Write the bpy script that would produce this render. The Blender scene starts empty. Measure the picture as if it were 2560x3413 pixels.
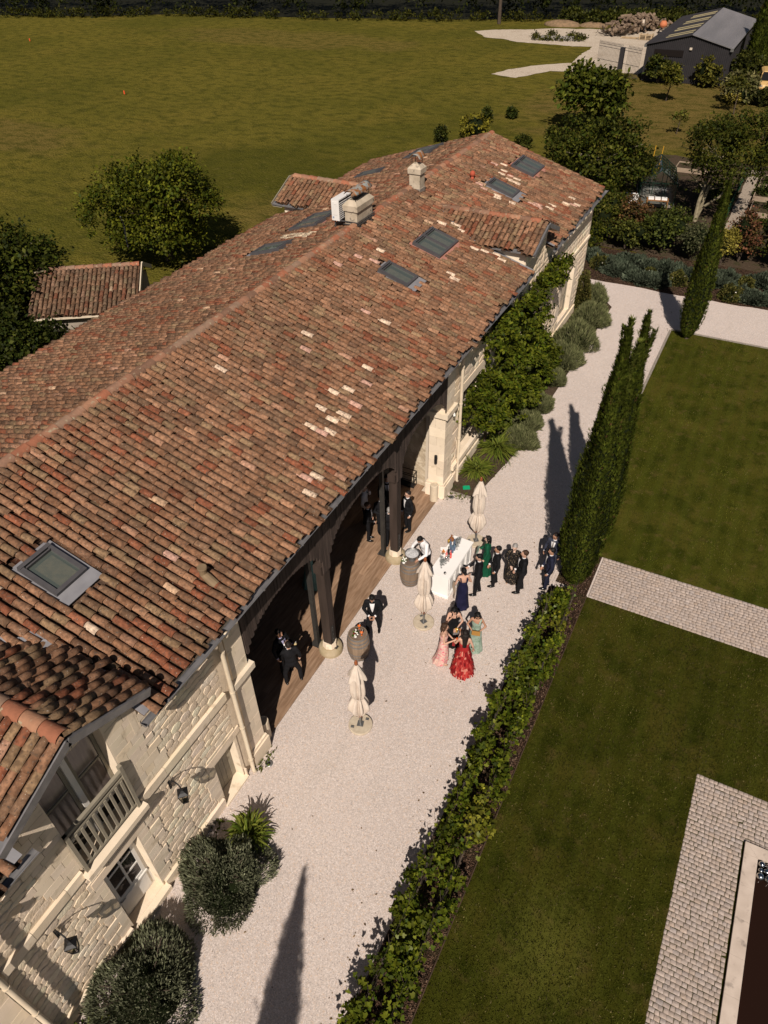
import bpy, bmesh, math, random
import numpy as np
from mathutils import Matrix, Vector
random.seed(7); rng = np.random.default_rng(7)
sc = bpy.context.scene
COL = sc.collection
R = math.radians

# ---------------------------------------------------------------- camera
CAM_H = 17.2
YAW, PIT, ROL = R(-28.459), R(41.291), R(-1.526)
_f = Vector((math.sin(YAW)*math.cos(PIT), math.cos(YAW)*math.cos(PIT), -math.sin(PIT)))
_r = Vector((math.cos(YAW), -math.sin(YAW), 0)); _u = _r.cross(_f)
_r2 = _r*math.cos(ROL)+_u*math.sin(ROL); _u2 = -_r*math.sin(ROL)+_u*math.cos(ROL)
cam_d = bpy.data.cameras.new('camera'); cam = bpy.data.objects.new('camera', cam_d); COL.objects.link(cam)
cam_d.sensor_fit = 'VERTICAL'; cam_d.sensor_height = 36; cam_d.lens = 25.353
cam_d.clip_start = .2; cam_d.clip_end = 2500
cam.matrix_world = Matrix(((_r2.x, _u2.x, -_f.x, 0), (_r2.y, _u2.y, -_f.y, 0), (_r2.z, _u2.z, -_f.z, CAM_H), (0, 0, 0, 1)))
sc.camera = cam
CAMP = np.array([0, 0, CAM_H]); CR, CU, CF = np.array(_r2), np.array(_u2), np.array(_f)
def in_frame(P, margin=0.0):
    d = np.asarray(P)-CAMP; z = d@CF; k = 25.353/36*2
    return (z > .3) & (abs(d@CR*k/z) < .75+margin) & (abs(d@CU*k/z) < 1+margin)

# ---------------------------------------------------------------- light
SUN_EL, SUN_AZ = R(44.5), math.atan2(.37, -.93)      # horizontal direction towards the sun (x, y) = (.37, -.93)
sx, sy = .37, -.93
sd = Vector((sx*math.cos(SUN_EL), sy*math.cos(SUN_EL), math.sin(SUN_EL))).normalized()
sun_d = bpy.data.lights.new('sun', 'SUN'); sun_d.energy = 5.0; sun_d.angle = R(.55); sun_d.color = (1, .9, .8)
sun = bpy.data.objects.new('sun', sun_d); COL.objects.link(sun); sun.location = (10, -30, 40)
sun.rotation_euler = sd.to_track_quat('Z', 'Y').to_euler()
W = bpy.data.worlds.new('World'); sc.world = W; W.use_nodes = True
nt = W.node_tree; bg = nt.nodes['Background']; sky = nt.nodes.new('ShaderNodeTexSky'); sky.sky_type = 'NISHITA'
sky.sun_disc = False; sky.sun_elevation = SUN_EL; sky.sun_rotation = math.atan2(sx, sy) % (2*math.pi)
sky.air_density = .6; sky.dust_density = .5; sky.ozone_density = 1.0
wb = nt.nodes.new('ShaderNodeMix'); wb.data_type = 'RGBA'; wb.blend_type = 'MULTIPLY'; wb.inputs[0].default_value = 1; wb.inputs[7].default_value = (1, .9, .78, 1)   # warm white balance, whole sky alike
nt.links.new(sky.outputs[0], wb.inputs[6]); nt.links.new(wb.outputs[2], bg.inputs[0]); bg.inputs[1].default_value = .05
sc.view_settings.view_transform = 'Standard'; sc.view_settings.look = 'None'
sc.view_settings.exposure = 0.0; sc.view_settings.gamma = 1
sc.render.engine = 'CYCLES'
sc.cycles.max_bounces = 5; sc.cycles.diffuse_bounces = 2; sc.cycles.glossy_bounces = 2; sc.cycles.transmission_bounces = 3
sc.cycles.transparent_max_bounces = 16; sc.cycles.caustics_reflective = False; sc.cycles.caustics_refractive = False

# ---------------------------------------------------------------- helpers
ROOTM = {}
def tag(o, label=None, cat=None, group=None, kind=None):
    if label: o['label'] = label
    if cat: o['category'] = cat
    if group: o['group'] = group
    if kind: o['kind'] = kind
    return o
def thing(name, label, cat, loc=(0, 0, 0), rz=0., group=None):
    o = bpy.data.objects.new(name, None); COL.objects.link(o); o.empty_display_size = .2
    o.location = loc; o.rotation_euler = (0, 0, rz)
    ROOTM[o.name] = Matrix.Translation(loc) @ Matrix.Rotation(rz, 4, 'Z')
    return tag(o, label, cat, group)
def link(name, me, mats, parent=None, world=False, kind=None):
    o = bpy.data.objects.new(name, me); COL.objects.link(o)
    if mats is not None:
        if not isinstance(mats, (list, tuple)): mats = [mats]
        if not me.materials:
            for m in mats: me.materials.append(m)
    if parent is not None:
        o.parent = parent
        if world and parent.name in ROOTM: o.matrix_parent_inverse = ROOTM[parent.name].inverted()
    if kind: o['kind'] = kind
    return o
def copy_tree(o, parent=None):
    c = o.copy(); COL.objects.link(c)
    if parent is not None: c.parent = parent
    for ch in list(o.children): copy_tree(ch, c)
    return c
def place(o, loc, rz=0.):
    o.location = loc; o.rotation_euler = (0, 0, rz); ROOTM[o.name] = Matrix.Translation(loc) @ Matrix.Rotation(rz, 4, 'Z')

class MB:
    def __init__(s): s.v = []; s.f = []; s.c = []; s.m = []
    def add(s, vs, fs, col=(1, 1, 1), mi=0):
        b = len(s.v); s.v += [tuple(p) for p in vs]; s.f += [tuple(b+i for i in f) for f in fs]
        s.c += [col]*len(fs); s.m += [mi]*len(fs); return s
    def box(s, x0, x1, y0, y1, z0, z1, col=(1, 1, 1), mi=0):
        return s.add([(x0, y0, z0), (x1, y0, z0), (x1, y1, z0), (x0, y1, z0), (x0, y0, z1), (x1, y0, z1), (x1, y1, z1), (x0, y1, z1)],
                     [(0, 3, 2, 1), (4, 5, 6, 7), (0, 1, 5, 4), (1, 2, 6, 5), (2, 3, 7, 6), (3, 0, 4, 7)], col, mi)
    def bar(s, a, b, w, h=None, col=(1, 1, 1), mi=0, up=(0, 0, 1)):
        h = h or w; a = Vector(a); b = Vector(b); d = (b-a).normalized(); u = Vector(up)
        if abs(d.dot(u)) > .95: u = Vector((0, 1, 0))
        r = d.cross(u).normalized()*w/2; u = r.cross(d).normalized()*h/2
        P = [a-r-u, a+r-u, a+r+u, a-r+u, b-r-u, b+r-u, b+r+u, b-r+u]
        return s.add(P, [(0, 1, 2, 3), (7, 6, 5, 4), (0, 4, 5, 1), (1, 5, 6, 2), (2, 6, 7, 3), (3, 7, 4, 0)], col, mi)
    def tube(s, pts, rad, n=8, col=(1, 1, 1), mi=0, cap=True):
        pts = [Vector(p) for p in pts]; k = len(pts); rs = rad if isinstance(rad, (list, tuple)) else [rad]*k
        b = []; ref = None
        for i, p in enumerate(pts):
            d = (pts[min(i+1, k-1)]-pts[max(i-1, 0)])
            d = d.normalized() if d.length > 1e-9 else Vector((0, 0, 1))
            if ref is None: ref = Vector((1, 0, 0)) if abs(d.x) < .8 else Vector((0, 1, 0))
            r = (ref-d*ref.dot(d)).normalized(); ref = r; q = d.cross(r)
            b += [p+(r*math.cos(2*math.pi*j/n)+q*math.sin(2*math.pi*j/n))*rs[i] for j in range(n)]
        f = [(i*n+j, i*n+(j+1) % n, (i+1)*n+(j+1) % n, (i+1)*n+j) for i in range(k-1) for j in range(n)]
        if cap: f += [tuple(reversed(range(n))), tuple(range((k-1)*n, k*n))]
        return s.add(b, f, col, mi)
    def lathe(s, prof, n=16, c=(0, 0, 0), col=(1, 1, 1), mi=0, sx=1, sy=1, wob=None, cap=True):
        v = []
        for i, (r, z) in enumerate(prof):
            for j in range(n):
                a = 2*math.pi*j/n; rr = r*(wob(a, i/(len(prof)-1)) if wob else 1)
                v.append((c[0]+rr*math.cos(a)*sx, c[1]+rr*math.sin(a)*sy, c[2]+z))
        k = len(prof)
        f = [(i*n+j, i*n+(j+1) % n, (i+1)*n+(j+1) % n, (i+1)*n+j) for i in range(k-1) for j in range(n)]
        if cap: f += [tuple(reversed(range(n))), tuple(range((k-1)*n, k*n))]
        return s.add(v, f, col, mi)
    def ell(s, c, r, n=10, m=7, col=(1, 1, 1), mi=0, M=None):
        v = []; k = m
        for i in range(m+1):
            t = math.pi*i/m
            for j in range(n):
                a = 2*math.pi*j/n; p = Vector((math.sin(t)*math.cos(a)*r[0], math.sin(t)*math.sin(a)*r[1], math.cos(t)*r[2]))
                if M is not None: p = M @ p
                v.append((c[0]+p.x, c[1]+p.y, c[2]+p.z))
        f = [(i*n+j, (i+1)*n+j, (i+1)*n+(j+1) % n, i*n+(j+1) % n) for i in range(m) for j in range(n)]
        return s.add(v, f, col, mi)
    def prism(s, poly, z0, z1, col=(1, 1, 1), mi=0):
        n = len(poly)
        return s.add([(x, y, z0) for x, y in poly]+[(x, y, z1) for x, y in poly],
                     [tuple(reversed(range(n))), tuple(range(n, 2*n))]+[(i, (i+1) % n, n+(i+1) % n, n+i) for i in range(n)], col, mi)
    def mesh(s, name, smooth=False):
        me = bpy.data.meshes.new(name); me.from_pydata(s.v, [], s.f)
        if True:
            a = me.attributes.new('tint', 'FLOAT_COLOR', 'FACE')
            a.data.foreach_set('color', np.array([(*c, 1) for c in s.c], dtype=np.float32).ravel())
        if any(s.m): me.polygons.foreach_set('material_index', np.array(s.m, dtype=np.int32))
        if smooth: me.polygons.foreach_set('use_smooth', np.ones(len(s.f), dtype=bool))
        me.update(); return me
    def build(s, name, mats, parent=None, world=False, smooth=False, kind=None):
        return link(name, s.mesh(name, smooth), mats, parent, world, kind)

def np_mesh(name, V, F, cols=None, smooth=False):
    """V (n,3), F (m,k) same-size faces, cols (m,3)"""
    V = np.asarray(V, dtype=np.float32); F = np.asarray(F, dtype=np.int32); m, k = F.shape
    me = bpy.data.meshes.new(name); me.vertices.add(len(V)); me.vertices.foreach_set('co', V.ravel())
    me.loops.add(m*k); me.loops.foreach_set('vertex_index', F.ravel()); me.polygons.add(m)
    me.polygons.foreach_set('loop_start', np.arange(m, dtype=np.int32)*k)
    if cols is not None:
        a = me.attributes.new('tint', 'FLOAT_COLOR', 'FACE')
        c = np.ones((m, 4), dtype=np.float32); c[:, :3] = cols; a.data.foreach_set('color', c.ravel())
    if smooth: me.polygons.foreach_set('use_smooth', np.ones(m, dtype=bool))
    me.update(calc_edges=True); me.validate(); return me
def instance(tv, tf, M, cols=None):
    """template verts (t,3), quad faces (q,4), matrices (N,4,4), cols (N,3) -> V, F, C"""
    tv = np.asarray(tv, float); tf = np.asarray(tf, int); N = len(M)
    V = np.einsum('nij,tj->nti', M[:, :3, :3], tv)+M[:, None, :3, 3]
    F = (tf[None]+(np.arange(N)*len(tv))[:, None, None]).reshape(-1, tf.shape[1])
    C = None if cols is None else np.repeat(np.asarray(cols, float), len(tf), axis=0)
    return V.reshape(-1, 3), F, C
def frames(P, X, Y, Z, s=None):
    M = np.zeros((len(P), 4, 4)); M[:, :3, 0] = X; M[:, :3, 1] = Y; M[:, :3, 2] = Z; M[:, :3, 3] = P; M[:, 3, 3] = 1
    if s is not None: M[:, :3, :3] *= np.asarray(s)[:, None, :] if np.ndim(s) == 2 else np.asarray(s)[:, None, None]
    return M
def nrm(a): return a/np.maximum(np.linalg.norm(a, axis=-1, keepdims=True), 1e-9)

# ---------------------------------------------------------------- materials
def mat(name, c1, c2=None, scale=6., rough=.85, bump=0., bscale=None, spec=.12, metal=0., tint=None, detail=5., lo=.35, hi=.65,
        c3=None, s3=40., t3=(.62, .7), c4=None, s4=30., t4=(.6, .7), tamt=1., trans=0., bdist=.02, stretch=None, sss=None):
    """procedural surface: noise between c1 and c2, spots c3, optional per-piece tint (attribute 'attr' or object colour 'obj'), bump"""
    m = bpy.data.materials.new(name); m.use_nodes = True; t = m.node_tree; n = t.nodes; L = t.links
    b = n['Principled BSDF']; b.inputs['Roughness'].default_value = rough; b.inputs['Metallic'].default_value = metal
    b.inputs['Specular IOR Level'].default_value = spec
    geo = n.new('ShaderNodeNewGeometry'); pos = geo.outputs['Position']
    if stretch:
        vm = n.new('ShaderNodeVectorMath'); vm.operation = 'MULTIPLY'; vm.inputs[1].default_value = stretch; L.new(pos, vm.inputs[0]); pos = vm.outputs[0]
    def noise(s, d=detail):
        x = n.new('ShaderNodeTexNoise'); x.inputs['Scale'].default_value = s; x.inputs['Detail'].default_value = d; L.new(pos, x.inputs['Vector']); return x.outputs['Fac']
    def remap(v, a, c):
        x = n.new('ShaderNodeMapRange'); x.inputs[1].default_value = a; x.inputs[2].default_value = c; L.new(v, x.inputs[0]); return x.outputs[0]
    def mix(f, A, B, bt='MIX'):
        x = n.new('ShaderNodeMix'); x.data_type = 'RGBA'; x.blend_type = bt
        if isinstance(f, float): x.inputs[0].default_value = f
        else: L.new(f, x.inputs[0])
        for k, q in ((6, A), (7, B)):
            if isinstance(q, tuple): x.inputs[k].default_value = (*q, 1)
            else: L.new(q, x.inputs[k])
        return x.outputs[2]
    c2 = c2 or c1
    col = mix(remap(noise(scale), lo, hi), c1, c2)
    if tint:
        if tint == 'obj': oi = n.new('ShaderNodeObjectInfo'); tc = oi.outputs['Color']
        else: at = n.new('ShaderNodeAttribute'); at.attribute_name = 'tint'; tc = at.outputs['Color']
        col = mix(tamt, col, tc, 'MULTIPLY')
    if c3: col = mix(remap(noise(s3, 3.), *t3), col, c3)
    if c4: col = mix(remap(noise(s4, 4.), *t4), col, c4)
    L.new(col, b.inputs['Base Color'])
    if bump:
        bn = n.new('ShaderNodeBump'); bn.inputs['Strength'].default_value = bump; bn.inputs['Distance'].default_value = bdist
        L.new(noise(bscale or scale*4), bn.inputs['Height']); L.new(bn.outputs[0], b.inputs['Normal'])
    if trans:
        tr = n.new('ShaderNodeBsdfTranslucent'); L.new(col, tr.inputs[0]); ms = n.new('ShaderNodeMixShader'); ms.inputs[0].default_value = trans
        L.new(b.outputs[0], ms.inputs[1]); L.new(tr.outputs[0], ms.inputs[2]); L.new(ms.outputs[0], n['Material Output'].inputs[0])
    return m
def glassy(name, col, rough=.05, spec=.6):
    m = bpy.data.materials.new(name); m.use_nodes = True; b = m.node_tree.nodes['Principled BSDF']
    b.inputs['Base Color'].default_value = (*col, 1); b.inputs['Roughness'].default_value = rough; b.inputs['Specular IOR Level'].default_value = spec
    return m
def clear_glass(name, tintc=(1, 1, 1), fac=.15, rough=.02):
    m = bpy.data.materials.new(name); m.use_nodes = True; t = m.node_tree; n = t.nodes; L = t.links
    tr = n.new('ShaderNodeBsdfTransparent'); tr.inputs[0].default_value = (*tintc, 1); gl = n.new('ShaderNodeBsdfGlossy'); gl.inputs['Roughness'].default_value = rough
    lw = n.new('ShaderNodeLayerWeight'); lw.inputs[0].default_value = .25; ad = n.new('ShaderNodeMath'); ad.operation = 'MULTIPLY_ADD'; ad.inputs[1].default_value = .5; ad.inputs[2].default_value = fac; L.new(lw.outputs['Facing'], ad.inputs[0])
    mx = n.new('ShaderNodeMixShader'); L.new(ad.outputs[0], mx.inputs[0]); L.new(tr.outputs[0], mx.inputs[1]); L.new(gl.outputs[0], mx.inputs[2]); L.new(mx.outputs[0], n['Material Output'].inputs[0])
    n.remove(n['Principled BSDF']); return m
# ================================================================ ground
def layered(name, base, layers, rough=.9, bump=.3, bscale=30., bdist=.02, spec=.0, vor=None, tint=False):
    m = bpy.data.materials.new(name); m.use_nodes = True; t = m.node_tree; n = t.nodes; L = t.links
    b = n['Principled BSDF']; b.inputs['Roughness'].default_value = rough; b.inputs['Specular IOR Level'].default_value = spec
    geo = n.new('ShaderNodeNewGeometry'); pos0 = geo.outputs['Position']
    def st(v):
        if not v: return pos0
        x = n.new('ShaderNodeVectorMath'); x.operation = 'MULTIPLY'; x.inputs[1].default_value = v; L.new(pos0, x.inputs[0]); return x.outputs[0]
    col = None
    rgb = n.new('ShaderNodeRGB'); rgb.outputs[0].default_value = (*base, 1); col = rgb.outputs[0]
    if tint:
        at = n.new('ShaderNodeAttribute'); at.attribute_name = 'tint'; mx = n.new('ShaderNodeMix'); mx.data_type = 'RGBA'; mx.blend_type = 'MULTIPLY'; mx.inputs[0].default_value = 1
        L.new(col, mx.inputs[6]); L.new(at.outputs['Color'], mx.inputs[7]); col = mx.outputs[2]
    for ly in layers:
        k = ly.get('kind', 'noise')
        if k == 'noise':
            x = n.new('ShaderNodeTexNoise'); x.inputs['Scale'].default_value = ly['scale']; x.inputs['Detail'].default_value = ly.get('detail', 4.); x.inputs['Roughness'].default_value = ly.get('nr', .55); L.new(st(ly.get('stretch')), x.inputs['Vector']); f = x.outputs['Fac']
        elif k == 'cell':
            x = n.new('ShaderNodeTexVoronoi'); x.inputs['Scale'].default_value = ly['scale']; L.new(st(ly.get('stretch')), x.inputs['Vector']); sp = n.new('ShaderNodeSeparateColor'); L.new(x.outputs['Color'], sp.inputs[0]); f = sp.outputs[0]
        elif k == 'edge':
            x = n.new('ShaderNodeTexVoronoi'); x.inputs['Scale'].default_value = ly['scale']; L.new(st(ly.get('stretch')), x.inputs['Vector']); f = x.outputs['Distance']
        elif k == 'wave':
            x = n.new('ShaderNodeTexWave'); x.inputs['Scale'].default_value = ly['scale']; x.inputs['Distortion'].default_value = ly.get('dist', 3.); x.inputs['Detail'].default_value = 3; x.bands_direction = ly.get('dir', 'X'); L.new(st(ly.get('stretch')), x.inputs['Vector']); f = x.outputs['Fac']
        elif k == 'blob':   # a patch of other ground cover centred at c with radii r, ragged by noise
            v = n.new('ShaderNodeVectorMath'); v.operation = 'SUBTRACT'; v.inputs[1].default_value = (*ly['c'], 0); L.new(pos0, v.inputs[0])
            v2 = n.new('ShaderNodeVectorMath'); v2.operation = 'DIVIDE'; v2.inputs[1].default_value = (*ly['r'], 1e3); L.new(v.outputs[0], v2.inputs[0])
            le = n.new('ShaderNodeVectorMath'); le.operation = 'LENGTH'; L.new(v2.outputs[0], le.inputs[0])
            x = n.new('ShaderNodeTexNoise'); x.inputs['Scale'].default_value = ly['scale']; x.inputs['Detail'].default_value = 5; L.new(pos0, x.inputs['Vector'])
            ma = n.new('ShaderNodeMath'); ma.operation = 'MULTIPLY_ADD'; L.new(x.outputs['Fac'], ma.inputs[0]); ma.inputs[1].default_value = -ly.get('amp', 1.2); L.new(le.outputs['Value'], ma.inputs[2])
            neg = n.new('ShaderNodeMath'); neg.operation = 'MULTIPLY'; neg.inputs[1].default_value = -1; L.new(ma.outputs[0], neg.inputs[0]); f = neg.outputs[0]
        mr = n.new('ShaderNodeMapRange'); mr.inputs[1].default_value = ly['lo']; mr.inputs[2].default_value = ly['hi']; mr.inputs[4].default_value = ly.get('amt', 1.); L.new(f, mr.inputs[0])
        mx = n.new('ShaderNodeMix'); mx.data_type = 'RGBA'; mx.blend_type = ly.get('blend', 'MIX'); L.new(mr.outputs[0], mx.inputs[0]); L.new(col, mx.inputs[6]); mx.inputs[7].default_value = (*ly['col'], 1); col = mx.outputs[2]
    L.new(col, b.inputs['Base Color'])
    if bump:
        bn = n.new('ShaderNodeBump'); bn.inputs['Strength'].default_value = bump; bn.inputs['Distance'].default_value = bdist
        if vor:
            x = n.new('ShaderNodeTexVoronoi'); x.inputs['Scale'].default_value = vor; L.new(pos0, x.inputs['Vector']); L.new(x.outputs['Distance'], bn.inputs['Height'])
        else:
            x = n.new('ShaderNodeTexNoise'); x.inputs['Scale'].default_value = bscale; x.inputs['Detail'].default_value = 5; L.new(pos0, x.inputs['Vector']); L.new(x.outputs['Fac'], bn.inputs['Height'])
        L.new(bn.outputs[0], b.inputs['Normal'])
    return m
DRY = (.175, .118, .04)
M_field = layered('field grass', (.152, .127, .022), [
    dict(col=(.106, .097, .016), scale=.055, lo=.42, hi=.62, detail=6.),
    dict(col=(.165, .13, .024), scale=.12, lo=.5, hi=.72, detail=7.),
    dict(col=DRY, kind='blob', c=(-12, 82), r=(16, 20), scale=.25, lo=-.45, hi=-.05, amp=1.1, amt=.75),
    dict(col=DRY, kind='blob', c=(-70, 48), r=(16, 7), scale=.3, lo=-.4, hi=.0, amp=1.2, amt=.55),
    dict(col=DRY, kind='blob', c=(-27, 42), r=(9, 5), scale=.3, lo=-.4, hi=.05, amp=1.1, amt=.6),
    dict(col=DRY, kind='blob', c=(-70, 104), r=(26, 8), scale=.2, lo=-.35, hi=.0, amp=1.2, amt=.45),
    dict(col=(.035, .045, .006), kind='blob', c=(-37, 50), r=(12, 9), scale=.25, lo=-.4, hi=.1, amp=1.2, amt=.55),
    dict(col=(.06, .06, .011), scale=.9, lo=.46, hi=.62, detail=8., nr=.65, stretch=(.75, 1.1, 1), amt=.8),
    dict(col=(.17, .135, .04), scale=2.6, lo=.58, hi=.75, detail=6., stretch=(.6, 1.2, 1), amt=.7),
    dict(col=(.03, .036, .005), scale=9., lo=.5, hi=.74, detail=4., amt=.75),
    dict(col=(.2, .16, .055), scale=14., lo=.58, hi=.72, detail=3., amt=.6)], bump=.9, bscale=7., bdist=.25)
def lawn_mat(name, g, clover): return layered(name, (.034*g, .035*g, .0045*g), [
    dict(col=(.052*g, .045*g, .008*g), scale=.45, lo=.46, hi=.6, detail=8.),
    dict(col=(.017*g, .021*g, .0024*g), scale=1.1, lo=.48, hi=.62, detail=8., amt=.95), dict(col=(.05*g, .056*g, .008*g), kind='wave', scale=.55, lo=.4, hi=.9, dist=2., stretch=(1, .05, 1), amt=.35),
    dict(col=(.07*g, .05*g, .017*g), scale=2.3, lo=.56, hi=.7, detail=7., amt=.7),
    dict(col=(.022*g, .026*g, .003*g), scale=26., lo=.45, hi=.7, detail=4., amt=.7),
    dict(col=(.1*g, .1*g, .018*g), kind='blob', c=(.2, 6.2), r=(1.1, 1.6), scale=9., lo=-.2, hi=.9, amp=1.7, amt=clover),
    dict(col=(.062*g, .06*g, .011*g), scale=40., lo=.55, hi=.7, detail=3., amt=.8)], bump=.8, bscale=60., bdist=.03)
M_lawn = lawn_mat('lawn turf', 1.15, .6); M_lawn2 = lawn_mat('lawn turf view-brightened', 1.5, 0.)  # upper turf brightened to paint its lighter look at a flatter view
M_gravel = layered('pale gravel', (.59, .505, .455), [
    dict(col=(.5, .425, .385), scale=.35, lo=.42, hi=.68, detail=6., amt=.55), dict(col=(.44, .38, .33), scale=1.4, lo=.54, hi=.74, detail=7., amt=.4, stretch=(1, .4, 1)),
    dict(col=(.76, .67, .62), kind='cell', scale=44., lo=.5, hi=.95, amt=.8),
    dict(col=(.34, .29, .265), kind='cell', scale=56., lo=.68, hi=.95, amt=.75),
    dict(col=(.62, .47, .36), kind='cell', scale=38., lo=.86, hi=.95, amt=.7),
    dict(col=(.30, .25, .22), scale=42., lo=.56, hi=.7, detail=4., nr=.7, amt=.6),
    dict(col=(.48, .41, .36), scale=9., lo=.55, hi=.7, detail=6., amt=.35)], bump=.45, bscale=75., bdist=.02, rough=.95, spec=.1)
M_white = layered('crushed limestone', (.48, .4, .31), [
    dict(col=(.4, .32, .24), scale=.5, lo=.5, hi=.7, detail=7.), dict(col=(.22, .19, .1), scale=1.6, lo=.62, hi=.72, detail=6., amt=.7),
    dict(col=(.66, .58, .49), scale=8., lo=.5, hi=.7)], bump=.7, bscale=12., bdist=.08)
M_mulch = layered('bark mulch', (.115, .068, .045), [
    dict(col=(.05, .03, .02), scale=22., lo=.45, hi=.62, stretch=(1, .45, 1)), dict(col=(.24, .16, .11), kind='cell', scale=34., lo=.78, hi=.95, stretch=(1, .4, 1)),
    dict(col=(.03, .02, .014), kind='edge', scale=34., lo=.42, hi=.6, stretch=(1, .4, 1)), dict(col=(.055, .05, .02), scale=1.2, lo=.55, hi=.7, amt=.6)], bump=1., vor=34., bdist=.04)
M_soil = layered('garden soil', (.07, .05, .034), [dict(col=(.035, .04, .015), scale=1.3, lo=.5, hi=.65), dict(col=(.12, .09, .06), scale=14., lo=.55, hi=.7)], bump=.8, bscale=18., bdist=.05)

def ragged(pts, step=1.2, amp=.35, seed=1):
    r = random.Random(seed); out = []
    for i in range(len(pts)):
        a = Vector(pts[i]); b = Vector(pts[(i+1) % len(pts)]); d = b-a; n = max(1, int(d.length/step)); q = Vector((-d.y, d.x)).normalized()
        for k in range(n):
            p = a+d*k/n+q*r.uniform(-amp, amp)*(1 if k else .6); out.append((p.x, p.y))
    return out
def sheet(name, pts, z, m, kind='structure', label=None, cat=None, z0=None):
    b = MB()
    if z0 is None: b.add([(x, y, z) for x, y in pts], [tuple(range(len(pts)))])
    else: b.prism(pts, z0, z)
    o = b.build(name, m); return tag(o, label, cat, kind=kind)
_b = MB(); S = 700
_b.add([(-S, -S, -.05), (S, -S, -.05), (S, S, -.05), (-S, S, -.05)], [(0, 1, 2, 3)])
tag(_b.build('meadow_ground', M_field), 'olive green meadow grass with drier brown patches around the farmhouse', 'meadow', kind='structure')
_b = MB()    # gravel court + lane as one polygon
_b.add([(x, y, 0) for x, y in [(-9.3, -9), (16, -9), (16, 40.0), (-8.4, 40.05), (-9.3, 39.4)]], [(0, 1, 2, 3, 4)])
tag(_b.build('gravel_court', M_gravel), 'pale cream gravel court running along the farmhouse', 'gravel', kind='structure')
LAWNZ = .022
sheet('lower_lawn', [(-1.7, -9), (16, -9), (16, 16.42), (-1.7, 16.42)], LAWNZ, M_lawn, label='dark green lawn between grapevines and pool terrace', cat='lawn', z0=-.04)
sheet('upper_lawn', [(-2.78, 18.4), (16, 18.4), (16, 35.66), (-2.78, 35.66)], LAWNZ, M_lawn2, label='dark green lawn beyond the cobbled path', cat='lawn', z0=-.04)
_soil = [(-2.84, -9), (-1.712, -9), (-1.712, 16.42), (-2.2, 16.6), (-2.84, 16.35)]
sheet('vine_bed_ground', _soil, .03, M_mulch, label='brown mulch strip under the two rows of grapevines', cat='mulch', z0=-.04)
sheet('cypress_bed_ground', [(-2.78, 16.65), (-2.2, 16.62), (-1.72, 16.43), (-1.72, 18.39), (-2.78, 18.39)], .018, M_mulch, label='brown mulch around the foot of the tall cypress', cat='mulch', z0=-.04)
_bed = ragged([(-9.2, 40.02), (16, 39.95), (16, 44.6), (-9.6, 44.9)], 1., .12, 3)
sheet('shrub_bed_ground', _bed, .035, M_mulch, label='long bark mulch bed along the far gravel lane', cat='mulch', z0=-.06)
sheet('kitchen_garden_ground', ragged([(-13, 44.9), (14, 44.7), (14, 66), (-9.5, 66), (-12, 56)], 1.2, .3, 5), -.02, M_soil, label='dark kitchen garden soil behind the shrub border', cat='soil')
sheet('kitchen_garden_path', ragged([(-2.5, 51), (-1.62, 51), (-1.72, 64.5), (-2.45, 64.5)], 1., .05, 6), -.01, layered('beige path', (.34, .28, .22), [dict(col=(.2, .16, .12), scale=6., lo=.5, hi=.7), dict(col=(.45, .4, .34), scale=24., lo=.55, hi=.7)]), label='narrow beige gravel path between the vegetable beds', cat='path')
sheet('wall_bed_ground', [(-7.9, 19.33), (-6.72, 19.33), (-6.3, 22.5), (-6.2, 30), (-6.1, 37), (-7.9, 39.3)], .02, M_soil, label='soil bed with shrubs along the far wall', cat='soil', z0=-.03)
_yard = [(-47, 119), (-43.5, 114.5), (-38, 112.4), (-32.6, 111.6), (-27.6, 112.0), (-27.2, 107), (-27.0, 100.5), (-31, 97), (-33.6, 91), (-30.5, 90), (-27.8, 94.6), (-22.6, 96.3), (-18.0, 97), (-17.6, 116), (-18.5, 131), (-27, 127), (-38, 124.5)]
sheet('limestone_yard', ragged(ragged(_yard, 2.2, .5, 9), .5, .12, 4), -.035, M_white, label='white crushed limestone yard and track by the barn', cat='yard')
sheet('wood_floor', [(-190, 99), (-132, 108.5), (-118, 112), (-103, 119.5), (-77, 123), (-53, 129), (-39, 134), (-10, 139), (40, 140), (40, 420), (-190, 420)], -.03, mat('wood floor painted in shade', (.014, .014, .006), (.008, .008, .004), 1, .95), label='ground under the far wood with its shade painted in', cat='wood floor')  # near-black sheet standing for the shade inside the wood
# thin edging
M_edge = mat('rusty steel edging', (.05, .035, .025), (.09, .055, .035), 8, .8)
M_stonek = mat('grey stone kerb', (.33, .29, .24), (.22, .19, .16), 10, .9, bump=.4)
_e = MB(); _e.box(-1.716, -1.694, -9, 16.42, -.03, .055); tag(_e.build('lawn_edging', M_edge), 'thin dark steel edging between vine bed and lower lawn', 'edging')
_e = MB(); _e.box(-2.872, -2.842, -9, 16.3, -.03, .075); tag(_e.build('bed_edging', M_edge), 'dark edging board between gravel court and vine bed', 'edging')
_e = thing('stone_kerb', 'narrow pale stone kerb round the far corner of the upper lawn', 'kerb', (-2.8, 35.6, 0))
for i in range(22):
    _q = MB(); _q.box(-2.88, -2.79, 18.5+i*.78, 18.5+i*.78+.765, -.03, .06+random.uniform(-.006, .006)); _q.build('kerb_stone', M_stonek, _e, True)
for i in range(20):
    _q = MB(); _q.box(-2.79+i*.9, -2.79+i*.9+.885, 35.67, 35.76, -.03, .06+random.uniform(-.006, .006)); _q.build('kerb_stone', M_stonek, _e, True)
_e = thing('bed_kerb', 'short pale kerb closing the shrub bed beside the far umbrella', 'kerb', (-7.2, 19.3, 0))
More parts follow.
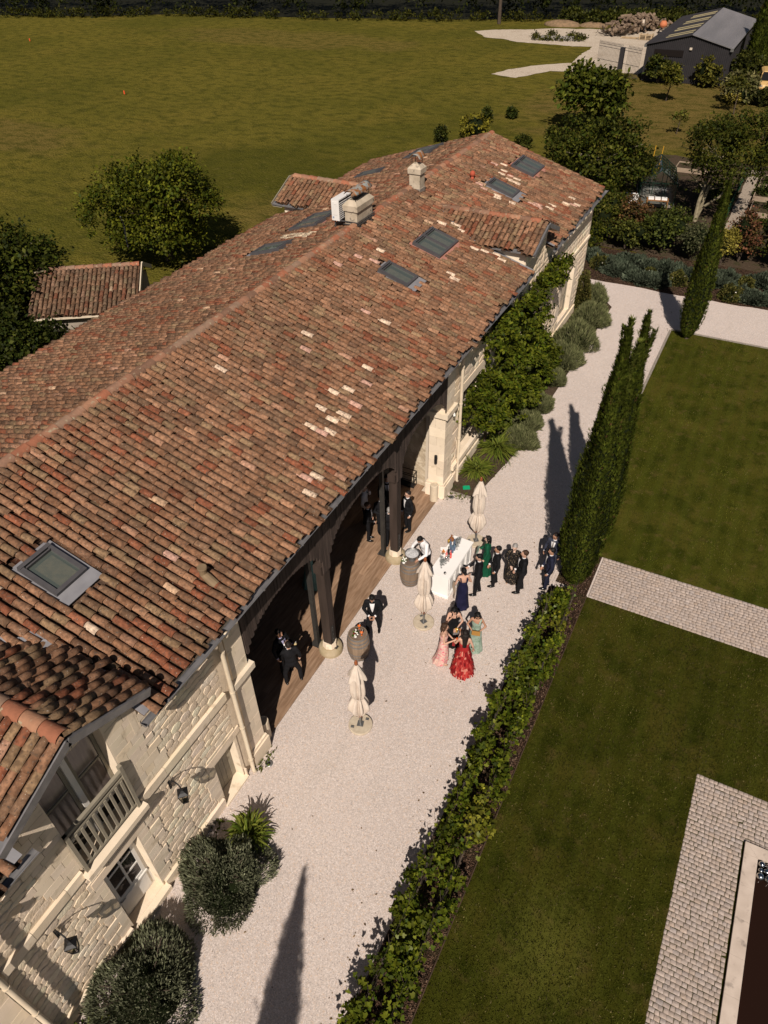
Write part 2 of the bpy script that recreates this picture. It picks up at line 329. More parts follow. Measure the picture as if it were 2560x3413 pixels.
for i in range(2):
    _q = MB(); _q.box(-7.64+i*.47, -7.64+i*.47+.46, 19.26, 19.33, -.03, .06); _q.build('kerb_stone', M_stonek, _e, True)

# ---------------------------------------------------------------- cobbled path and pool terrace
def bev_box(bev=.12):
    """unit box -.5...5 in x,y, z 0..1, chamfered top; quads only"""
    v = []; i = .5-bev*.5
    for z, a in ((0, .5), (1-bev, .5), (1, i)):
        v += [(-a, -a, z), (a, -a, z), (a, a, z), (-a, a, z)]
    f = []
    for k in (0, 4):
        f += [(k+j, k+(j+1) % 4, k+4+(j+1) % 4, k+4+j) for j in range(4)]
    f.append((8, 9, 10, 11)); return np.array(v), np.array(f)
PV, PF = bev_box(.1)
M_paver_o = mat('cobble stone', (1, 1, 1), (.78, .76, .74), 16, .9, bump=.5, bscale=60, tint='obj', c3=(.13, .09, .06), s3=9., t3=(.72, .8))
M_paver_a = mat('cobble stone far', (1, 1, 1), (.78, .76, .74), 16, .9, bump=.5, bscale=60, tint='attr', c3=(.13, .09, .06), s3=9., t3=(.72, .8))
M_joint = mat('sandy joint', (.33, .265, .22), (.26, .21, .17), 20, .95, bump=.4)
def cobbles(name, label, rects, size, z, holes=()):
    base = thing(name, label, 'paving'); base['kind'] = 'structure'
    cells = []
    for (x0, x1, y0, y1) in rects:
        ny = max(1, round((y1-y0)/size)); h = (y1-y0)/ny
        for j in range(ny):
            x = x0
            first = True
            while x < x1-.02:
                w = size*random.uniform(.8, 1.35)
                if first and j % 2: w *= .55
                first = False
                if x1-(x+w) < size*.5: w = x1-x
                cells.append((x+w/2, y0+(j+.5)*h, w, h)); x += w
    C = np.array(cells); n = len(C)
    tone = rng.normal(1, .055, n)[:, None]; warm = rng.normal(0, .02, (n, 1))
    cols = np.clip(np.array([.46, .38, .33])*tone+np.array([1, 0, -1])*warm*.35, .05, .8)
    ang = rng.normal(0, .025, n); g = .0065
    X = np.stack([np.cos(ang), np.sin(ang), rng.normal(0, .012, n)], 1)*(C[:, 2:3]-g); Y = np.stack([-np.sin(ang), np.cos(ang), rng.normal(0, .012, n)], 1)*(C[:, 3:4]-g*rng.uniform(.8, 1.8, (n, 1)))
    Z = np.tile([0, 0, .07], (n, 1)); P = np.stack([C[:, 0], C[:, 1], z-.07+rng.normal(0, .003, n)], 1); P[:, :2] += rng.normal(0, .003, (n, 2))
    M = frames(P, X, Y, Z); d = np.linalg.norm(P-CAMP, axis=1); d[~in_frame(P, .02)] += 1e4
    order = np.argsort(d); near, far = order[:298], order[298:]
    me = np_mesh('paver', PV, PF); me.materials.append(M_paver_o)
    for i in near:
        o = link('paver', me, None, base); o.matrix_parent_inverse = Matrix.Identity(4); o.matrix_basis = Matrix(M[i].tolist()); o.color = (*cols[i], 1)
    if len(far):
        V, F, Cc = instance(PV, PF, M[far], cols[far]); link('far_pavers', np_mesh('far_pavers', V, F, Cc), M_paver_a, base, kind='stuff')
    j = MB()
    for (x0, x1, y0, y1) in rects: j.box(x0, x1, y0, y1, -.04, z-.02)
    j.build('joint_bed', M_joint, base)
    return base
cobbles('cobbled_path', 'beige cobbled path crossing between the two lawns', [(-1.66, 8.5, 16.43, 18.39)], .118, .03)
cobbles('cobbled_terrace', 'beige cobbled terrace around the dark pool', [(2.42, 3.67, 1.0, 10.5), (2.42, 8.5, 10.503, 11.79)], .106, .032)

# ---------------------------------------------------------------- pool
pool = thing('pool_coping', 'pale stone slab coping round the corner of the dark pool', 'coping', (3.85, 10.3, 0))
M_cop = mat('pale limestone coping', (.60, .50, .42), (.50, .41, .34), 3, .75, bump=.15, bscale=60, c3=(.27, .22, .19), s3=5., t3=(.6, .78))
y = 10.49-.3
k = 0
for y1 in (10.188, 9.42, 8.65, 7.85, 7.05, 6.25, 5.45, 4.6, 3.8, 3.0, 2.2):
    y0 = {10.188: 9.424, 9.42: 8.654, 8.65: 7.854, 7.85: 7.054, 7.05: 6.254, 6.25: 5.454, 5.45: 4.604, 4.6: 3.804, 3.8: 3.004, 3.0: 2.204, 2.2: 1.4}[y1]
    q = MB(); q.box(3.71, 4.01, y0, y1, .045, .105); q.build('slab', M_cop, pool, True)
q = MB(); q.add([(3.71, 10.192, .045), (4.01, 10.192, .045), (3.71, 10.49, .045), (3.71, 10.192, .105), (4.01, 10.192, .105), (3.71, 10.49, .105)], [(3, 4, 5), (0, 1, 4, 3), (1, 2, 5, 4), (2, 0, 3, 5)]); q.build('slab', M_cop, pool, True)
q = MB(); q.add([(4.013, 10.194, .045), (4.6, 10.194, .045), (4.6, 10.49, .045), (3.714, 10.49, .045), (4.013, 10.194, .105), (4.6, 10.194, .105), (4.6, 10.49, .105), (3.714, 10.49, .105)], [(4, 5, 6, 7), (0, 1, 5, 4), (1, 2, 6, 5), (2, 3, 7, 6), (3, 0, 4, 7)]); q.build('slab', M_cop, pool, True)
for i in range(4):
    q = MB(); q.box(4.604+i*.9, 4.604+i*.9+.896, 10.194, 10.49, .045, .105); q.build('slab', M_cop, pool, True)
M_dark = mat('dark recess', (.012, .009, .008), rough=.9)
q = MB(); q.box(3.735, 3.99, 1.2, 10.2, -.6, .042); q.box(3.735, 8.5, 10.215, 10.465, -.6, .042); q.build('plinth', M_dark, pool, True)  # near-black strip paints the shadow gap under the coping slabs
M_poolw = bpy.data.materials.new('dark pool water'); M_poolw.use_nodes = True
_p = M_poolw.node_tree.nodes['Principled BSDF']; _p.inputs['Base Color'].default_value = (.018, .008, .005, 1); _p.inputs['Roughness'].default_value = .04; _p.inputs['Specular IOR Level'].default_value = .25
_n = M_poolw.node_tree.nodes.new('ShaderNodeTexNoise'); _n.inputs['Scale'].default_value = 7; _bn = M_poolw.node_tree.nodes.new('ShaderNodeBump'); _bn.inputs['Strength'].default_value = .04
M_poolw.node_tree.links.new(_n.outputs['Fac'], _bn.inputs['Height']); M_poolw.node_tree.links.new(_bn.outputs[0], _p.inputs['Normal'])
q = MB(); q.box(3.99, 8.5, 1.2, 10.215, -.5, -.02); tag(q.build('pool_water', M_poolw), 'still dark brown pool water inside the coping', 'water', kind='structure')
# the lawn / gravel sheets are cut by a pool basin: keep water above them
bpy.data.objects['pool_water'].location.z = .06
M_steel = mat('polished steel', (.62, .6, .58), rough=.12, metal=1.)
balls = [(4.105, 10.09, .075), (4.25, 10.10, .065), (4.10, 9.94, .06), (4.22, 9.965, .068), (4.345, 9.99, .07), (4.375, 10.12, .06), (4.10, 9.79, .085), (4.275, 9.80, .09), (4.46, 9.86, .08)]
BL = ['in the pool corner itself', 'second along the short edge of the pool', 'small one second down the long edge', 'middle of the cluster', 'right of the cluster middle', 'third along the short edge', 'large one nearest the long edge, lowest left', 'largest one at the front of the cluster', 'large one at the right end of the cluster']
for (x, yy, r), l in zip(balls, BL):
    q = MB(); q.ell((0, 0, 0), (r, r, r), 20, 14); q.lathe([(.004, -r*.4), (r*1.0, -r*.02), (r*1.005, 0), (r*1.0, r*.02), (.004, r*.05)], 20)
    o = q.build('floating_steel_ball', M_steel, smooth=True); o.location = (x, yy, .06+r*.55); tag(o, 'mirror steel ball floating in the pool, '+l, 'ball', 'steel balls in the pool corner')

# ---------------------------------------------------------------- grass blades on the lawns
def blades(n, regions, h, seed):
    r = np.random.default_rng(seed); P = []
    for (x0, x1, y0, y1, w) in regions:
        k = int(n*w); P.append(np.stack([r.uniform(x0, x1, k), r.uniform(y0, y1, k), np.full(k, LAWNZ)], 1))
    P = np.concatenate(P); P = P[in_frame(P, .03)]
    P = P[~((P[:, 0] > 2.4) & (P[:, 1] < 11.8) & (P[:, 1] > 1))]
    k = len(P); a = r.uniform(0, 2*np.pi, k); hh = h*r.uniform(.5, 1.3, k)
    d = np.stack([np.cos(a), np.sin(a), np.zeros(k)], 1)*.011; lean = r.normal(0, .5, (k, 2))
    tip = P.copy(); tip[:, 2] += hh; tip[:, :2] += lean*hh[:, None]
    V = np.stack([P-d, P+d, tip], 1).reshape(-1, 3); F = np.arange(3*k).reshape(-1, 3)
    t = r.uniform(.5, 1.5, (k, 1))*(1+.42*np.sin(P[:, :1]*1.7+np.sin(P[:, 1:2]*.9)*2)*np.sin(P[:, 1:2]*1.3+P[:, :1]*.4)); c = np.array([.055, .057, .0065])*t*np.where(P[:, 1:2] > 17, 1.35, 1.); dry = r.random(k) < .12; c[dry] = np.array([.115, .095, .035])*t[dry]  # blades past the path brightened to match the flat-view tone
    return np_mesh('grass', V, F, c)
M_blade = mat('grass blade', (1, 1, 1), rough=.7, tint='attr', trans=.25)
tag(link('lawn_grass', blades(150000, [(-1.7, 8, 2.5, 16.4, .62), (-2.7, 8, 18.5, 35.6, .38)], .045, 3), M_blade), 'short mown grass blades covering both lawns', 'grass', kind='stuff')
# ================================================================ farmhouse
XE, ZE, XR, ZR, XB, ZB = -7.46, 5.8, -13.4, 7.65, -20.0, 5.7     # eave / ridge / back eave
Y0, Y1 = -6.0, 37.0                                              # roof ends
SF = (ZR-ZE)/(XE-XR); SB = (ZR-ZB)/(XR-XB)
WX = -7.8                                                        # face of the court wall
def zmain(x): return np.where(np.asarray(x) > XR, ZE+(XE-np.asarray(x))*SF, ZR-(XR-np.asarray(x))*SB)
house = thing('farmhouse', 'long stone farmhouse with old clay tile roof and open timber hall', 'house', (-13.5, 15, 0))

M_tile_o = mat('old clay tile', (1.12, 1.1, 1.06), (.6, .58, .56), 13, .92, bump=.5, bscale=60, tint='obj', lo=.36, hi=.64, detail=8., c3=(.10, .07, .052), s3=22., t3=(.57, .7), c4=(.44, .37, .29), s4=31., t4=(.66, .72), bdist=.012)
M_tile_a = mat('old clay tile far', (1.12, 1.1, 1.06), (.6, .58, .56), 13, .92, bump=.5, bscale=60, tint='attr', lo=.36, hi=.64, detail=8., c3=(.10, .07, .052), s3=22., t3=(.57, .7), c4=(.44, .37, .29), s4=31., t4=(.66, .72), bdist=.012)
M_under = mat('tile channel', (.13, .078, .05), (.07, .045, .032), 9, .95, bump=.4)
M_ridge = mat('ridge tile', (.31, .172, .112), (.24, .138, .092), 5, .85, bump=.4, tint='attr', c3=(.36, .3, .2), s3=8., t3=(.6, .72))
M_zinc = mat('zinc', (.30, .29, .295), (.22, .215, .22), 5, .45, spec=.5, metal=.55, bump=.05)
M_zincd = mat('dark zinc', (.11, .105, .105), (.07, .068, .07), 5, .5, spec=.4, metal=.4)
M_mortar = mat('lime mortar', (.79, .655, .5), (.7, .575, .43), 4, .95, bump=.3, bscale=25)
M_stone_o = mat('limestone', (1, 1, 1), (.84, .82, .79), 9, .9, bump=.4, bscale=22, tint='obj', bdist=.03, c3=(.55, .42, .29), s3=14., t3=(.66, .8))
M_stone_a = mat('limestone far', (1, 1, 1), (.84, .82, .79), 9, .9, bump=.4, bscale=22, tint='attr', bdist=.03, c3=(.55, .42, .29), s3=14., t3=(.66, .8))
M_dress = mat('dressed limestone', (.84, .71, .55), (.77, .645, .49), 2.2, .85, bump=.15, bscale=40, tint='attr', c3=(.56, .46, .33), s3=3.5, t3=(.58, .75))
M_timber = mat('dark brown timber', (.06, .042, .034), (.038, .027, .021), 6, .8, bump=.4, bscale=30, stretch=(1, 1, .12), spec=.2)
M_board = mat('dark weathered board', (.085, .062, .052), (.05, .037, .031), 10, .85, bump=.5, bscale=30, stretch=(1, 1, .1), spec=.15)
M_pipe = mat('cream painted pipe', (.66, .56, .42), (.6, .5, .37), 4, .55, spec=.35)
M_white = mat('white paint', (.78, .75, .70), (.72, .69, .64), 3, .5, spec=.4)
M_taupe = mat('taupe painted wood', (.30, .265, .2), (.26, .23, .175), 4, .6, spec=.3)
M_winglass = glassy('dark window glass', (.012, .012, .012), .04, .6)
M_curtain = mat('window behind curtain', (.16, .13, .115), (.10, .08, .075), 16, .15, spec=.6, stretch=(1, 1, .15))
M_frame = mat('grey aluminium frame', (.085, .08, .082), (.07, .066, .07), 5, .5, spec=.4)
M_lead = mat('lead flashing', (.30, .295, .31), (.24, .235, .25), 3, .55, spec=.35, metal=.2)
M_redlead = mat('terracotta flashing', (.42, .2, .15), (.36, .17, .13), 6, .8)
M_skyglass = glassy('skylight glass', (.03, .045, .035), .03, .7)
M_lining = mat('pale green lining', (.36, .38, .24), rough=.8)
M_inner_shade = mat('hall interior shade', (.02, .016, .013), (.014, .011, .009), 3, .95)  # inner walls blackened to paint in the hall's deep shade

# ---- tiles ------------------------------------------------------
def tile_template(seg=6):
    v = []; f = []; n = seg+1
    def ring(x, r, z, sq=.82):
        b = len(v)
        for j in range(n):
            a = math.pi*j/seg; v.append((x, -r*math.cos(a), z+r*sq*math.sin(a)))
        return b
    a = ring(0, .073, .012); m = ring(.23, .081, .026); b = ring(.43, .087, .04); c = ring(.43, .072, .036); d = ring(.36, .07, .03)
    for p, q in ((a, m), (m, b), (b, c), (c, d)): f += [(p+j, q+j, q+j+1, p+j+1) for j in range(seg)]
    return np.array(v), np.array(f)
TV, TF = tile_template()
def chan_template():
    v = []; f = []
    for x, z in ((0, 0), (.42, .012)):
        for y, zz in ((-.102, .045), (-.055, .008), (0, 0), (.055, .008), (.102, .045)): v.append((x, y, z+zz))
    f = [(j, 5+j, 6+j, 1+j) for j in range(4)]; return np.array(v), np.array(f)
CV, CFa = chan_template()
PAL = np.array([(.29, .178, .118), (.26, .165, .113), (.33, .212, .148), (.27, .118, .075), (.235, .165, .118), (.29, .222, .15), (.36, .235, .165), (.205, .135, .098), (.29, .135, .088), (.39, .255, .19), (.66, .515, .39), (.5, .34, .27)])
PAL = PAL*np.array([.86, .73, .63])
PRB = np.array([.2, .17, .16, .085, .12, .11, .06, .07, .03, .012, .003, .003]); PRB = PRB/PRB.sum()
ALLT = []; ALLC = []; ALLCOL = []; CHCOL = []
PITCH, EXPO = .203, .352
def slope_tiles(o, along, up, nrm_, ncols, slope_len, keep, pale=1., redden=0., first=0.):
    """o: eave start; tiles run down the slope (-up)"""
    o, along, up, nn = map(np.array, (o, along, up, nrm_)); rows = int(math.ceil((slope_len-.06)/EXPO))
    cc, rr = np.meshgrid(np.arange(ncols), np.arange(rows), indexing='ij'); cc = cc.ravel(); rr = rr.ravel(); n = len(cc)
    colj = rng.normal(0, .075, ncols)[cc]
    s = (rr+1)*EXPO+.06+colj+rng.normal(0, .02, n)+np.where(rng.random(n) < .02, -.05, 0); s = np.minimum(s, slope_len+.03)
    u = cc*PITCH+rng.normal(0, .009, n)
    P = o+u[:, None]*along+s[:, None]*up+nn*(.055+rng.normal(0, .004, n))[:, None]
    ang = rng.normal(0, .03, n)[:, None]; X = -up*np.cos(ang)+along*np.sin(ang); Y = np.cross(np.tile(nn, (n, 1)), X); tilt = rng.normal(0, .012, n)[:, None]
    X = nrm(X+nn*tilt); Z = np.cross(X, Y)
    ctr = P+X*.2; k = keep(ctr)
    idx = rng.choice(len(PAL), n, p=PRB); cols = PAL[idx]*rng.normal(1, .12, (n, 1))
    cl = np.sin(ctr[:, 1]*.9+3*np.sin(ctr[:, 0]*.7))*np.sin(ctr[:, 0]*1.3+ctr[:, 1]*.23); cols = cols*(1+.1*cl)[:, None]
    M = frames(P, X, Y, Z, rng.normal(1, .02, n)); ALLT.append(M[k]); ALLCOL.append(cols[k]); base = len(ALLT)-1
    Pc = o+(u+PITCH/2)[:, None]*along+s[:, None]*up+nn*.012
    Mc = frames(Pc, np.tile(-up, (n, 1)), np.tile(np.cross(nn, -up), (n, 1)), np.tile(nn, (n, 1))); kc = keep(Pc-up*.2)
    ALLC.append(Mc[kc]); CHCOL.append((PAL[rng.choice(8, n)]*rng.uniform(.25, .5, (n, 1)))[kc])
    return base
# skylights: (y0, y1, x_top, x_bottom, panes, flashing)
SKY_F = [(5.4, 6.2, -11.24, -10.28, 1, 'lead'), (21.05, 21.88, -11.44, -10.3, 1, 'lead'), (23.74, 25.45, -11.43, -10.31, 2, 'red'),
         (31.15, 32.02, -11.45, -10.18, 1, 'lead'), (34.15, 35.78, -11.4, -10.28, 2, 'red')]
SKY_B = [(21.2, 22.15, -15.5, -16.85, 1, 'lead'), (23.95, 25.9, -15.6, -16.95, 2, 'red'), (32.45, 33.3, -17.45, -18.7, 1, 'lead'), (34.7, 36.5, -15.75, -17.15, 2, 'lead')]
DORM = [(3.05, 7.14, 1.62, .46, 1), (27.5, 7.2, 1.5, .43, 1)]      # y, ridge z, half width, slope, front(+1)
BDORM = (28.9, 7.05, 1.6, .45)
CHIM = [(-13.78, -13.28, 23.05, 24.22), (-13.52, -13.05, 27.86, 28.32)]
def keep_main(front):
    def f(P):
        x, y, z = P[:, 0], P[:, 1], P[:, 2]; k = np.ones(len(P), bool)
        for (a, b, xt, xb, n, fl) in (SKY_F if front else SKY_B):
            if front: k &= ~((y > a-.12) & (y < b+.12) & (x > xt-.14) & (x < xb+(.34 if fl == 'lead' else .2)))
            else: k &= ~((y > a-.12) & (y < b+.12) & (x < xt+.14) & (x > xb-(.3 if fl == 'lead' else .18)))
        for (a, b, c, d) in CHIM: k &= ~((x > a-.05) & (x < b+.12) & (y > c-.08) & (y < d+.08))
        if front:
            for (yd, zr, hw, sl, _) in DORM: k &= ~((abs(y-yd) < hw-.12) & (zr-sl*abs(y-yd) > z-.06))
        else:
            yd, zr, hw, sl = BDORM; k &= ~((abs(y-yd) < hw-.12) & (zr-sl*abs(y-yd) > z-.06))
        return k
    return f
upF = nrm(np.array([-(XE-XR), 0, ZR-ZE])); upB = nrm(np.array([XR-XB, 0, ZR-ZB])); LF = math.hypot(XE-XR, ZR-ZE); LB = math.hypot(XR-XB, ZR-ZB)
nF = np.array([-upF[2]*-1, 0, -upF[0]]); nF = nrm(np.array([upF[2], 0, -upF[0]])); nB = nrm(np.array([-upB[2], 0, upB[0]]))
NC = int((Y1-Y0)/PITCH)
slope_tiles((XE, Y0+.1, ZE), (0, 1, 0), upF, nF, NC, LF, keep_main(True))
slope_tiles((XB, Y0+.1, ZB), (0, 1, 0), upB, nB, NC, LB, keep_main(False))
# dormers
dormer_ridges = []
def dormer_tiles(yd, zr, hw, sl, xf, xin, main_z, sgn):
    ncol = int(abs(xf-xin)/PITCH)+1; L = hw*math.hypot(1, sl)
    for side in (1, -1):
        up = nrm(np.array([0, -side*1., sl])); nn = nrm(np.array([0, side*sl, 1.])); al = np.array([-1. if sgn > 0 else 1., 0, 0])
        slope_tiles((xf-sgn*.1, yd+side*hw, zr-sl*hw), al, up, nn, ncol, L, lambda P: P[:, 2] > main_z(P[:, 0])+.02)
for (yd, zr, hw, sl, _) in DORM: dormer_tiles(yd, zr, hw, sl, -7.42, -11.9, zmain, 1)
dormer_tiles(*BDORM, -20.0, -15.4, zmain, -1)
NHOUSE = (0, len(ALLT))
T = np.concatenate(ALLT); TC = np.concatenate(ALLCOL)
# groups of newer pale tiles where the photograph shows them: (x, y) on the front slope
NEW = [(-11.3, 32.9), (-11.05, 33.0), (-10.9, 32.7), (-10.75, 33.1), (-10.6, 32.6), (-11.5, 33.4), (-11.7, 33.9), (-12.0, 33.6), (-9.4, 31.4), (-9.2, 31.7), (-9.0, 31.4), (-8.8, 31.9), (-8.65, 32.2), (-8.45, 33.0), (-8.2, 33.3), (-8.3, 33.8), (-8.0, 33.5), (-11.6, 30.9), (-11.35, 30.7), (-10.9, 30.6), (-10.6, 30.5), (-10.1, 30.6), (-12.4, 21.2), (-11.9, 22.2), (-11.7, 21.6), (-12.5, 20.3),
       (-11.2, 26.2), (-10.8, 26.5), (-10.3, 26.7), (-9.6, 25.6), (-9.2, 25.7), (-8.8, 26.2), (-8.7, 25.9), (-9.6, 23.2), (-9.4, 23.0), (-10.7, 18.6), (-9.9, 18.7), (-11.3, 16.2), (-10.9, 15.7), (-12.0, 13.2), (-9.2, 16.2), (-9.0, 15.6), (-9.6, 14.6), (-9.2, 14.9), (-8.9, 14.6), (-9.3, 13.9), (-8.9, 13.7), (-8.7, 14.0), (-8.9, 13.2), (-9.1, 12.9), (-8.8, 12.95), (-8.3, 11.3), (-8.05, 11.55), (-8.1, 11.05), (-11.3, 4.75), (-9.35, 7.5), (-9.4, 5.3)]
ctr = T[:, :3, 3]+T[:, :3, 0]*.2
isf = np.zeros(len(T), bool); isf[:len(ALLT[0])] = True
for (x, y) in NEW:
    d = np.hypot(ctr[:, 0]-x, ctr[:, 1]-y); d[~isf] = 99; i = np.argmin(d); TC[i] = np.array((.72, .555, .42) if rng.random() < .75 else (.56, .34, .27))*rng.uniform(.9, 1.1)
isb = np.zeros(len(T), bool); isb[len(ALLT[0]):len(ALLT[0])+len(ALLT[1])] = True
for i in range(14):                                             # the pale streak above the back skylights
    x = -15.3-.09*i; y = 22.75+.05*i
    for dx in (0, .3):
        d = np.hypot(ctr[:, 0]-(-15.1-i*.11), ctr[:, 1]-(22.6+.02*i+dx)); d[~isb] = 99; TC[np.argmin(d)] = np.array((.62, .5, .36))*rng.uniform(.85, 1.1)
dist = np.linalg.norm(ctr-CAMP, axis=1); dist[~in_frame(ctr, .0)] += 1e4
order = np.argsort(dist); near, far = order[:298], order[298:]
roofb = MB()                                                     # roof boarding under the tiles
def quad(b, p): b.add(p, [tuple(range(len(p)))])
def rstrip(y0, y1, xa): roofb.add([(xa, y0, float(zmain(xa))-.025), (xa, y1, float(zmain(xa))-.025), (XR, y1, ZR-.03), (XR, y0, ZR-.03)], [(0, 1, 2, 3)])
for (a_, c_, xa_) in ((Y0, DORM[0][0]-1.42, XE-.06), (DORM[0][0]-1.42, DORM[0][0]+1.42, -10.4), (DORM[0][0]+1.42, DORM[1][0]-1.3, XE-.06), (DORM[1][0]-1.3, DORM[1][0]+1.3, -10.3), (DORM[1][0]+1.3, Y1, XE-.06)): rstrip(a_, c_, xa_)
roofb.add([(XR, Y1, ZR-.03), (XR, Y0, ZR-.03), (XB+.06, Y0, ZB-.01), (XB+.06, Y1, ZB-.01)], [(1, 0, 3, 2)])
roof = roofb.build('roof', M_under, house, True)
tm = np_mesh('tile', TV, TF, smooth=True); tm.materials.append(M_tile_o)
for i in near:
    o = link('tile', tm, None, roof); o.matrix_basis = Matrix(T[i].tolist()); o.color = (*np.clip(TC[i], .02, .9), 1)
V, F, C = instance(TV, TF, T[far], np.clip(TC[far], .02, .9)); link('far_tiles', np_mesh('far_tiles', V, F, C, True), M_tile_a, roof, kind='stuff')
V, F, C = instance(CV, CFa, np.concatenate(ALLC), np.concatenate(CHCOL)); link('channel_tiles', np_mesh('channel_tiles', V, F, C), M_tile_a, roof, kind='stuff')
# ridges: half pipes end to end
def ridge_line(a, b, r=.15, L=.42, parent=roof, skip=()):
    a, b = Vector(a), Vector(b); d = b-a; n = int(d.length/L); dn = d.normalized(); side = dn.cross(Vector((0, 0, 1))).normalized(); up = side.cross(dn)
    for i in range(n):
        if any(s0 < (a+dn*(i+.5)*L).y < s1 for s0, s1 in skip): continue
        m = MB(); c = random.choice([(1, 1, 1.0001), (1.1, .78, .68), (.95, 1.06, 1.1), (1.05, .95, .9), (.7, .7, .7), (1.3, 1.2, 1.1), (1.2, .82, .7)]); vs = []
        for t, rr, lift in ((0, r*.93, 0), (L*1.06, r*1.05, .012)):
            for j in range(9):
                q = math.pi*j/8; p = a+dn*(i*L+t)+side*(-rr*math.cos(q))+up*(rr*.85*math.sin(q)+lift+random.uniform(-.002, .002)); vs.append(p)
        m.add(vs, [(j, 9+j, 10+j, j+1) for j in range(8)], c); m.build('ridge_tile', M_ridge, parent, smooth=True)
ridge_line((XR, 2.0, ZR+.03), (XR, 37.05, ZR+.03), skip=[(CHIM[0][2]-.15, CHIM[0][3]+.15), (CHIM[1][2]-.15, CHIM[1][3]+.15)])
for (yd, zr, hw, sl, _) in DORM: ridge_line((-11.95 if yd > 10 else -11.7, yd, zr+.03), (-7.36, yd, zr+.03))
ridge_line((-15.6, BDORM[0], BDORM[1]+.03), (-20.05, BDORM[0], BDORM[1]+.03))
# ---- dormer bodies -------------------------------------------------
def dormer(yd, zr, hw, sl, xf, xin, xw, sgn, name):
    b = MB(); w = hw-.2; e = .05
    # sloping boards with thickness below the tiles
    for s in (1, -1):
        p0 = (xf-sgn*.02, yd+s*hw, zr-sl*hw-.01); p1 = (xf-sgn*.02, yd, zr-.03); p2 = (xin, yd, zr-.03); p3 = (xin, yd+s*hw, zr-sl*hw-.01)
        lo = [(p[0], p[1], p[2]-.05) for p in (p0, p1, p2, p3)]
        b.add([p0, p1, p2, p3]+lo, [(0, 1, 2, 3), (7, 6, 5, 4), (0, 4, 5, 1), (0, 3, 7, 4)])
    d = b.build(name, M_zinc, house, True)
    v = MB()                                                     # verge boards on the gable front
    for s in (1, -1):
        v.bar((xf, yd, zr-.03), (xf, yd+s*(hw+.02), zr-sl*(hw+.02)-.03), .03, .17)
    v.build('verge_board', M_zinc if sgn > 0 else M_taupe, d)
    so = MB()
    for s in (1, -1):
        so.add([(xf-sgn*.02, yd, zr-.13), (xf-sgn*.02, yd+s*(hw-.02), zr-sl*(hw-.02)-.13), (xw, yd+s*(hw-.02), zr-sl*(hw-.02)-.13), (xw, yd, zr-.13)], [(0, 1, 2, 3)])
    so.build('soffit', M_taupe, d)
    return d
d1 = dormer(*DORM[0][:4], -7.40, -11.9, WX, 1, 'wall_dormer')
d2 = dormer(*DORM[1][:4], -7.40, -11.9, WX, 1, 'wall_dormer')
d3 = dormer(*BDORM, -20.1, -15.4, -19.6, -1, 'wall_dormer')
def cheeks(dm, yd, zr, hw, sl, xw, xin):
    w = hw-.22; b = MB()
    for s in (1, -1):
        zt = zr-sl*w-.08; yy = yd+s*w
        b.add([(xw, yy, 5.2), (xin, yy, 5.2), (xin, yy, zt), (xw, yy, zt), (xw, yy-s*.12, 5.2), (xin, yy-s*.12, 5.2), (xin, yy-s*.12, zt), (xw, yy-s*.12, zt)], [(0, 1, 2, 3), (4, 5, 6, 7), (0, 3, 7, 4), (3, 2, 6, 7)])
    b.build('cheek_wall', M_dress, dm)
    f = MB()
    for s in (1, -1):
        yy = yd+s*(w+.09); x1 = xin*.72+xw*.28
        f.add([(XE if xw > XR else XB, yy-.1, (ZE if xw > XR else ZB)+.1), (XE if xw > XR else XB, yy+.1, (ZE if xw > XR else ZB)+.1), (x1, yy+.1, float(zmain(x1))+.1), (x1, yy-.1, float(zmain(x1))+.1)], [(0, 1, 2, 3)])
    f.build('flashing', M_lead, dm)
cheeks(d1, *DORM[0][:4], WX, -11.0); cheeks(d2, *DORM[1][:4], WX, -11.0); cheeks(d3, *BDORM, -19.6, -16.5)
def valley(dm, yd, zr, hw, sl, side):
    """lead valley strip where the dormer slope meets the main roof"""
    f = MB(); pts = []
    for k in range(6):
        w = (hw-.25)*(k/5); z = zr-sl*w; x = XE-(z-ZE)/SF; pts.append((x, yd+side*w, z+.05))
    for a, b in zip(pts[:-1], pts[1:]):
        f.add([(a[0], a[1], a[2]+.02), (b[0], b[1], b[2]+.02), (b[0]+.02, b[1]+side*.2, b[2]+.055), (a[0]-.02, a[1]+side*.2, a[2]+.055)], [(0, 1, 2, 3)])
    f.build('flashing', M_lead, dm)
valley(d1, *DORM[0][:4], 1); valley(d2, *DORM[1][:4], -1)
# ---- gutters and downpipes -----------------------------------------
def gutter(x, z, y0, y1, name='gutter'):
    b = MB(); n = 7; vs = []; yy = [y0+(y1-y0)*k/max(1, int((y1-y0)/2)) for k in range(max(1, int((y1-y0)/2))+1)]
    for y in yy:
        w = random.uniform(-.012, .012) if y not in (y0, y1) else 0
        for j in range(n):
            a = math.pi+math.pi*j/(n-1); vs.append((x+.075*math.cos(a), y, z+w+.075*math.sin(a)))
        vs.append((x+.095, y, z+.012+w)); vs.append((x+.083, y, z+.024+w))
    m = n+2
    b.add(vs, [(i*m+j, i*m+j+1, (i+1)*m+j+1, (i+1)*m+j) for i in range(len(yy)-1) for j in range(m-1)])
    for y in (y0, y1):
        b.add([(x+.073*math.cos(math.pi+math.pi*j/(n-1)), y, z+.073*math.sin(math.pi+math.pi*j/(n-1))) for j in range(n)], [tuple(range(n))])
    g = b.build(name, M_zinc, house, True, smooth=False)
    for y in np.arange(y0+.6, y1, 1.55):
        c = MB(); c.box(x+.06, x+.104, y, y+.035, z-.01, z+.034); c.build('gutter_bracket', M_zinc, g)
    return g
GX_ = XE+.03; GZ_ = ZE-.04
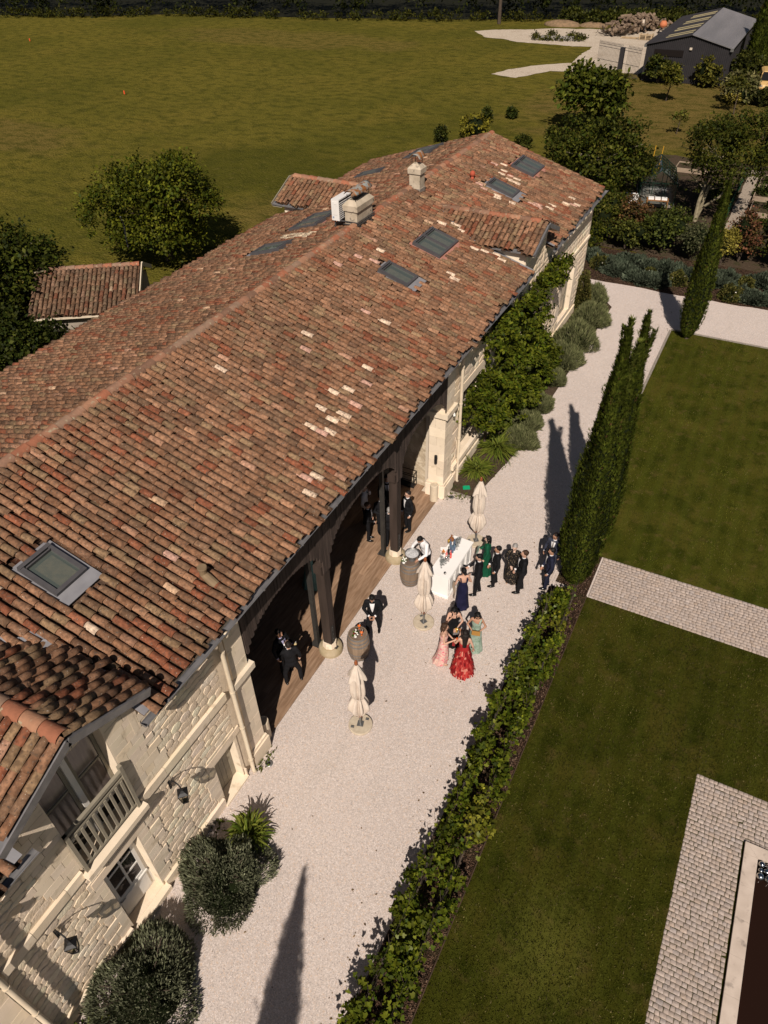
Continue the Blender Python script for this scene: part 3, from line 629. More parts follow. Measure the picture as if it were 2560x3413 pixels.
gutter(GX_, GZ_, Y0, 1.83); gutter(GX_, GZ_, 4.34, 26.25); gutter(GX_+.03, GZ_-.02, 28.75, 36.95); gutter(XB-.05, ZB-.05, Y0, 27.4); gutter(XB-.05, ZB-.05, 30.4, 36.95)
def downpipe(x, y, z1, z0=0., r=.055):
    b = MB(); b.tube([(GX_, y, GZ_-.06), (GX_, y, GZ_-.16), (x, y, GZ_-.42), (x, y, z1), (x, y, z0+.06), (x+.05, y, z0)], r, 10)
    d = b.build('downpipe', M_pipe, house, True, smooth=True)
    for z in np.arange(.55, 5, 1.45):
        c = MB(); c.lathe([(r+.012, -.03), (r+.014, 0), (r+.012, .03)], 10, (x, y, z)); c.build('pipe_collar', M_pipe, d)
downpipe(-7.69, 6.78, 4.9); downpipe(-7.69, 20.0, 4.9); downpipe(-7.58, .34, 4.9)
# ---- skylights ------------------------------------------------------
def skylight(y0, y1, xt, xb, n, fl, front):
    """frame lies on the roof plane; built in slope axes s (down), t (along y), w (normal)"""
    up, nn, s0 = (upF, nF, 1) if front else (upB, nB, -1)
    o = np.array([xt, y0, float(zmain(xt))]); dn = -up; L = abs(xb-xt)/abs(dn[0]); Wd = y1-y0; T_ = np.array([0, 1., 0])
    def P(s, t, w): return tuple(o+dn*s+T_*t+nn*w)
    def slab(b, s0, s1, t0, t1, w0, w1):
        b.add([P(s0, t0, w0), P(s1, t0, w0), P(s1, t1, w0), P(s0, t1, w0), P(s0, t0, w1), P(s1, t0, w1), P(s1, t1, w1), P(s0, t1, w1)],
              [(0, 3, 2, 1), (4, 5, 6, 7), (0, 1, 5, 4), (1, 2, 6, 5), (2, 3, 7, 6), (3, 0, 4, 7)])
    fr = MB(); w0, w1 = -.06, .17; bw = .085
    slab(fr, 0, bw, 0, Wd, w0, w1+.02); slab(fr, L-bw, L, 0, Wd, w0, w1)
    slab(fr, bw, L-bw, 0, bw, w0, w1+.004); slab(fr, bw, L-bw, Wd-bw, Wd, w0, w1+.004)
    if n == 2: slab(fr, bw, L-bw, Wd/2-.055, Wd/2+.055, w0, w1+.008)
    f = fr.build('skylight', M_frame, house, True)
    ins = MB(); slab(ins, .13, .16, .1, Wd-.1, .03, .2); ins.build('top_cover', M_frame, f)
    cells = [(bw, Wd-bw)] if n == 1 else [(bw, Wd/2-.055), (Wd/2+.055, Wd-bw)]
    for a, c in cells:
        lin = MB(); D = -.42                                      # shaft lining seen through the glass
        lin.add([P(bw, a, D), P(L-bw, a, D), P(L-bw, c, D), P(bw, c, D), P(bw, a, .1), P(L-bw, a, .1), P(L-bw, c, .1), P(bw, c, .1)], [(0, 1, 5, 4), (1, 2, 6, 5), (2, 3, 7, 6), (3, 0, 4, 7)])
        lin.build('shaft_lining', M_lining, f)
        fl_ = MB(); fl_.add([P(bw, a, D+.003), P(L-bw, a, D+.003), P(L-bw, c, D+.003), P(bw, c, D+.003)], [(0, 1, 2, 3)]); fl_.build('room_below', M_dark if front and y0 < 10 else M_roomg, f)
        g = MB(); g.add([P(bw, a, .12), P(L-bw, a, .12), P(L-bw, c, .12), P(bw, c, .12)], [(0, 1, 2, 3)]); g.build('pane', M_pane, f)
    fa = MB(); m = M_lead if fl == 'lead' else M_redlead; e = .3 if fl == 'lead' else .2
    slab(fa, L, L+e, -.12, Wd+.12, .045, .075); slab(fa, -.1, L, -.12, -.002, .045, .07); slab(fa, -.1, L, Wd+.002, Wd+.12, .045, .07); slab(fa, -.12, -.002, 0, Wd, .045, .08)
    fa.build('flashing', m, f)
M_roomg = mat('pale room below', (.4, .45, .36), (.32, .36, .28), 2, .9)
M_pane = clear_glass('window pane', (.85, .95, .9), .13, .01)
_t = M_pane.node_tree; _o = _t.nodes['Material Output']; _d = _t.nodes.new('ShaderNodeBsdfDiffuse'); _d.inputs[0].default_value = (.42, .5, .44, 1)   # pale diffuse layer painting in the sky reflected by the pane
_m = _t.nodes.new('ShaderNodeMixShader'); _m.inputs[0].default_value = .15; _src = _o.inputs[0].links[0].from_socket; _t.links.new(_src, _m.inputs[1]); _t.links.new(_d.outputs[0], _m.inputs[2]); _t.links.new(_m.outputs[0], _o.inputs[0])
for a in SKY_F: skylight(*a, True)
for a in SKY_B: skylight(*a, False)
# ---- chimneys --------------------------------------------------------
M_chim = mat('cream chimney render', (.56, .47, .36), (.42, .35, .26), 3, .9, bump=.3, bscale=20, c3=(.13, .11, .09), s3=7., t3=(.6, .74))
M_rust = mat('rusted sheet iron', (.33, .35, .33), (.30, .12, .04), 5, .7, metal=.2, lo=.42, hi=.58, c3=(.16, .06, .025), s3=11., t3=(.6, .68))
def chimney(x0, x1, y0, y1, zt, cap, name):
    zb = 7.2; b = MB(); b.box(x0, x1, y0, y1, zb, zt); c = b.build('chimney', M_chim, house, True)
    k = MB(); e = .05                                             # flared hood with sloped shoulders
    def ring(d, z): return [(x0-d, y0-d, z), (x1+d, y0-d, z), (x1+d, y1+d, z), (x0-d, y1+d, z)]
    k.add(ring(e, zt+.002)+ring(e+.01, zt+.2)+ring(-.1, zt+.36)+ring(-.14, zt+.36)+ring(-.14, zt+.1), [(3, 2, 1, 0)]+[(i*4+j, i*4+(j+1) % 4, i*4+4+(j+1) % 4, i*4+4+j) for i in range(4) for j in range(4)]); k.build('hood', M_chim, c)
    f = MB(); f.add(ring(-.14, zt+.12), [(0, 1, 2, 3)]); f.build('flue', M_dark, c)
    s = MB(); s.box(x0-.03, x1+.03, y0-.03, y1+.03, zb, 7.62 if cap == 'big' else 7.66); s.build('base', mat('cement collar', (.33, .28, .23), (.24, .2, .17), 6, .95, bump=.4), c)
    bl = MB()
    for z in ((zb+.52, zb+.62) if cap == 'big' else ()):
        for q in ((x0-.05, x1+.05, y0-.05, y0-.03), (x0-.05, x1+.05, y1+.03, y1+.05)): bl.box(*q, z, z+.035)
        bl.box(x1+.032, x1+.055, y0-.1, y1+.1, z, z+.04)
    if bl.v: bl.build('metal_strap', M_zincd, c)
    p = MB()
    for (xx, yy) in ((x0+.08, y0+.08), (x1-.08, y0+.08), (x1-.08, y1-.08), (x0+.08, y1-.08)): p.bar((xx, yy, zt+.3), (xx, yy, zt+.56), .018)
    p.build('cap_stay', M_dark, c)
    r = MB(); n = 8; vs = []
    for y in np.linspace(y0-.02, y1+.06, 9):
        for j in range(n+1):
            t = -1+2*j/n; vs.append(((x0+x1)/2+t*(x1-x0)/2*1.05, y+.02*math.sin(5*t), zt+.74-.17*t*t+.012*math.sin(y*9+j)+(.05*(y-y0) if cap == 'small' else 0)))
    m = n+1; r.add(vs, [(i*m+j, i*m+j+1, (i+1)*m+j+1, (i+1)*m+j) for i in range(8) for j in range(n)])
    o = r.build('rain_cap', M_rust, c, smooth=True); md = o.modifiers.new('t', 'SOLIDIFY'); md.thickness = .012
chimney(*CHIM[0], 8.2, 'big', ''); chimney(*CHIM[1], 8.22, 'small', '')
# round vents on the roof
v = MB(); zz = float(zmain(-8.42)); v.tube([(-8.15, 7.5, zz-.02), (-8.33, 7.5, zz+.13), (-8.42, 7.5, zz+.2), (-8.42, 7.5, zz+.34)], [.11, .1, .085, .085], 12); v.lathe([(.105, 0), (.11, .03), (.1, .06)], 14, (-8.42, 7.5, zz+.34))
v.build('roof_vent', mat('ochre painted vent', (.24, .17, .10), (.2, .14, .085), 5, .6), house, True, smooth=False)
v = MB(); zz = float(zmain(-12.0)); v.tube([(-12.0, 30.97, zz), (-12.0, 30.97, zz+.25)], .07, 10); v.ell((-12.0, 30.97, zz+.34), (.12, .12, .13), 12, 8); v.build('roof_vent', mat('red clay vent', (.42, .09, .05), rough=.7), house, True, smooth=True)
# ---- walls -----------------------------------------------------------
def pierced(b, y0, y1, z0, z1, holes, x1, th=.5):
    ys = sorted({y0, y1, *[h[0] for h in holes], *[h[1] for h in holes]}); zs = sorted({z0, z1, *[h[2] for h in holes], *[h[3] for h in holes]})
    for a, c in zip(ys[:-1], ys[1:]):
        for d, e in zip(zs[:-1], zs[1:]):
            m = ((a+c)/2, (d+e)/2)
            if any(h[0] < m[0] < h[1] and h[2] < m[1] < h[3] for h in holes): continue
            b.box(x1-th, x1, a, c, d, e)
MX = WX-.025                                                     # mortar face, stones stand proud of it
DOOR = (2.5, 3.5, .18, 2.66); BALC = (2.32, 3.8, 3.5, 6.36); SDOOR = (5.75, 6.55, .0, 1.8)
OPN = [DOOR, BALC, SDOOR]
w = MB(); pierced(w, .3, 6.95, 0, 5.72, [DOOR, (2.32, 3.8, 3.5, 5.72), SDOOR], MX, .45)
# gable field of the near dormer
zr, sl = 7.14, .46
for (a, c) in ((1.65, 2.32), (3.8, 4.45)):
    za, zc = zr-sl*abs(a-3.05)-.16, zr-sl*abs(c-3.05)-.16
    w.add([(MX, a, 5.722), (MX, c, 5.722), (MX, c, zc), (MX, a, za), (MX-.3, a, 5.722), (MX-.3, c, 5.722), (MX-.3, c, zc), (MX-.3, a, za)], [(0, 1, 2, 3), (7, 6, 5, 4), (0, 3, 7, 4), (1, 5, 6, 2), (3, 2, 6, 7)])
w.add([(MX, 2.32, 6.36), (MX, 3.8, 6.36), (MX, 3.8, zr-sl*.75-.16), (MX, 3.05, zr-.16), (MX, 2.32, zr-sl*.73-.16)], [(0, 1, 2, 3, 4)])
wall = w.build('court_wall', M_mortar, house, True)
WIN1 = (20.45, 22.3, .95, 3.72); WIN2 = (32.6, 34.6, .55, 3.0); WIN3 = (25.4, 27.2, .95, 3.3)
wf = MB(); pierced(wf, 19.55, 36.7, 0, 5.7, [WIN1, WIN2, WIN3], MX, .45)
zr2, sl2 = 7.2, .43
wf.add([(MX, 26.2, 5.702), (MX, 28.8, 5.702), (MX, 28.8, zr2-sl2*1.3-.16), (MX, 27.5, zr2-.16), (MX, 26.2, zr2-sl2*1.3-.16)], [(0, 1, 2, 3, 4)])
wallf = wf.build('far_wall', M_mortar, house, True)
wb = MB(); wb.box(-19.9, -19.6, Y0, 36.7, 0, 5.62); wb.box(-19.6, -8.28, 36.35, 36.7, 0, 5.6); wb.box(-19.6, -8.3, 6.5, 6.9, 0, 5.6); wb.box(-19.6, -8.3, 19.3, 19.7, 0, 5.6); wb.box(-19.6, -8.3, -5.9, -5.6, 0, 5.6)
wb.add([(-19.6, 36.7, 5.6), (-7.9, 36.7, 5.6), (XR, 36.7, 7.55)], [(0, 1, 2)]); wb.box(-19.6, -11.5, 27.6, 28.0, 0, 5.6)
wb.build('outer_wall', M_mortar, house, True)
hb = MB(); hb.box(-13.6, -13.45, 6.9, 19.3, 0, 7.4); hb.build('hall_back_wall', M_inner_shade, house, True)
# ---- stones: courses of rubble and dressed blocks -----------------------
STN = []; STC = []; DRS = []
def courses(y0, y1, z0, z1, opn, hmin, hmax, wmin, wmax, rough, dress_w=.34, seed=3, tmax=None, dz=.26, edges=()):
    r = random.Random(seed); z = z0; row = 0
    while z < z1-.04:
        h = r.uniform(hmin, hmax)
        if z1-z-h < hmin*.8: h = z1-z
        spans = [(y0, y1)]
        for (a, c, d, e) in opn:                                 # cut by openings
            if z+h*.5 > d and z+h*.5 < e:
                spans = [s for q in spans for s in ((q[0], min(q[1], a)), (max(q[0], c), q[1])) if s[1]-s[0] > .04]
        for (p, q) in spans:
            y = p
            while y < q-.03:
                near_o = False
                wdt = r.uniform(wmin, wmax)
                if q-(y+wdt) < wmin*.8: wdt = q-y
                mid = y+wdt/2
                for (a, c, d, e) in opn:
                    g = dress_w*(1.25 if row % 2 else .8)
                    if d-.05 < z+h/2 < e+dz and (abs(mid-a) < g or abs(mid-c) < g or (a < mid < c)): near_o = True
                for ed in edges:
                    if abs(mid-ed) < dress_w*(1.4 if row % 2 else .9): near_o = True
                top = z+h
                if tmax is None or top < tmax(mid):
                    (DRS if near_o else STN).append((y, y+wdt, z, top, rough))
                y += wdt
            row += 0
        z += h; row += 1
def gtop(yd, zr, sl): return lambda y: max(5.72, zr-sl*abs(y-yd)-.2) if abs(y-yd) < 1.4 else 5.72
courses(.42, 6.62, .34, 3.3, OPN, .15, .25, .2, .46, 1, .36, 3)
courses(.42, 6.62, 3.62, 6.9, OPN, .15, .25, .2, .46, 1, .36, 5, tmax=gtop(3.05, 7.14, .46), edges=(1.9, 4.3))
courses(19.6, 36.62, .42, 5.68, [WIN1, WIN2, WIN3], .2, .3, .35, .75, .35, .45, 7)
courses(26.3, 28.7, 5.7, 7.1, [], .2, .28, .35, .7, .3, .3, 8, tmax=lambda y: 7.2-.43*abs(y-27.5)-.2)
# a rubble stone template: rounded pillow face towards +x, unit size
def pillow(seed):
    r = random.Random(seed); v = []; f = []; n = 8
    def ring(sc, x, jit):
        b = len(v)
        for j in range(n):
            a = 2*math.pi*(j+.5)/n; c, s = math.cos(a), math.sin(a); q = max(abs(c), abs(s)); e = 1/q*(r.uniform(.84, .98) if abs(abs(c)-abs(s)) < .45 else 1.)*.5
            e = min(e, .5/q)*r.uniform(1-jit, 1.03); v.append((x+r.uniform(-.12, .12)*(x > .4), c*e*sc, s*e*sc))
        return b
    a = ring(1.0, 0, .06); b = ring(1.0, .6, .06); c = ring(.9, 1.0, .08)
    for p, q in ((a, b), (b, c)): f += [(p+j, p+(j+1) % n, q+(j+1) % n, q+j) for j in range(n)]
    f += [(c, c+1, c+2, c+3), (c, c+3, c+4, c+7), (c+4, c+5, c+6, c+7)]
    return np.array(v), np.array(f)
PIL = [pillow(s) for s in range(7)]; PILM = []
for (v_, f_) in PIL:
    me = np_mesh('stone', v_, f_); me.materials.append(M_stone_o); PILM.append(me)
def scol(n, r=rng): return np.clip(np.array([.87, .715, .55])*r.normal(1, .055, (n, 1))+np.array([1, .3, -1])*r.normal(0, .012, (n, 1)), .2, .86)
A = np.array(STN); ns = len(A); gap = .013
P = np.stack([np.full(ns, MX), (A[:, 0]+A[:, 1])/2, (A[:, 2]+A[:, 3])/2], 1)
S = np.stack([np.where(A[:, 4] > .5, rng.uniform(.008, .019, ns), rng.uniform(.008, .014, ns)), np.maximum(A[:, 1]-A[:, 0]-gap*rng.uniform(.6, 1.6, ns), .05), np.maximum(A[:, 3]-A[:, 2]-gap*rng.uniform(.6, 1.6, ns), .04)], 1)
MS = np.zeros((ns, 4, 4)); MS[:, 3, 3] = 1; MS[:, 0, 0], MS[:, 1, 1], MS[:, 2, 2] = S[:, 0], S[:, 1], S[:, 2]; MS[:, :3, 3] = P
sl_ = rng.normal(0, .04, ns); MS[:, 2, 1] += sl_*S[:, 1]*.6
ra_ = rng.normal(0, .05, ns); MS[:, 1, 2] -= ra_*S[:, 2]; P[:, 2] += 0; SC = scol(ns); vi = rng.integers(0, 7, ns)
dd = np.linalg.norm(P-CAMP, axis=1); dd[~in_frame(P, .0)] += 1e4; od = np.argsort(dd)
for i in od[:298]:
    o = link('stone', PILM[vi[i]], None, wall); o.matrix_basis = Matrix(MS[i].tolist()); o.color = (*SC[i], 1)
for par_, sel in ((wall, P[:, 1] < 10), (wallf, P[:, 1] > 10)):
    rest = np.array([i for i in od[298:] if sel[i]])
    Vs, Fs, Cs = [], [], []; b0 = 0
    for k in range(7):
        q = rest[vi[rest] == k]
        if len(q) == 0: continue
        V, F, C = instance(PIL[k][0], PIL[k][1], MS[q], SC[q]); Vs.append(V); Fs.append(F+b0); Cs.append(C); b0 += len(V)
    link('far_stones', np_mesh('far_stones', np.concatenate(Vs), np.concatenate(Fs), np.concatenate(Cs)), M_stone_a, par_, kind='stuff')
def ashlar(b, x0, x1, y0, y1, z0, z1, g=.006):
    t = random.gauss(1, .05); b.box(x0+0, x1, y0+g/2, y1-g/2, z0+g/2, z1-g/2, (t*random.gauss(1, .01), t, t*random.gauss(1, .02)))
for (a, c, d, e, q) in DRS:
    b = MB(); ashlar(b, MX-.02, MX+.02+random.uniform(0, .005), a, c, d, e, .008); b.build('dressed_block', M_dress, wall if a < 10 else wallf)
# reveals and lintels of openings
def reveal(o, par_, depth=.26, sill=True):
    a, c, d, e = o; b = MB()
    b.box(MX-depth, MX+.022, a-.004, a+.02, d, e); b.box(MX-depth, MX+.022, c-.02, c+.004, d, e); b.box(MX-depth, MX+.018, a+.02, c-.02, e-.02, e+.003)
    b.build('reveal', M_dress, par_)
    l = MB(); l.box(MX-.05, MX+.033, a-.22, c+.22, e+.004, e+.24, (1.02, 1, 1)); l.build('lintel', M_dress, par_)
reveal(DOOR, wall, .3); reveal(SDOOR, wall, .3)
for o_ in (WIN1, WIN2, WIN3): reveal(o_, wallf)
b = MB(); a, c, d, e = BALC; b.box(MX-.34, MX+.022, a-.01, a+.03, d, e+.1); b.box(MX-.34, MX+.022, c-.03, c+.01, d, e+.1); b.build('reveal', M_dress, wall)
# string course, plinth, sills
def band(y0, y1, z0, z1, xo, step, par_, name):
    y = y0
    while y < y1-.01:
        s = min(step*random.uniform(.8, 1.2), y1-y)
        if y1-(y+s) < .2: s = y1-y
        b = MB(); ashlar(b, MX-.05, xo, y, y+s, z0, z1, .008); b.build(name, M_dress, par_); y += s
band(.44, 2.28, 3.32, 3.58, WX+.05, .8, wall, 'string_course_block'); band(3.84, 6.62, 3.32, 3.58, WX+.05, .8, wall, 'string_course_block')
b = MB(); b.box(MX-.3, WX+.2, 2.26, 3.87, 3.34, 3.485); b.build('balcony_sill', M_dress, wall)
for (p, q) in ((.42, 2.46), (3.54, 5.72), (6.58, 6.62)): band(p, q, 0, .33, WX+.06, .9, wall, 'plinth_block')
b = MB(); b.box(MX-.3, WX+.14, 2.44, 3.56, 0, .17); b.build('door_step', M_dress, wall)
b = MB(); b.box(MX-.3, WX+.1, 5.7, 6.6, -.02, .06); b.build('door_step', M_dress, wall)
band(19.6, 36.6, 0, .4, WX+.05, 1.1, wallf, 'plinth_block')
for o_ in (WIN1, WIN3): band(19.6 if o_ is WIN1 else 25.2, 22.5 if o_ is WIN1 else 27.4, o_[2]-.2, o_[2], WX+.12, 1.4, wallf, 'window_sill')
band(22.6, 25.1, 3.9, 4.02, WX+.05, 1.2, wallf, 'string_course_block'); band(29.5, 36.6, 3.55, 3.7, WX+.06, 1.2, wallf, 'string_course_block')
# corner pillar blocks: hall pillars and projecting bay
def pillar(x0, x1, y0, y1, z1, par_, h=.34, cap=None, seed=1):
    r = random.Random(seed); z = .62; i = 0
    q = MB(); q.box(x0+.02, x1-.02, y0+.02, y1-.02, 0, z1); p = q.build('pillar', M_mortar, par_, True)
    b = MB(); ashlar(b, x0-.07, x1+.09, y0-.07, y1+.07, 0, .55); b.build('dressed_block', M_dress, p)
    b = MB(); ashlar(b, x0-.05, x1+.05, y0-.045, y1+.045, .552, .64); b.build('dressed_block', M_dress, p)
    z = .645
    while z < z1-.08:
        hh = min(h*r.uniform(.9, 1.1), z1-z)
        if cap and z < cap < z+hh: hh = cap-z
        if cap and abs(z-cap) < .01:
            b = MB(); ashlar(b, x0-.11, x1+.11, y0-.11, y1+.11, z, z+.2); b.build('dressed_block', M_dress, p); z += .203; cap = None; continue
        if i % 2 == 0:
            m = (y0+y1)/2+r.uniform(-.08, .08)
            for a_, c_ in ((y0, m), (m, y1)):
                b = MB(); ashlar(b, x0, x1, a_, c_, z, z+hh); b.build('dressed_block', M_dress, p)
        else:
            m = (x0+x1)/2+r.uniform(-.1, .1)
            for a_, c_ in ((x0, m), (m, x1)):
                b = MB(); t = random.gauss(1, .045); b.box(a_+.003, c_-.003, y0, y1, z+.003, z+hh-.003, (t, t, t)); b.build('dressed_block', M_dress, p)
        z += hh; i += 1
    return p
pillar(-8.35, WX+.04, 6.955, 7.5, 5.6, house, cap=3.42, seed=2)
pillar(-8.36, WX+.04, 18.86, 19.54, 5.6, house, cap=3.5, seed=3)
pillar(-8.3, WX+.13, -1.2, .28, 5.3, house, seed=4)
b = MB(); b.box(-13.45, -8.37, 19.2, 19.29, 0, 5.5); b.build('hall_end_wall', mat('rough limestone wall', (.56, .46, .33), (.42, .34, .24), 2.5, .95, bump=.8, bscale=9, bdist=.05, c3=(.62, .53, .4), s3=4., t3=(.5, .6)), house, True)
b = MB(); b.box(-13.45, -8.36, 6.9, 6.98, 0, 5.5); b.build('hall_end_wall', M_inner_shade, house, True)
# ---- near door, balcony window, small door --------------------------------
dx = WX-.26
dr = MB(); dr.box(dx-.05, dx, 2.52, 3.48, .2, 2.64); door = dr.build('door', M_white, wall)
def framebars(y0, y1, z0, z1, x, t, ny, nz, w, par_, m, name='glazing_bar'):
    b = MB(); b.box(x, x+t, y0, y0+w*1.5, z0, z1); b.box(x, x+t, y1-w*1.5, y1, z0, z1); b.box(x, x+t, y0+w*1.5, y1-w*1.5, z1-w*1.6, z1); b.box(x, x+t, y0+w*1.5, y1-w*1.5, z0, z0+w*1.6); b.build('frame', m, par_)
    for i in range(1, ny): yy = y0+(y1-y0)*i/ny; b = MB(); b.box(x+.004, x+t-.004, yy-w/2, yy+w/2, z0+w*1.6, z1-w*1.6); b.build(name, m, par_)
    for i in range(1, nz): zz_ = z0+(z1-z0)*i/nz; b = MB(); b.box(x+.006, x+t-.006, y0+w*1.5, y1-w*1.5, zz_-w/2, zz_+w/2); b.build(name, m, par_)
    ys = [y0+(y1-y0)*i/ny for i in range(ny+1)]; zs = [z0+(z1-z0)*i/nz for i in range(nz+1)]
    return ys, zs
ys, zs = framebars(2.6, 3.4, 1.0, 2.56, dx+.002, .03, 2, 3, .05, door, M_white)
for i in range(2):
    for j in range(3):
        b = MB(); b.box(dx+.002, dx+.012, ys[i]+.03, ys[i+1]-.03, zs[j]+.03, zs[j+1]-.03); b.build('pane', M_winglass, door)
b = MB(); b.box(dx, dx+.025, 2.62, 3.38, .3, .9); b.build('panel', M_white, door); b = MB(); b.box(dx, dx+.06, 2.58, 3.42, .93, .985); b.build('rail', M_white, door)
b = MB(); b.tube([(dx+.03, 2.63, 1.0), (dx+.07, 2.63, 1.0), (dx+.07, 2.74, 1.0)], .012, 6); b.build('handle', M_zinc, door)
# balcony window (two leaves, grey central post)
bx_ = MX-.3
b = MB(); b.box(bx_-.05, bx_, 2.34, 3.78, 3.5, 6.36); bw = b.build('balcony_window', M_white, wall)
for (a, c) in ((2.36, 3.0), (3.12, 3.76)):
    ys, zs = framebars(a, c, 4.05, 6.3, bx_+.002, .04, 1, 2, .045, bw, M_taupe)
    for j in range(2):
        b = MB(); b.box(bx_+.003, bx_+.02, a+.06, c-.06, zs[j]+.05, zs[j+1]-.05); b.build('pane', M_curtain, bw)
    b = MB(); b.box(bx_+.002, bx_+.05, a, c, 3.95, 4.045); b.build('rail', M_white, bw); b = MB(); b.box(bx_+.002, bx_+.02, a+.04, c-.04, 3.54, 3.93); b.build('panel', M_winglass, bw)
b = MB(); b.box(bx_+.002, bx_+.09, 3.005, 3.115, 3.5, 6.3); b.build('mullion', M_white, bw)
b = MB(); b.box(WX+.02, WX+.09, 2.33, 3.79, 4.78, 4.86); b.box(WX+.0, WX+.06, 2.33, 3.79, 4.60, 4.66); b.box(WX+.03, WX+.08, 2.33, 3.79, 3.60, 3.66); b.box(WX+.02, WX+.1, 3.72, 3.79, 3.49, 5.0); b.box(WX+.02, WX+.1, 2.33, 2.4, 3.49, 4.86)
rail = b.build('balcony_railing', M_taupe, wall)
for i in range(9):
    yy = 2.52+i*.142; b = MB(); b.box(WX+.035, WX+.075, yy-.026, yy+.026, 3.66, 4.6); b.build('slat', M_taupe, rail)
# small plank door
b = MB(); b.box(dx-.05, dx-.01, 5.77, 6.53, .06, 1.79); sd = b.build('plank_door', M_taupe, wall)
for i in range(5): b = MB(); b.box(dx-.008, dx+.012, 5.775+i*.151, 5.775+i*.151+.144, .07, 1.78); b.build('plank', M_taupe, sd)
# far windows
for o_, pw in ((WIN1, 2), (WIN2, 2), (WIN3, 2)):
    a, c, d, e = o_; b = MB(); b.box(MX-.3, MX-.26, a+.01, c-.01, d, e-.01); wn = b.build('window', M_taupe, wallf)
    ys, zs = framebars(a+.05, c-.05, d+.05, e-.06, MX-.258, .05, 2, 3, .05, wn, M_taupe)
    for i in range(2):
        for j in range(3): b = MB(); b.box(MX-.258, MX-.24, ys[i]+.04, ys[i+1]-.04, zs[j]+.04, zs[j+1]-.04); b.build('pane', M_winglass, wn)
# ---- open hall: floor planks, posts, boarded arches --------------------------
M_plank_o = mat('wood look floor plank', (1, 1, 1), (.66, .62, .58), 5, .55, bump=.15, bscale=40, tint='obj', stretch=(3, .35, 1), spec=.15, c3=(.09, .055, .035), s3=3., t3=(.66, .8))
fl = MB(); fl.box(-13.5, -7.88, 6.98, 19.2, -.05, .012); floor = fl.build('hall_floor', mat('floor grout', (.16, .12, .09), rough=.9), house, True)
pl, pf = bev_box(.06); pmesh = np_mesh('plank', pl, pf); pmesh.materials.append(M_plank_o)
cnt = 0
for i in range(14):
    x1 = -7.885-i*.2; y = 7.0-(i*.43 % 1.2)
    while y < 19.2:
        a, c = max(y, 7.0), min(y+1.2, 19.19)
        if c-a > .05:
            o = link('plank', pmesh, None, floor); t = random.gauss(1, .1); o.color = (.33*t, .215*t, .14*t, 1)
            o.matrix_basis = Matrix.Translation((x1-.1, (a+c)/2, .006)) @ Matrix.Diagonal((.194, c-a-.006, .016, 1)); cnt += 1
        y += 1.2
b = MB(); b.box(-13.45, -10.69, 6.99, 19.19, .013, .02); b.build('inner_floor', mat('hall floor painted in shade', (.1, .066, .044), (.08, .052, .035), 3, .8, stretch=(3, .4, 1)), house, True)  # same floor further in, its shade painted as a darker colour
M_steelp = mat('dark steel', (.06, .055, .048), (.045, .042, .038), 6, .55, metal=.3, spec=.4)
M_lightp = mat('pale steel post', (.58, .5, .4), rough=.6)
POSTS = (11.04, 15.33)
for yp in POSTS:
    b = MB(); b.box(-8.04, -7.77, yp-.135, yp+.135, .42, 5.4); p = b.build('timber_post', M_timber, house, True)
    s = MB(); s.lathe([(.36, -.02), (.36, .1), (.335, .17), (.25, .22)], 28, (-7.9, yp, 0)); s.build('round_base', mat('mossy stone base', (.42, .34, .23), (.34, .27, .16), 4, .9, bump=.4), p, smooth=False)
    s = MB(); s.lathe([(.225, .2), (.205, .42)], 8, (-7.915, yp, 0)); s.build('stone_block', M_dress, p)
    s = MB(); s.box(-7.768, -7.755, yp-.08, yp+.04, .18, 1.15); s.box(-7.768, -7.64, yp-.08, yp+.04, .225, .24); s.build('steel_strap', M_steelp, p)
    for z in (.6, .8, .98, 1.08): s = MB(); s.ell((-7.753, yp-.02, z), (.008, .014, .014), 8, 4); s.build('bolt', M_zinc, p)
    b = MB(); b.box(-8.43, -8.31, yp-.06, yp+.06, .03, 4.9); q = b.build('steel_post', M_steelp, house, True)
    s = MB(); s.box(-8.53, -8.21, yp-.16, yp+.16, .014, .032); s.build('base_plate', M_steelp, q)
    for (u_, v_) in ((-8.5, -.13), (-8.24, -.13), (-8.5, .13), (-8.24, .13)): s = MB(); s.lathe([(.012, 0), (.012, .02)], 8, (u_, yp+v_, .032)); s.build('bolt', M_zinc, q)
    t = MB(); t.bar((-8.1, yp, 4.9), (-13.4, yp, 5.2), .22, .28); t.build('tie_beam', M_timber, house, True)
b = MB(); b.box(-8.53, -8.43, 18.98, 19.08, .03, 4.6); q = b.build('pale_steel_post', M_lightp, house, True); s = MB(); s.box(-8.62, -8.33, 18.88, 19.17, .014, .03); s.build('base_plate', M_lightp, q)
BAYS = [(7.52, 10.87), (11.2, 15.16), (15.5, 18.82)]
def arch_z(y):
    for (a, c) in BAYS:
        if a <= y <= c:
            t = abs((y-(a+c)/2)/((c-a)/2)); return 3.55+1.1*math.sqrt(max(0, 1-t**2.3))**.9
    return None
val = MB(); val.box(-7.9, -7.83, 7.52, 18.84, 4.8, 5.66); val = val.build('eave_beam', M_timber, house, True)
y = 7.525; k = 0
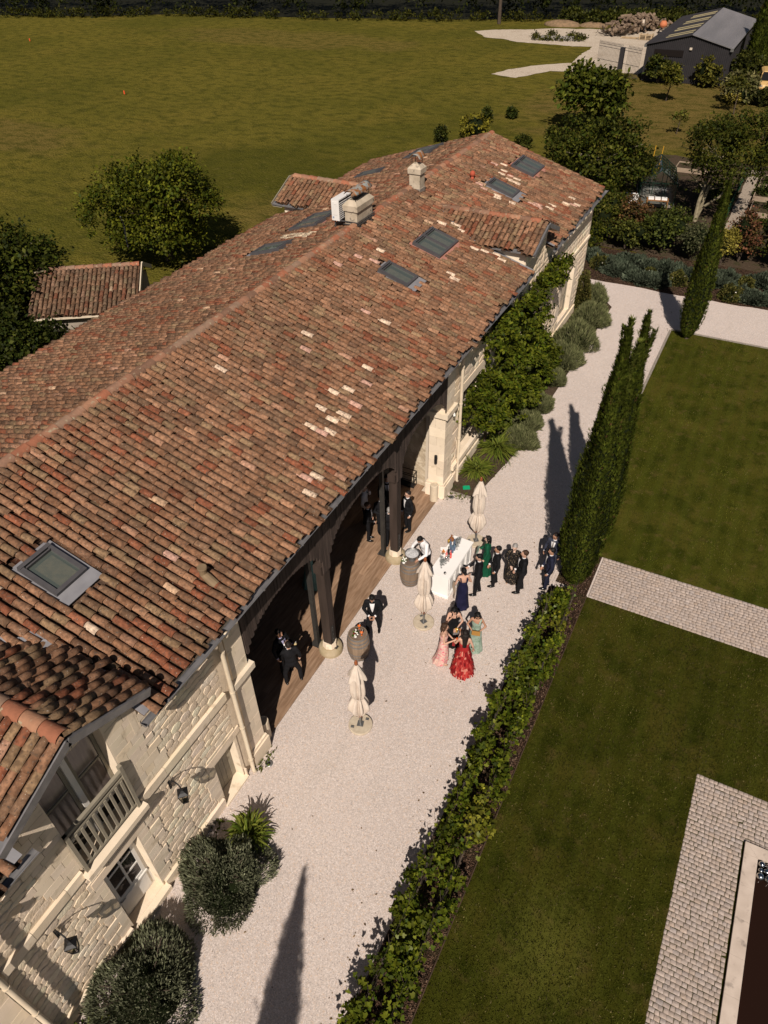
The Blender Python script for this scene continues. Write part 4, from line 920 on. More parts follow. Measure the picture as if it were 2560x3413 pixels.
while y < 18.8:
    wd = random.uniform(.10, .135); c = min(y+wd, 18.83); mid = (y+c)/2; zb = arch_z(mid)
    if zb is None: zb = 3.42
    x0 = -7.725+random.uniform(-.008, .006); b = MB(); n = 6; vs = []
    hw = (c-y)/2-.004
    prof = [(mid+hw*math.cos(math.pi+math.pi*j/n), zb+.035+.035*math.sin(math.pi+math.pi*j/n)) for j in range(n+1)]+[(mid+hw, 5.65), (mid-hw, 5.65)]
    m = len(prof); b.add([(x0, p, q) for p, q in prof]+[(x0-.03, p, q) for p, q in prof], [tuple(range(m)), tuple(reversed(range(m, 2*m)))]+[(i, m+i, m+(i+1) % m, (i+1) % m) for i in range(m)])
    t = random.gauss(1, .12); b.c = [(t, t, t)]*len(b.c)
    b.build('board', M_board, val); y = c+.004
for yp in POSTS:                                                  # curved braces seen beside the posts
    b = MB(); b.box(-8.03, -7.78, yp-.24, yp+.24, 3.42, 3.7); b.build('post_head', M_timber, house, True)
rf = MB()
for yy in np.arange(7.6, 19, .6): rf.bar((-7.95, yy, 5.5), (-13.4, yy, 7.3), .08, .16)
rf.build('rafters', M_timber, house, True)
# ================================================================ props in the court
# ---- closed parasols
M_canvas = mat('cream canvas', (.66, .57, .48), (.58, .49, .41), 5, .85, bump=.25, bscale=18, spec=.1)
M_wood = mat('varnished wood', (.28, .085, .03), (.2, .06, .02), 8, .4, spec=.4)
M_conc = mat('beige concrete disc', (.55, .47, .36), (.47, .39, .29), 9, .9, bump=.5, bscale=50)
M_galv = mat('galvanised steel', (.3, .3, .29), (.22, .22, .22), 9, .4, metal=.7)
def parasol(seed):
    r = random.Random(seed); root = thing('closed_parasol', '', 'parasol')
    b = MB(); b.lathe([(.0, .0), (.315, .0), (.325, .02), (.325, .065), (.31, .08), (.0, .082)], 36, cap=False); base = b.build('round_base', M_conc, root)
    for a in (.6+r.random(), 3.6+r.random()):
        h = MB(); c, s = math.cos(a)*.23, math.sin(a)*.23; h.box(c-.045, c+.045, s-.035, s+.035, .082, .09); h.tube([(c-.03, s, .09), (c-.03, s, .115), (c+.03, s, .115), (c+.03, s, .09)], .008, 5); h.build('lifting_handle', M_galv, base)
    b = MB(); b.box(-.085, .085, -.085, .085, .082, .096); b.tube([(0, 0, .09), (0, 0, .46)], .034, 12); b.build('steel_sleeve', M_galv, root)
    b = MB(); b.tube([(0, 0, .4), (0, 0, 2.8)], .024, 10); b.build('pole', M_wood, root)
    b = MB(); b.lathe([(.02, 2.66), (.045, 2.7), (.05, 2.76), (.035, 2.82), (.008, 2.86)], 12); b.build('finial', M_wood, root, smooth=True)
    rb = MB()
    for j in range(8):
        a = 2*math.pi*j/8; rb.bar((.05*math.cos(a), .05*math.sin(a), 2.55), (.085*math.cos(a), .085*math.sin(a), .5), .016)
    rb.build('ribs', M_wood, root)
    ph = r.uniform(0, 6); ph2 = r.uniform(0, 6); gap = r.uniform(0, 6)
    def wob(a, t):
        k = .18+.2*t; return 1+k*math.cos(8*a+ph)+.1*math.cos(3*a+ph2)+.06*math.cos(17*a+ph)
    prof = [(.03, 2.62), (.1, 2.5), (.13, 2.3), (.15, 2.0), (.165, 1.75), (.16, 1.55), (.135, 1.42), (.115, 1.36), (.15, 1.28), (.2, 1.12), (.225, .98), (.215, .85), (.17, .7), (.12, .56)]
    b = MB(); b.lathe(prof, 64, wob=wob, cap=False)
    for i, v in enumerate(b.v):                                  # ragged pointed lower hem
        if v[2] < .9:
            a = math.atan2(v[1], v[0]); b.v[i] = (v[0], v[1], v[2]+.09*math.cos(8*a+ph)*(.9-v[2])/.3+.06*max(0, math.cos(a-gap))*(.9-v[2])/.3)
    b.build('canopy', M_canvas, root, smooth=True)
    b = MB(); pr = [(.035, 2.68), (.07, 2.62), (.12, 2.48), (.19, 2.3), (.215, 2.2)]; b.lathe(pr, 48, wob=lambda a, t: 1+.22*t*math.cos(6*a+ph2)+.08*math.cos(11*a), cap=False)
    for i, v in enumerate(b.v):
        if v[2] < 2.25: a = math.atan2(v[1], v[0]); b.v[i] = (v[0], v[1], v[2]+.07*math.cos(6*a+ph2+math.pi))
    b.build('top_flap', M_canvas, root, smooth=True)
    b = MB(); b.lathe([(.15, 1.34), (.155, 1.36), (.15, 1.38)], 24, wob=lambda a, t: 1+.06*math.cos(8*a+ph), cap=False); b.build('tie_strap', M_canvas, root)
    return root
for i, ((x, y, rz), l) in enumerate(zip([(-5.87, 9.18, .3), (-5.86, 13.17, 1.1), (-5.78, 17.23, 2.2)], ['closed cream parasol nearest the camera, alone in front of the flower barrel', 'closed cream parasol on a round base between the ice barrel and the group of women', 'closed cream parasol behind the white bar by the agapanthus bed'])):
    p = parasol(i+4); place(p, (x, y, 0), rz); tag(p, l, group='closed parasols in the court')
# ---- barrels
M_oak = mat('weathered oak', (.27, .195, .135), (.19, .14, .1), 7, .85, bump=.5, bscale=30, stretch=(1, 1, .15))
M_oaktop = mat('weathered oak head', (.21, .155, .115), (.15, .11, .085), 5, .85, bump=.4, bscale=30, stretch=(1, .2, 1))
M_hoop = mat('galvanised hoop', (.25, .245, .24), (.19, .185, .185), 12, .5, metal=.5)
def barrel():
    root = thing('wine_barrel', '', 'barrel'); H_, n = .96, 22
    zs = [H_*i/8 for i in range(9)]
    def rad(z): return .272+.066*(1-((z-H_/2)/(H_/2))**2)
    da = math.pi/n*.97; b = MB(); vs = []
    for z in zs:
        for rr, aa in ((0, -da), (0, 0), (0, da)): vs.append((rad(z)*math.cos(aa), rad(z)*math.sin(aa), z))
    vs2 = [(p[0]-.03, p[1], p[2]) for p in vs]; m = len(vs)
    b.add(vs+vs2, [(i*3+j, i*3+j+1, (i+1)*3+j+1, (i+1)*3+j) for i in range(8) for j in range(2)]+[(i*3, (i+1)*3, m+(i+1)*3, m+i*3) for i in range(8)]+[(i*3+2, m+i*3+2, m+(i+1)*3+2, (i+1)*3+2) for i in range(8)]+[(24, 25, m+25, m+24), (25, 26, m+26, m+25)])
    me = b.mesh('stave')
    for k in range(n): o = link('stave', me, M_oak, root); o.rotation_euler = (0, 0, 2*math.pi*k/n)
    c = MB(); c.lathe([(.235, .02), (.27, .5), (.25, .9)], 24); c.build('core', M_dark, root)
    for k in range(6):
        y0, y1 = -.25+k*.0835, -.25+k*.0835+.08; m = max(abs(y0), abs(y1)); w = math.sqrt(max(.255**2-m*m, .005)); w2 = math.sqrt(max(.255**2-min(abs(y0), abs(y1))**2, .005))
        h = MB(); (a0, a1) = (math.sqrt(max(.001, .255**2-y0*y0)), math.sqrt(max(.001, .255**2-y1*y1))); h.prism([(-a0, y0), (a0, y0), (a1, y1), (-a1, y1)], .9, .925); h.build('head_board', M_oaktop, root)
    for z in (.03, .16, .3, .66, .8, .93):
        r_ = rad(z); b = MB(); b.lathe([(rad(z-.022)+.002, z-.022), (rad(z-.022)+.006, z-.022), (rad(z+.022)+.006, z+.022), (rad(z+.022)+.001, z+.022)], 32, cap=False); b.build('hoop', M_hoop, root)
    return root
b1 = barrel(); place(b1, (-7.06, 11.25, 0), .2); tag(b1, 'upright oak barrel with flower vase beside the man using a phone', group='oak barrels in the court')
b2 = copy_tree(b1); place(b2, (-7.0, 14.57, 0), 1.3); tag(b2, 'upright oak barrel carrying the large ice bowl near the bar')
# ---- bar counter
M_barw = mat('white lacquer', (.90, .88, .85), (.87, .85, .82), 2, .35, spec=.4)
bar = thing('bar_counter', 'white panelled bar counter covered with glasses and bottles', 'bar', (-5.88, 15.3, 0), R(-1.5))
b = MB(); b.box(-.31, .31, -.9, .9, .02, .93); b.build('body', M_barw, bar); b = MB(); b.box(-.345, .345, -.93, .93, .932, .968); b.build('top', M_barw, bar)
b = MB(); b.box(-.325, .325, -.915, .915, 0, .09); b.build('plinth', M_barw, bar)
for k in range(4):
    y0, y1 = -.84+k*.425, -.84+k*.425+.365; b = MB()
    for (p, q, s, t) in ((y0, y1, .16, .185), (y0, y1, .84, .865), (y0, y0+.025, .185, .84), (y1-.025, y1, .185, .84)): b.box(.311, .328, p, q, s, t)
    b.build('panel_moulding', M_barw, bar)
ZT = .968
M_gl = clear_glass('drinking glass', (.96, .97, .97), .10, .03)
def lathe_thing(name, label, cat, prof, m, loc, n=14, group=None, smooth=True):
    b = MB(); b.lathe(prof, n, cap=True); o = b.build(name, m, smooth=smooth); o.location = loc; return tag(o, label, cat, group)
GP = [(.0, 0), (.03, 0), (.03, .004), (.005, .01), (.004, .08), (.012, .09), (.036, .115), (.043, .15), (.036, .2), (.034, .2), (.04, .15), (.033, .117), (.0, .095)]
gm = MB(); gm.lathe(GP, 12, cap=False); gm = gm.mesh('wine_glass', True); gm.materials.append(M_gl)
g_near = [(-6.02, 14.77), (-6.0, 14.85), (-5.99, 14.93), (-5.96, 15.0), (-5.94, 15.07), (-5.92, 15.14), (-5.91, 15.23), (-6.06, 14.82), (-6.05, 14.91), (-5.9, 15.06), (-5.93, 14.93), (-5.96, 14.84), (-5.98, 14.7)]
g_far = [(-5.92, 16.07), (-5.96, 16.0), (-6.0, 15.95), (-6.0, 15.87), (-6.02, 15.8), (-5.95, 15.9), (-5.93, 15.75), (-5.9, 15.98), (-5.88, 15.83), (-5.87, 15.68), (-5.95, 15.66)]
for (x, y) in g_near: o = bpy.data.objects.new('wine_glass', gm); COL.objects.link(o); o.location = (x, y, ZT); tag(o, 'empty wine glass in the row at the near end of the bar', 'glass', 'glasses at the near end of the bar')
for (x, y) in g_far: o = bpy.data.objects.new('wine_glass', gm); COL.objects.link(o); o.location = (x, y, ZT); tag(o, 'empty wine glass in the row at the far end of the bar', 'glass', 'glasses at the far end of the bar')
for (x, y), l in (((-6.14, 15.16), 'single empty glass beside the bowl of orange slices'), ((-6.13, 14.99), 'single empty glass at the left edge of the bar')):
    o = bpy.data.objects.new('wine_glass', gm); COL.objects.link(o); o.location = (x, y, ZT); tag(o, l, 'glass')
BPROF = [(.0, 0), (.037, 0), (.039, .02), (.039, .19), (.03, .22), (.014, .245), (.013, .29), (.016, .292), (.016, .31), (0, .31)]
def bottle(label, loc, colr, lab=None, s=1., group=None, rough=.08):
    root = thing('bottle', label, 'bottle', (loc[0], loc[1], ZT), 0, group); k = MB(); k.lathe([(r_*s, z*s) for r_, z in BPROF], 14, cap=False); k.build('glass_body', glassy('bottle glass', colr, rough, .6), root, smooth=True)
    k = MB(); k.lathe([(0, .30*s), (.018*s, .30*s), (.018*s, .335*s), (0, .336*s)], 10, cap=False); k.build('cap', M_zincd if lab is None else mat('bottle cap', lab, rough=.5), root)
    k = MB(); k.lathe([(.0395*s, .06*s), (.0402*s, .07*s), (.0402*s, .15*s), (.0395*s, .16*s)], 14, cap=False); k.build('paper_label', mat('bottle label', lab or (.5, .5, .52), rough=.7), root)
BB = 'clear blue glass bottle '
for (x, y, l) in ((-6.1, 15.69, 'at the back left of the blue bottles'), (-6.03, 15.55, 'at the front left of the blue bottles'), (-5.94, 15.47, 'nearest the red bottles'), (-5.99, 15.74, 'at the back right of the blue bottles'), (-5.93, 15.6, 'at the right of the blue bottles')):
    bottle(BB+l, (x, y), (.1, .16, .22), (.10, .12, .2), group='blue bottles on the bar')
bottle('black wine bottle standing behind the red bottles on the bar', (-6.02, 15.34), (.008, .008, .008), (.03, .03, .03))
bottle('pale pink bottle with red base, left of the two red bottles', (-6.02, 15.18), (.75, .22, .2), (.8, .5, .45), .95); bottle('bright red bottle at the front of the bottle cluster', (-5.9, 15.23), (.75, .03, .02), (.7, .12, .1), .95)
lathe_thing('carafe', 'round glass carafe of amber drink at the far end of the bar', 'carafe', [(0, 0), (.06, 0), (.085, .04), (.09, .08), (.07, .125), (.025, .16), (.022, .22), (.03, .25), (0, .25)], glassy('amber drink', (.24, .09, .03), .1, .5), (-6.18, 15.96, ZT), 18)
lathe_thing('cocktail_glass', 'glass of yellow drink beside the amber carafe', 'glass', [(0, 0), (.033, 0), (.04, .09), (.042, .12), (0, .121)], glassy('yellow drink', (.42, .25, .04), .1, .5), (-6.23, 15.84, ZT))
bo = thing('bowl', 'white bowl of orange slices on the bar', 'bowl', (-6.18, 15.32, ZT)); k = MB(); k.lathe([(0, 0), (.05, .0), (.1, .05), (.105, .055), (.095, .05), (0, .02)], 20, cap=False); k.build('dish', M_barw, bo, smooth=True)
for j in range(14):
    a = random.uniform(0, 6.3); r_ = random.uniform(0, .075); k = MB(); k.ell((r_*math.cos(a), r_*math.sin(a), .045+random.uniform(0, .02)), (.03, .03, .008), 8, 4, M=Matrix.Rotation(random.uniform(-.8, .8), 3, 'X')); k.build('orange_slice', mat('orange fruit', (.62, .2, .03), rough=.5) if j == 0 else bpy.data.materials['orange fruit'], bo)
k = MB(); k.lathe([(0, 0), (.04, 0), (.045, .03), (.04, .07), (.02, .085), (0, .086)], 16, cap=False); o = k.build('steel_shaker', M_steel, smooth=True); o.location = (-5.77, 14.5, ZT); tag(o, 'small steel cocktail shaker alone on the near corner of the bar', 'shaker')
k = MB(); k.box(-.09, .09, -.07, .07, 0, .008); k.box(-.07, .08, -.05, .06, .009, .016); o = k.build('napkin_stack', M_barw); o.location = (-6.27, 15.5, ZT); o.rotation_euler.z = .4; tag(o, 'white paper napkins at the back edge of the bar', 'napkins')
# ---- on the barrels
ZB_ = .926
M_ice = mat('crushed ice', (.62, .62, .62), (.4, .4, .41), 26, .15, bump=.6, bscale=40, spec=.6)
ib = thing('ice_bowl', 'large footed glass bowl of ice on the oak barrel', 'bowl', (-6.98, 14.66, ZB_))
k = MB(); k.lathe([(0, 0), (.11, 0), (.115, .015), (.05, .06), (.06, .1), (.16, .17), (.22, .25), (.235, .29), (.225, .29), (.2, .24), (0, .14)], 28, cap=False); k.build('bowl_shell', M_galv, ib, smooth=True)
k = MB(); k.lathe([(0, .27), (.1, .275), (.2, .255), (.215, .25)], 24, cap=False, wob=lambda a, t: 1+.03*math.cos(9*a)); k.build('ice', M_ice, ib)
for j in range(26):
    a = random.uniform(0, 6.3); q = random.uniform(0, .17); k = MB(); k.box(-.018, .018, -.018, .018, -.018, .018); o = k.build('ice_cube', M_ice, ib); o.location = (q*math.cos(a), q*math.sin(a), .275); o.rotation_euler = (random.random()*3, random.random()*3, 0)
def vase(loc, label, seed, reds=True):
    r = random.Random(seed); root = thing('flower_vase', label, 'vase', loc); k = MB(); k.lathe([(0, 0), (.035, 0), (.05, .04), (.045, .08), (.025, .1), (.03, .115), (0, .1)], 16, cap=False); k.build('vase_body', M_barw, root, smooth=True)
    gl = bpy.data.materials.get('bouquet leaf') or mat('bouquet leaf', (.16, .24, .03), (.05, .12, .02), 30, .6, trans=.2)
    for j in range(22):
        a = r.uniform(0, 6.3); e = r.uniform(.2, 1.2); L = r.uniform(.08, .18); d = Vector((math.cos(a)*math.cos(e), math.sin(a)*math.cos(e), math.sin(e))); t = d.cross(Vector((0, 0, 1))).normalized()*.028; p = Vector((0, 0, .1)); k = MB(); k.add([p, p+d*L*.5+t, p+d*L, p+d*L*.5-t], [(0, 1, 2, 3)]); k.build('leaf', gl, root)
    for j in range(9):
        a = r.uniform(0, 6.3); q = r.uniform(.02, .1); c = random.choice(['white petal', 'white petal', 'wine red petal' if reds else 'white petal']); m_ = bpy.data.materials.get(c) or mat(c, (.8, .78, .7) if c[0] == 'w' and c[1] == 'h' else (.16, .015, .02), rough=.7)
        k = MB(); k.ell((q*math.cos(a), q*math.sin(a), r.uniform(.14, .24)), (.027, .027, .02), 8, 5); k.build('flower', m_, root)
    return root
vase((-7.06, 11.12, ZB_), 'small white vase of white and wine red flowers on an oak barrel', 3)
vase((-7.13, 14.38, ZB_), 'small white vase of green leaves beside the ice bowl', 5, False)
def spritz(loc, label):
    root = thing('cocktail_glass', label, 'glass', loc); k = MB(); k.lathe([(0, 0), (.032, 0), (.005, .01), (.005, .07), (.04, .1), (.048, .15), (0, .151)], 14, cap=False); k.build('drink', glassy('orange spritz', (.7, .16, .03), .1, .5), root, smooth=True)
    k = MB(); k.tube([(0, 0, .12), (.03, .02, .24)], .004, 5); k.build('straw', M_barw, root)
spritz((-6.94, 11.27, ZB_), 'orange cocktail with straw on the barrel, right of the flowers'); spritz((-7.12, 11.45, ZB_), 'orange cocktail at the back edge of the flower barrel')
# ---- wall lanterns
M_iron = mat('black wrought iron', (.012, .012, .013), (.02, .02, .021), 12, .5, spec=.4, metal=.3)
M_lglass = clear_glass('lantern glass', (.8, .78, .72), .08)
def lantern():
    root = thing('wall_lantern', '', 'lantern'); k = MB()        # local x points away from the wall
    k.tube([(0.0, 0, 0), (.05, 0, .16), (.14, 0, .26), (.26, 0, .28), (.36, 0, .2), (.38, 0, .1)], .017, 8); k.tube([(0, 0, -.18), (.02, 0, 0), (.1, 0, .12)], .013, 6); k.box(-.005, .015, -.035, .035, -.22, .12); k.build('bracket', M_iron, root, smooth=False)
    k = MB(); k.lathe([(.015, .1), (.04, .06), (.05, .03), (.03, .0), (.09, -.05), (.175, -.1), (.18, -.115)], 4, (.38, 0, 0)); k.build('roof_cap', M_iron, root)
    for a in range(4):
        q = a*math.pi/2; k = MB(); k.bar((.38+.165*math.cos(q), .165*math.sin(q), -.11), (.38+.09*math.cos(q), .09*math.sin(q), -.5), .018); k.build('corner_bar', M_iron, root)
        q2 = q+math.pi/2; k = MB(); k.add([(.38+.155*math.cos(q), .155*math.sin(q), -.12), (.38+.155*math.cos(q2), .155*math.sin(q2), -.12), (.38+.085*math.cos(q2), .085*math.sin(q2), -.49), (.38+.085*math.cos(q), .085*math.sin(q), -.49)], [(0, 1, 2, 3)]); k.build('glass_pane', M_lglass, root)
    k = MB(); k.lathe([(.1, -.5), (.1, -.52), (.02, -.56), (.015, -.6)], 4, (.38, 0, 0)); k.build('foot', M_iron, root)
    return root
l1 = lantern(); place(l1, (WX+.03, 1.38, 2.92), 0); l1.scale = (.86,)*3; tag(l1, 'black iron lantern on the wall left of the white glazed door', group='lanterns on the court wall')
l2 = copy_tree(l1); place(l2, (WX+.03, 4.55, 3.0), 0); tag(l2, 'black iron lantern on the wall between glazed door and plank door')
# ---- small fixtures
def bollard(x, y, h, label):
    root = thing('stone_bollard', label, 'bollard', (x, y, 0)); k = MB(); k.lathe([(.15, 0), (.15, h), (.143, h+.012), (.12, h+.012), (.12, h-.05)], 24); k.build('tube', M_pipe, root); k = MB(); k.lathe([(.0, h-.02), (.121, h-.02)], 20, cap=False); k.build('sand_fill', M_conc, root)
bollard(-8.0, 18.62, .72, 'cream cylinder ash bin by the far stone pillar'); bollard(-7.98, 7.76, .72, 'cream cylinder ash bin in the shade of the near stone pillar')
for (x, y, l) in ((-7.45, 7.12, 'round steel ground spotlight by the near pillar'), (-7.48, 19.04, 'round steel ground spotlight by the far pillar')):
    root = thing('ground_spotlight', l, 'spotlight', (x, y, 0)); k = MB(); k.lathe([(.1, 0), (.1, .02), (.085, .03), (.07, .03), (.07, .015), (0, .015)], 18, cap=False); k.build('ring', M_galv, root); k = MB(); k.ell((0, 0, .02), (.045, .045, .02), 12, 6); k.build('lens', M_winglass, root, smooth=True)
k = MB(); k.tube([(0, 0, -.16), (0, 0, .16)], .055, 12); root = thing('wall_lamp', 'black tube wall lamp on the far stone pillar', 'lamp', (-8.04, 18.86-.09, 1.75)); k.build('tube', M_iron, root); k = MB(); k.box(-.03, .03, .03, .09, -.05, .05); k.build('bracket', M_iron, root); k = MB(); k.lathe([(.05, -.175), (.05, -.161)], 12); k.build('lens', M_galv, root)
root = thing('security_camera', 'white security camera beside the far downpipe', 'camera', (WX+.045, 19.42, 3.42)); k = MB(); k.tube([(0, 0, 0), (.06, 0, .02)], .045, 10); k.build('mount', M_white, root); k = MB(); k.tube([(.06, -.02, .0), (.12, -.1, -.08)], .04, 12); k.build('housing', M_white, root); k = MB(); k.tube([(.12, -.1, -.08), (.125, -.107, -.087)], .034, 12); k.build('lens', M_dark, root)
root = thing('metal_rack', 'black metal log rack against the hall end wall', 'rack', (-9.25, 19.0, .02)); k = MB()
for x in (-.3, .3):
    for y in (-.13, .13): k.bar((x, y, 0), (x, y, .65), .02)
for z in (.02, .33, .64):
    for x in (-.3, .3): k.bar((x, -.13, z), (x, .13, z), .02)
    for y in (-.13, .13): k.bar((-.3, y, z), (.3, y, z), .02)
k.build('frame', M_iron, root); k = MB(); k.box(-.28, .28, -.12, .12, .03, .045); k.build('shelf', M_iron, root)
k = MB(); k.box(-.13, .13, -.08, .08, 0, .05); k.box(-.1, .12, -.07, .06, .051, .08); o = k.build('green_tray', mat('green plastic', (.01, .32, .15), rough=.5)); o.location = (-7.18, 19.75, .02); o.rotation_euler.z = .5; tag(o, 'small bright green plastic tray lying in the bed by the agapanthus', 'tray')
# ---- air conditioner on the roof
root = thing('air_conditioner', 'white air conditioning unit behind the wide chimney on the roof', 'air conditioner', (-14.12, 23.42, 7.4)); M_acw = mat('white enamel', (.78, .75, .72), (.74, .71, .68), 2, .4, spec=.4)
k = MB(); k.box(-.17, .15, -.45, .45, .42, 1.16); k.build('casing', M_acw, root); k = MB(); k.box(-.12, .08, -.46, -.451, .62, 1.08); k.box(-.05, .05, -.468, -.461, 1.0, 1.03); k.build('side_panel', M_acw, root)
for j in range(9): k = MB(); k.box(.151, .17, -.43, .43, .47+j*.07, .495+j*.07); k.build('grille_slat', M_acw, root)
k = MB(); k.box(.1495, .155, -.44, .44, .45, 1.12); k.build('grille_back', M_dark, root)
k = MB(); k.bar((-.15, -.35, .41), (.3, -.35, .41), .04); k.bar((-.15, .35, .41), (.3, .35, .41), .04); k.bar((-.1, -.35, -.3), (-.1, -.35, .4), .04); k.bar((-.1, .35, -.3), (-.1, .35, .4), .04); k.build('wall_bracket', M_zincd, root)
k = MB(); k.box(-.13, -.07, -.459, -.452, .5, .56); k.build('rating_label', mat('blue grey label', (.25, .3, .42), rough=.6), root)
# ================================================================ plants
M_leaf = mat('leaf', (1, 1, 1), (.8, .8, .8), 3, .6, tint='attr', trans=.3, spec=.12)
M_leafd = mat('dull leaf', (1, 1, 1), (.8, .8, .8), 3, .85, tint='attr', trans=.12, spec=.04)
M_bark = mat('bark', (.10, .075, .055), (.06, .045, .035), 8, .9, bump=.6, bscale=25)
M_pbark = mat('pale lichen bark', (.30, .26, .17), (.18, .15, .1), 6, .9, bump=.6, bscale=25)
M_core = mat('foliage shade core', (.008, .012, .003), rough=.95)  # near-black solid that paints the shade between the leaves
LEAF1 = (np.array([(0, 0, 0), (.5, .32, .07), (1, 0, .0), (.5, -.32, .07)]), np.array([(0, 3, 2, 1)]))
LEAF2 = (np.array([(0, 0, 0), (.3, .3, .06), (.72, .22, .04), (1, 0, -.06), (.72, -.22, .04), (.3, -.3, .06), (.6, 0, -.01), (.88, .12, .0), (.88, -.12, .0)]), np.array([(0, 6, 2, 1), (6, 3, 7, 2), (0, 5, 4, 6), (6, 4, 8, 3)]))
VINE = (np.array([(0, 0, 0), (.1, .42, .05), (.45, .52, .03), (.55, .22, -.02), (1.0, 0, -.08), (.55, -.22, -.02), (.45, -.52, .03), (.1, -.42, .05), (.3, 0, -.02)]),
        np.array([(0, 8, 2, 1), (8, 4, 3, 2), (8, 6, 5, 4), (0, 7, 6, 8)]))
SPRIG = (np.array([(0, 0, 0), (.45, .13, .02), (1, 0, .05), (.45, -.13, .02), (.2, .0, 0), (.62, .3, .0), (.9, .34, .1), (.55, .14, .02), (.2, 0, 0), (.55, -.14, .02), (.9, -.34, .1), (.62, -.3, .0)]),
         np.array([(0, 3, 2, 1), (4, 7, 6, 5), (8, 11, 10, 9)]))
def rnd_unit(r, n): return nrm(r.normal(0, 1, (n, 3)))
def cards(tpl, P, D, N, size, cols, r=None):
    D = nrm(D); Y = nrm(np.cross(N, D)); Z = np.cross(D, Y); M = frames(P, D, Y, Z, size)
    return instance(tpl[0], tpl[1], M, cols)
def pal(r, n, A, B, j=.18):
    t = r.random((n, 1)); return np.clip((np.array(A)*(1-t)+np.array(B)*t)*r.normal(1, j, (n, 1)), .003, .9)
def clump_leaves(r, blobs, n, size, A, B, tpl=LEAF1, clump=.35, fill=.3, droop=-.15, per=26, shell=(.82, 1.04), zmin=.05):
    """leaves gathered in tufts over the surface of several ellipsoids (cx, cy, cz, rx, ry, rz)"""
    bl = np.array([b if len(b) == 6 else (*b[:3], b[3], b[3], b[3]) for b in blobs], float)
    area = (bl[:, 3]*bl[:, 4]*bl[:, 5])**(2/3); k = max(1, n//per); bi = r.choice(len(bl), k, p=area/area.sum())
    d = rnd_unit(r, k); d[:, 2] = np.where(d[:, 2] < -.5, -d[:, 2]*.5, d[:, 2]); d = nrm(d)
    rad = np.where(r.random(k) < fill, r.uniform(.4, .85, k), r.uniform(*shell, k))
    C = bl[bi, :3]+d*bl[bi, 3:]*rad[:, None]
    # drop tufts buried inside another blob
    ins = np.zeros(k, bool)
    for j in range(len(bl)): q = (((C-bl[j, :3])/bl[j, 3:])**2).sum(1); ins |= (q < .5) & (bi != j)
    C, d, bi = C[~ins], d[~ins], bi[~ins]; k = len(C)
    tone = r.normal(1, .3, (k, 1)).clip(.4, 1.9)
    i = np.repeat(np.arange(k), per); m = len(i)
    off = r.normal(0, 1, (m, 3))*clump*np.array([1, 1, .7])*.5; P = C[i]+off; P[:, 2] = np.maximum(P[:, 2], zmin)
    D = nrm(d[i]*.6+rnd_unit(r, m)*.9+np.array([0, 0, droop])); N = nrm(d[i]*.5+np.array([0, 0, .9])+rnd_unit(r, m)*.6)
    c = pal(r, m, A, B)*tone[i]
    return cards(tpl, P, D, N, size*r.uniform(.6, 1.35, m), c)
def cat3(parts):
    Vs, Fs, Cs, b = [], [], [], 0
    for V, F, C in parts: Vs.append(V); Fs.append(F+b); Cs.append(C); b += len(V)
    return np.concatenate(Vs), np.concatenate(Fs), np.concatenate(Cs)
def foliage(parent, name, data, m=None, world=True):
    V, F, C = data; return link(name, np_mesh(name, V, F, C), m or M_leaf, parent, world, kind='stuff')
def limb_tree(parent, base, top, r0, spread, nb, seed, m=None, name='trunk', zsplit=.35):
    rr = random.Random(seed); b = MB(); base = Vector(base); top = Vector(top); mid = base.lerp(top, .5)+Vector((rr.uniform(-.1, .1), rr.uniform(-.1, .1), 0))
    b.tube([base-Vector((0, 0, .1)), base.lerp(top, .2), mid, top], [r0*1.2, r0, r0*.75, r0*.3], 8)
    for k in range(nb):
        t = rr.uniform(zsplit, .9); p = base.lerp(top, t); a = rr.uniform(0, 6.28); L = spread*rr.uniform(.6, 1.1); e = Vector((math.cos(a)*L, math.sin(a)*L, rr.uniform(.2, .7)*L))
        b.tube([p, p+e*.5+Vector((0, 0, .05*L)), p+e], [r0*.45, r0*.28, r0*.1], 6)
    return b.build(name, m or M_bark, parent, True)
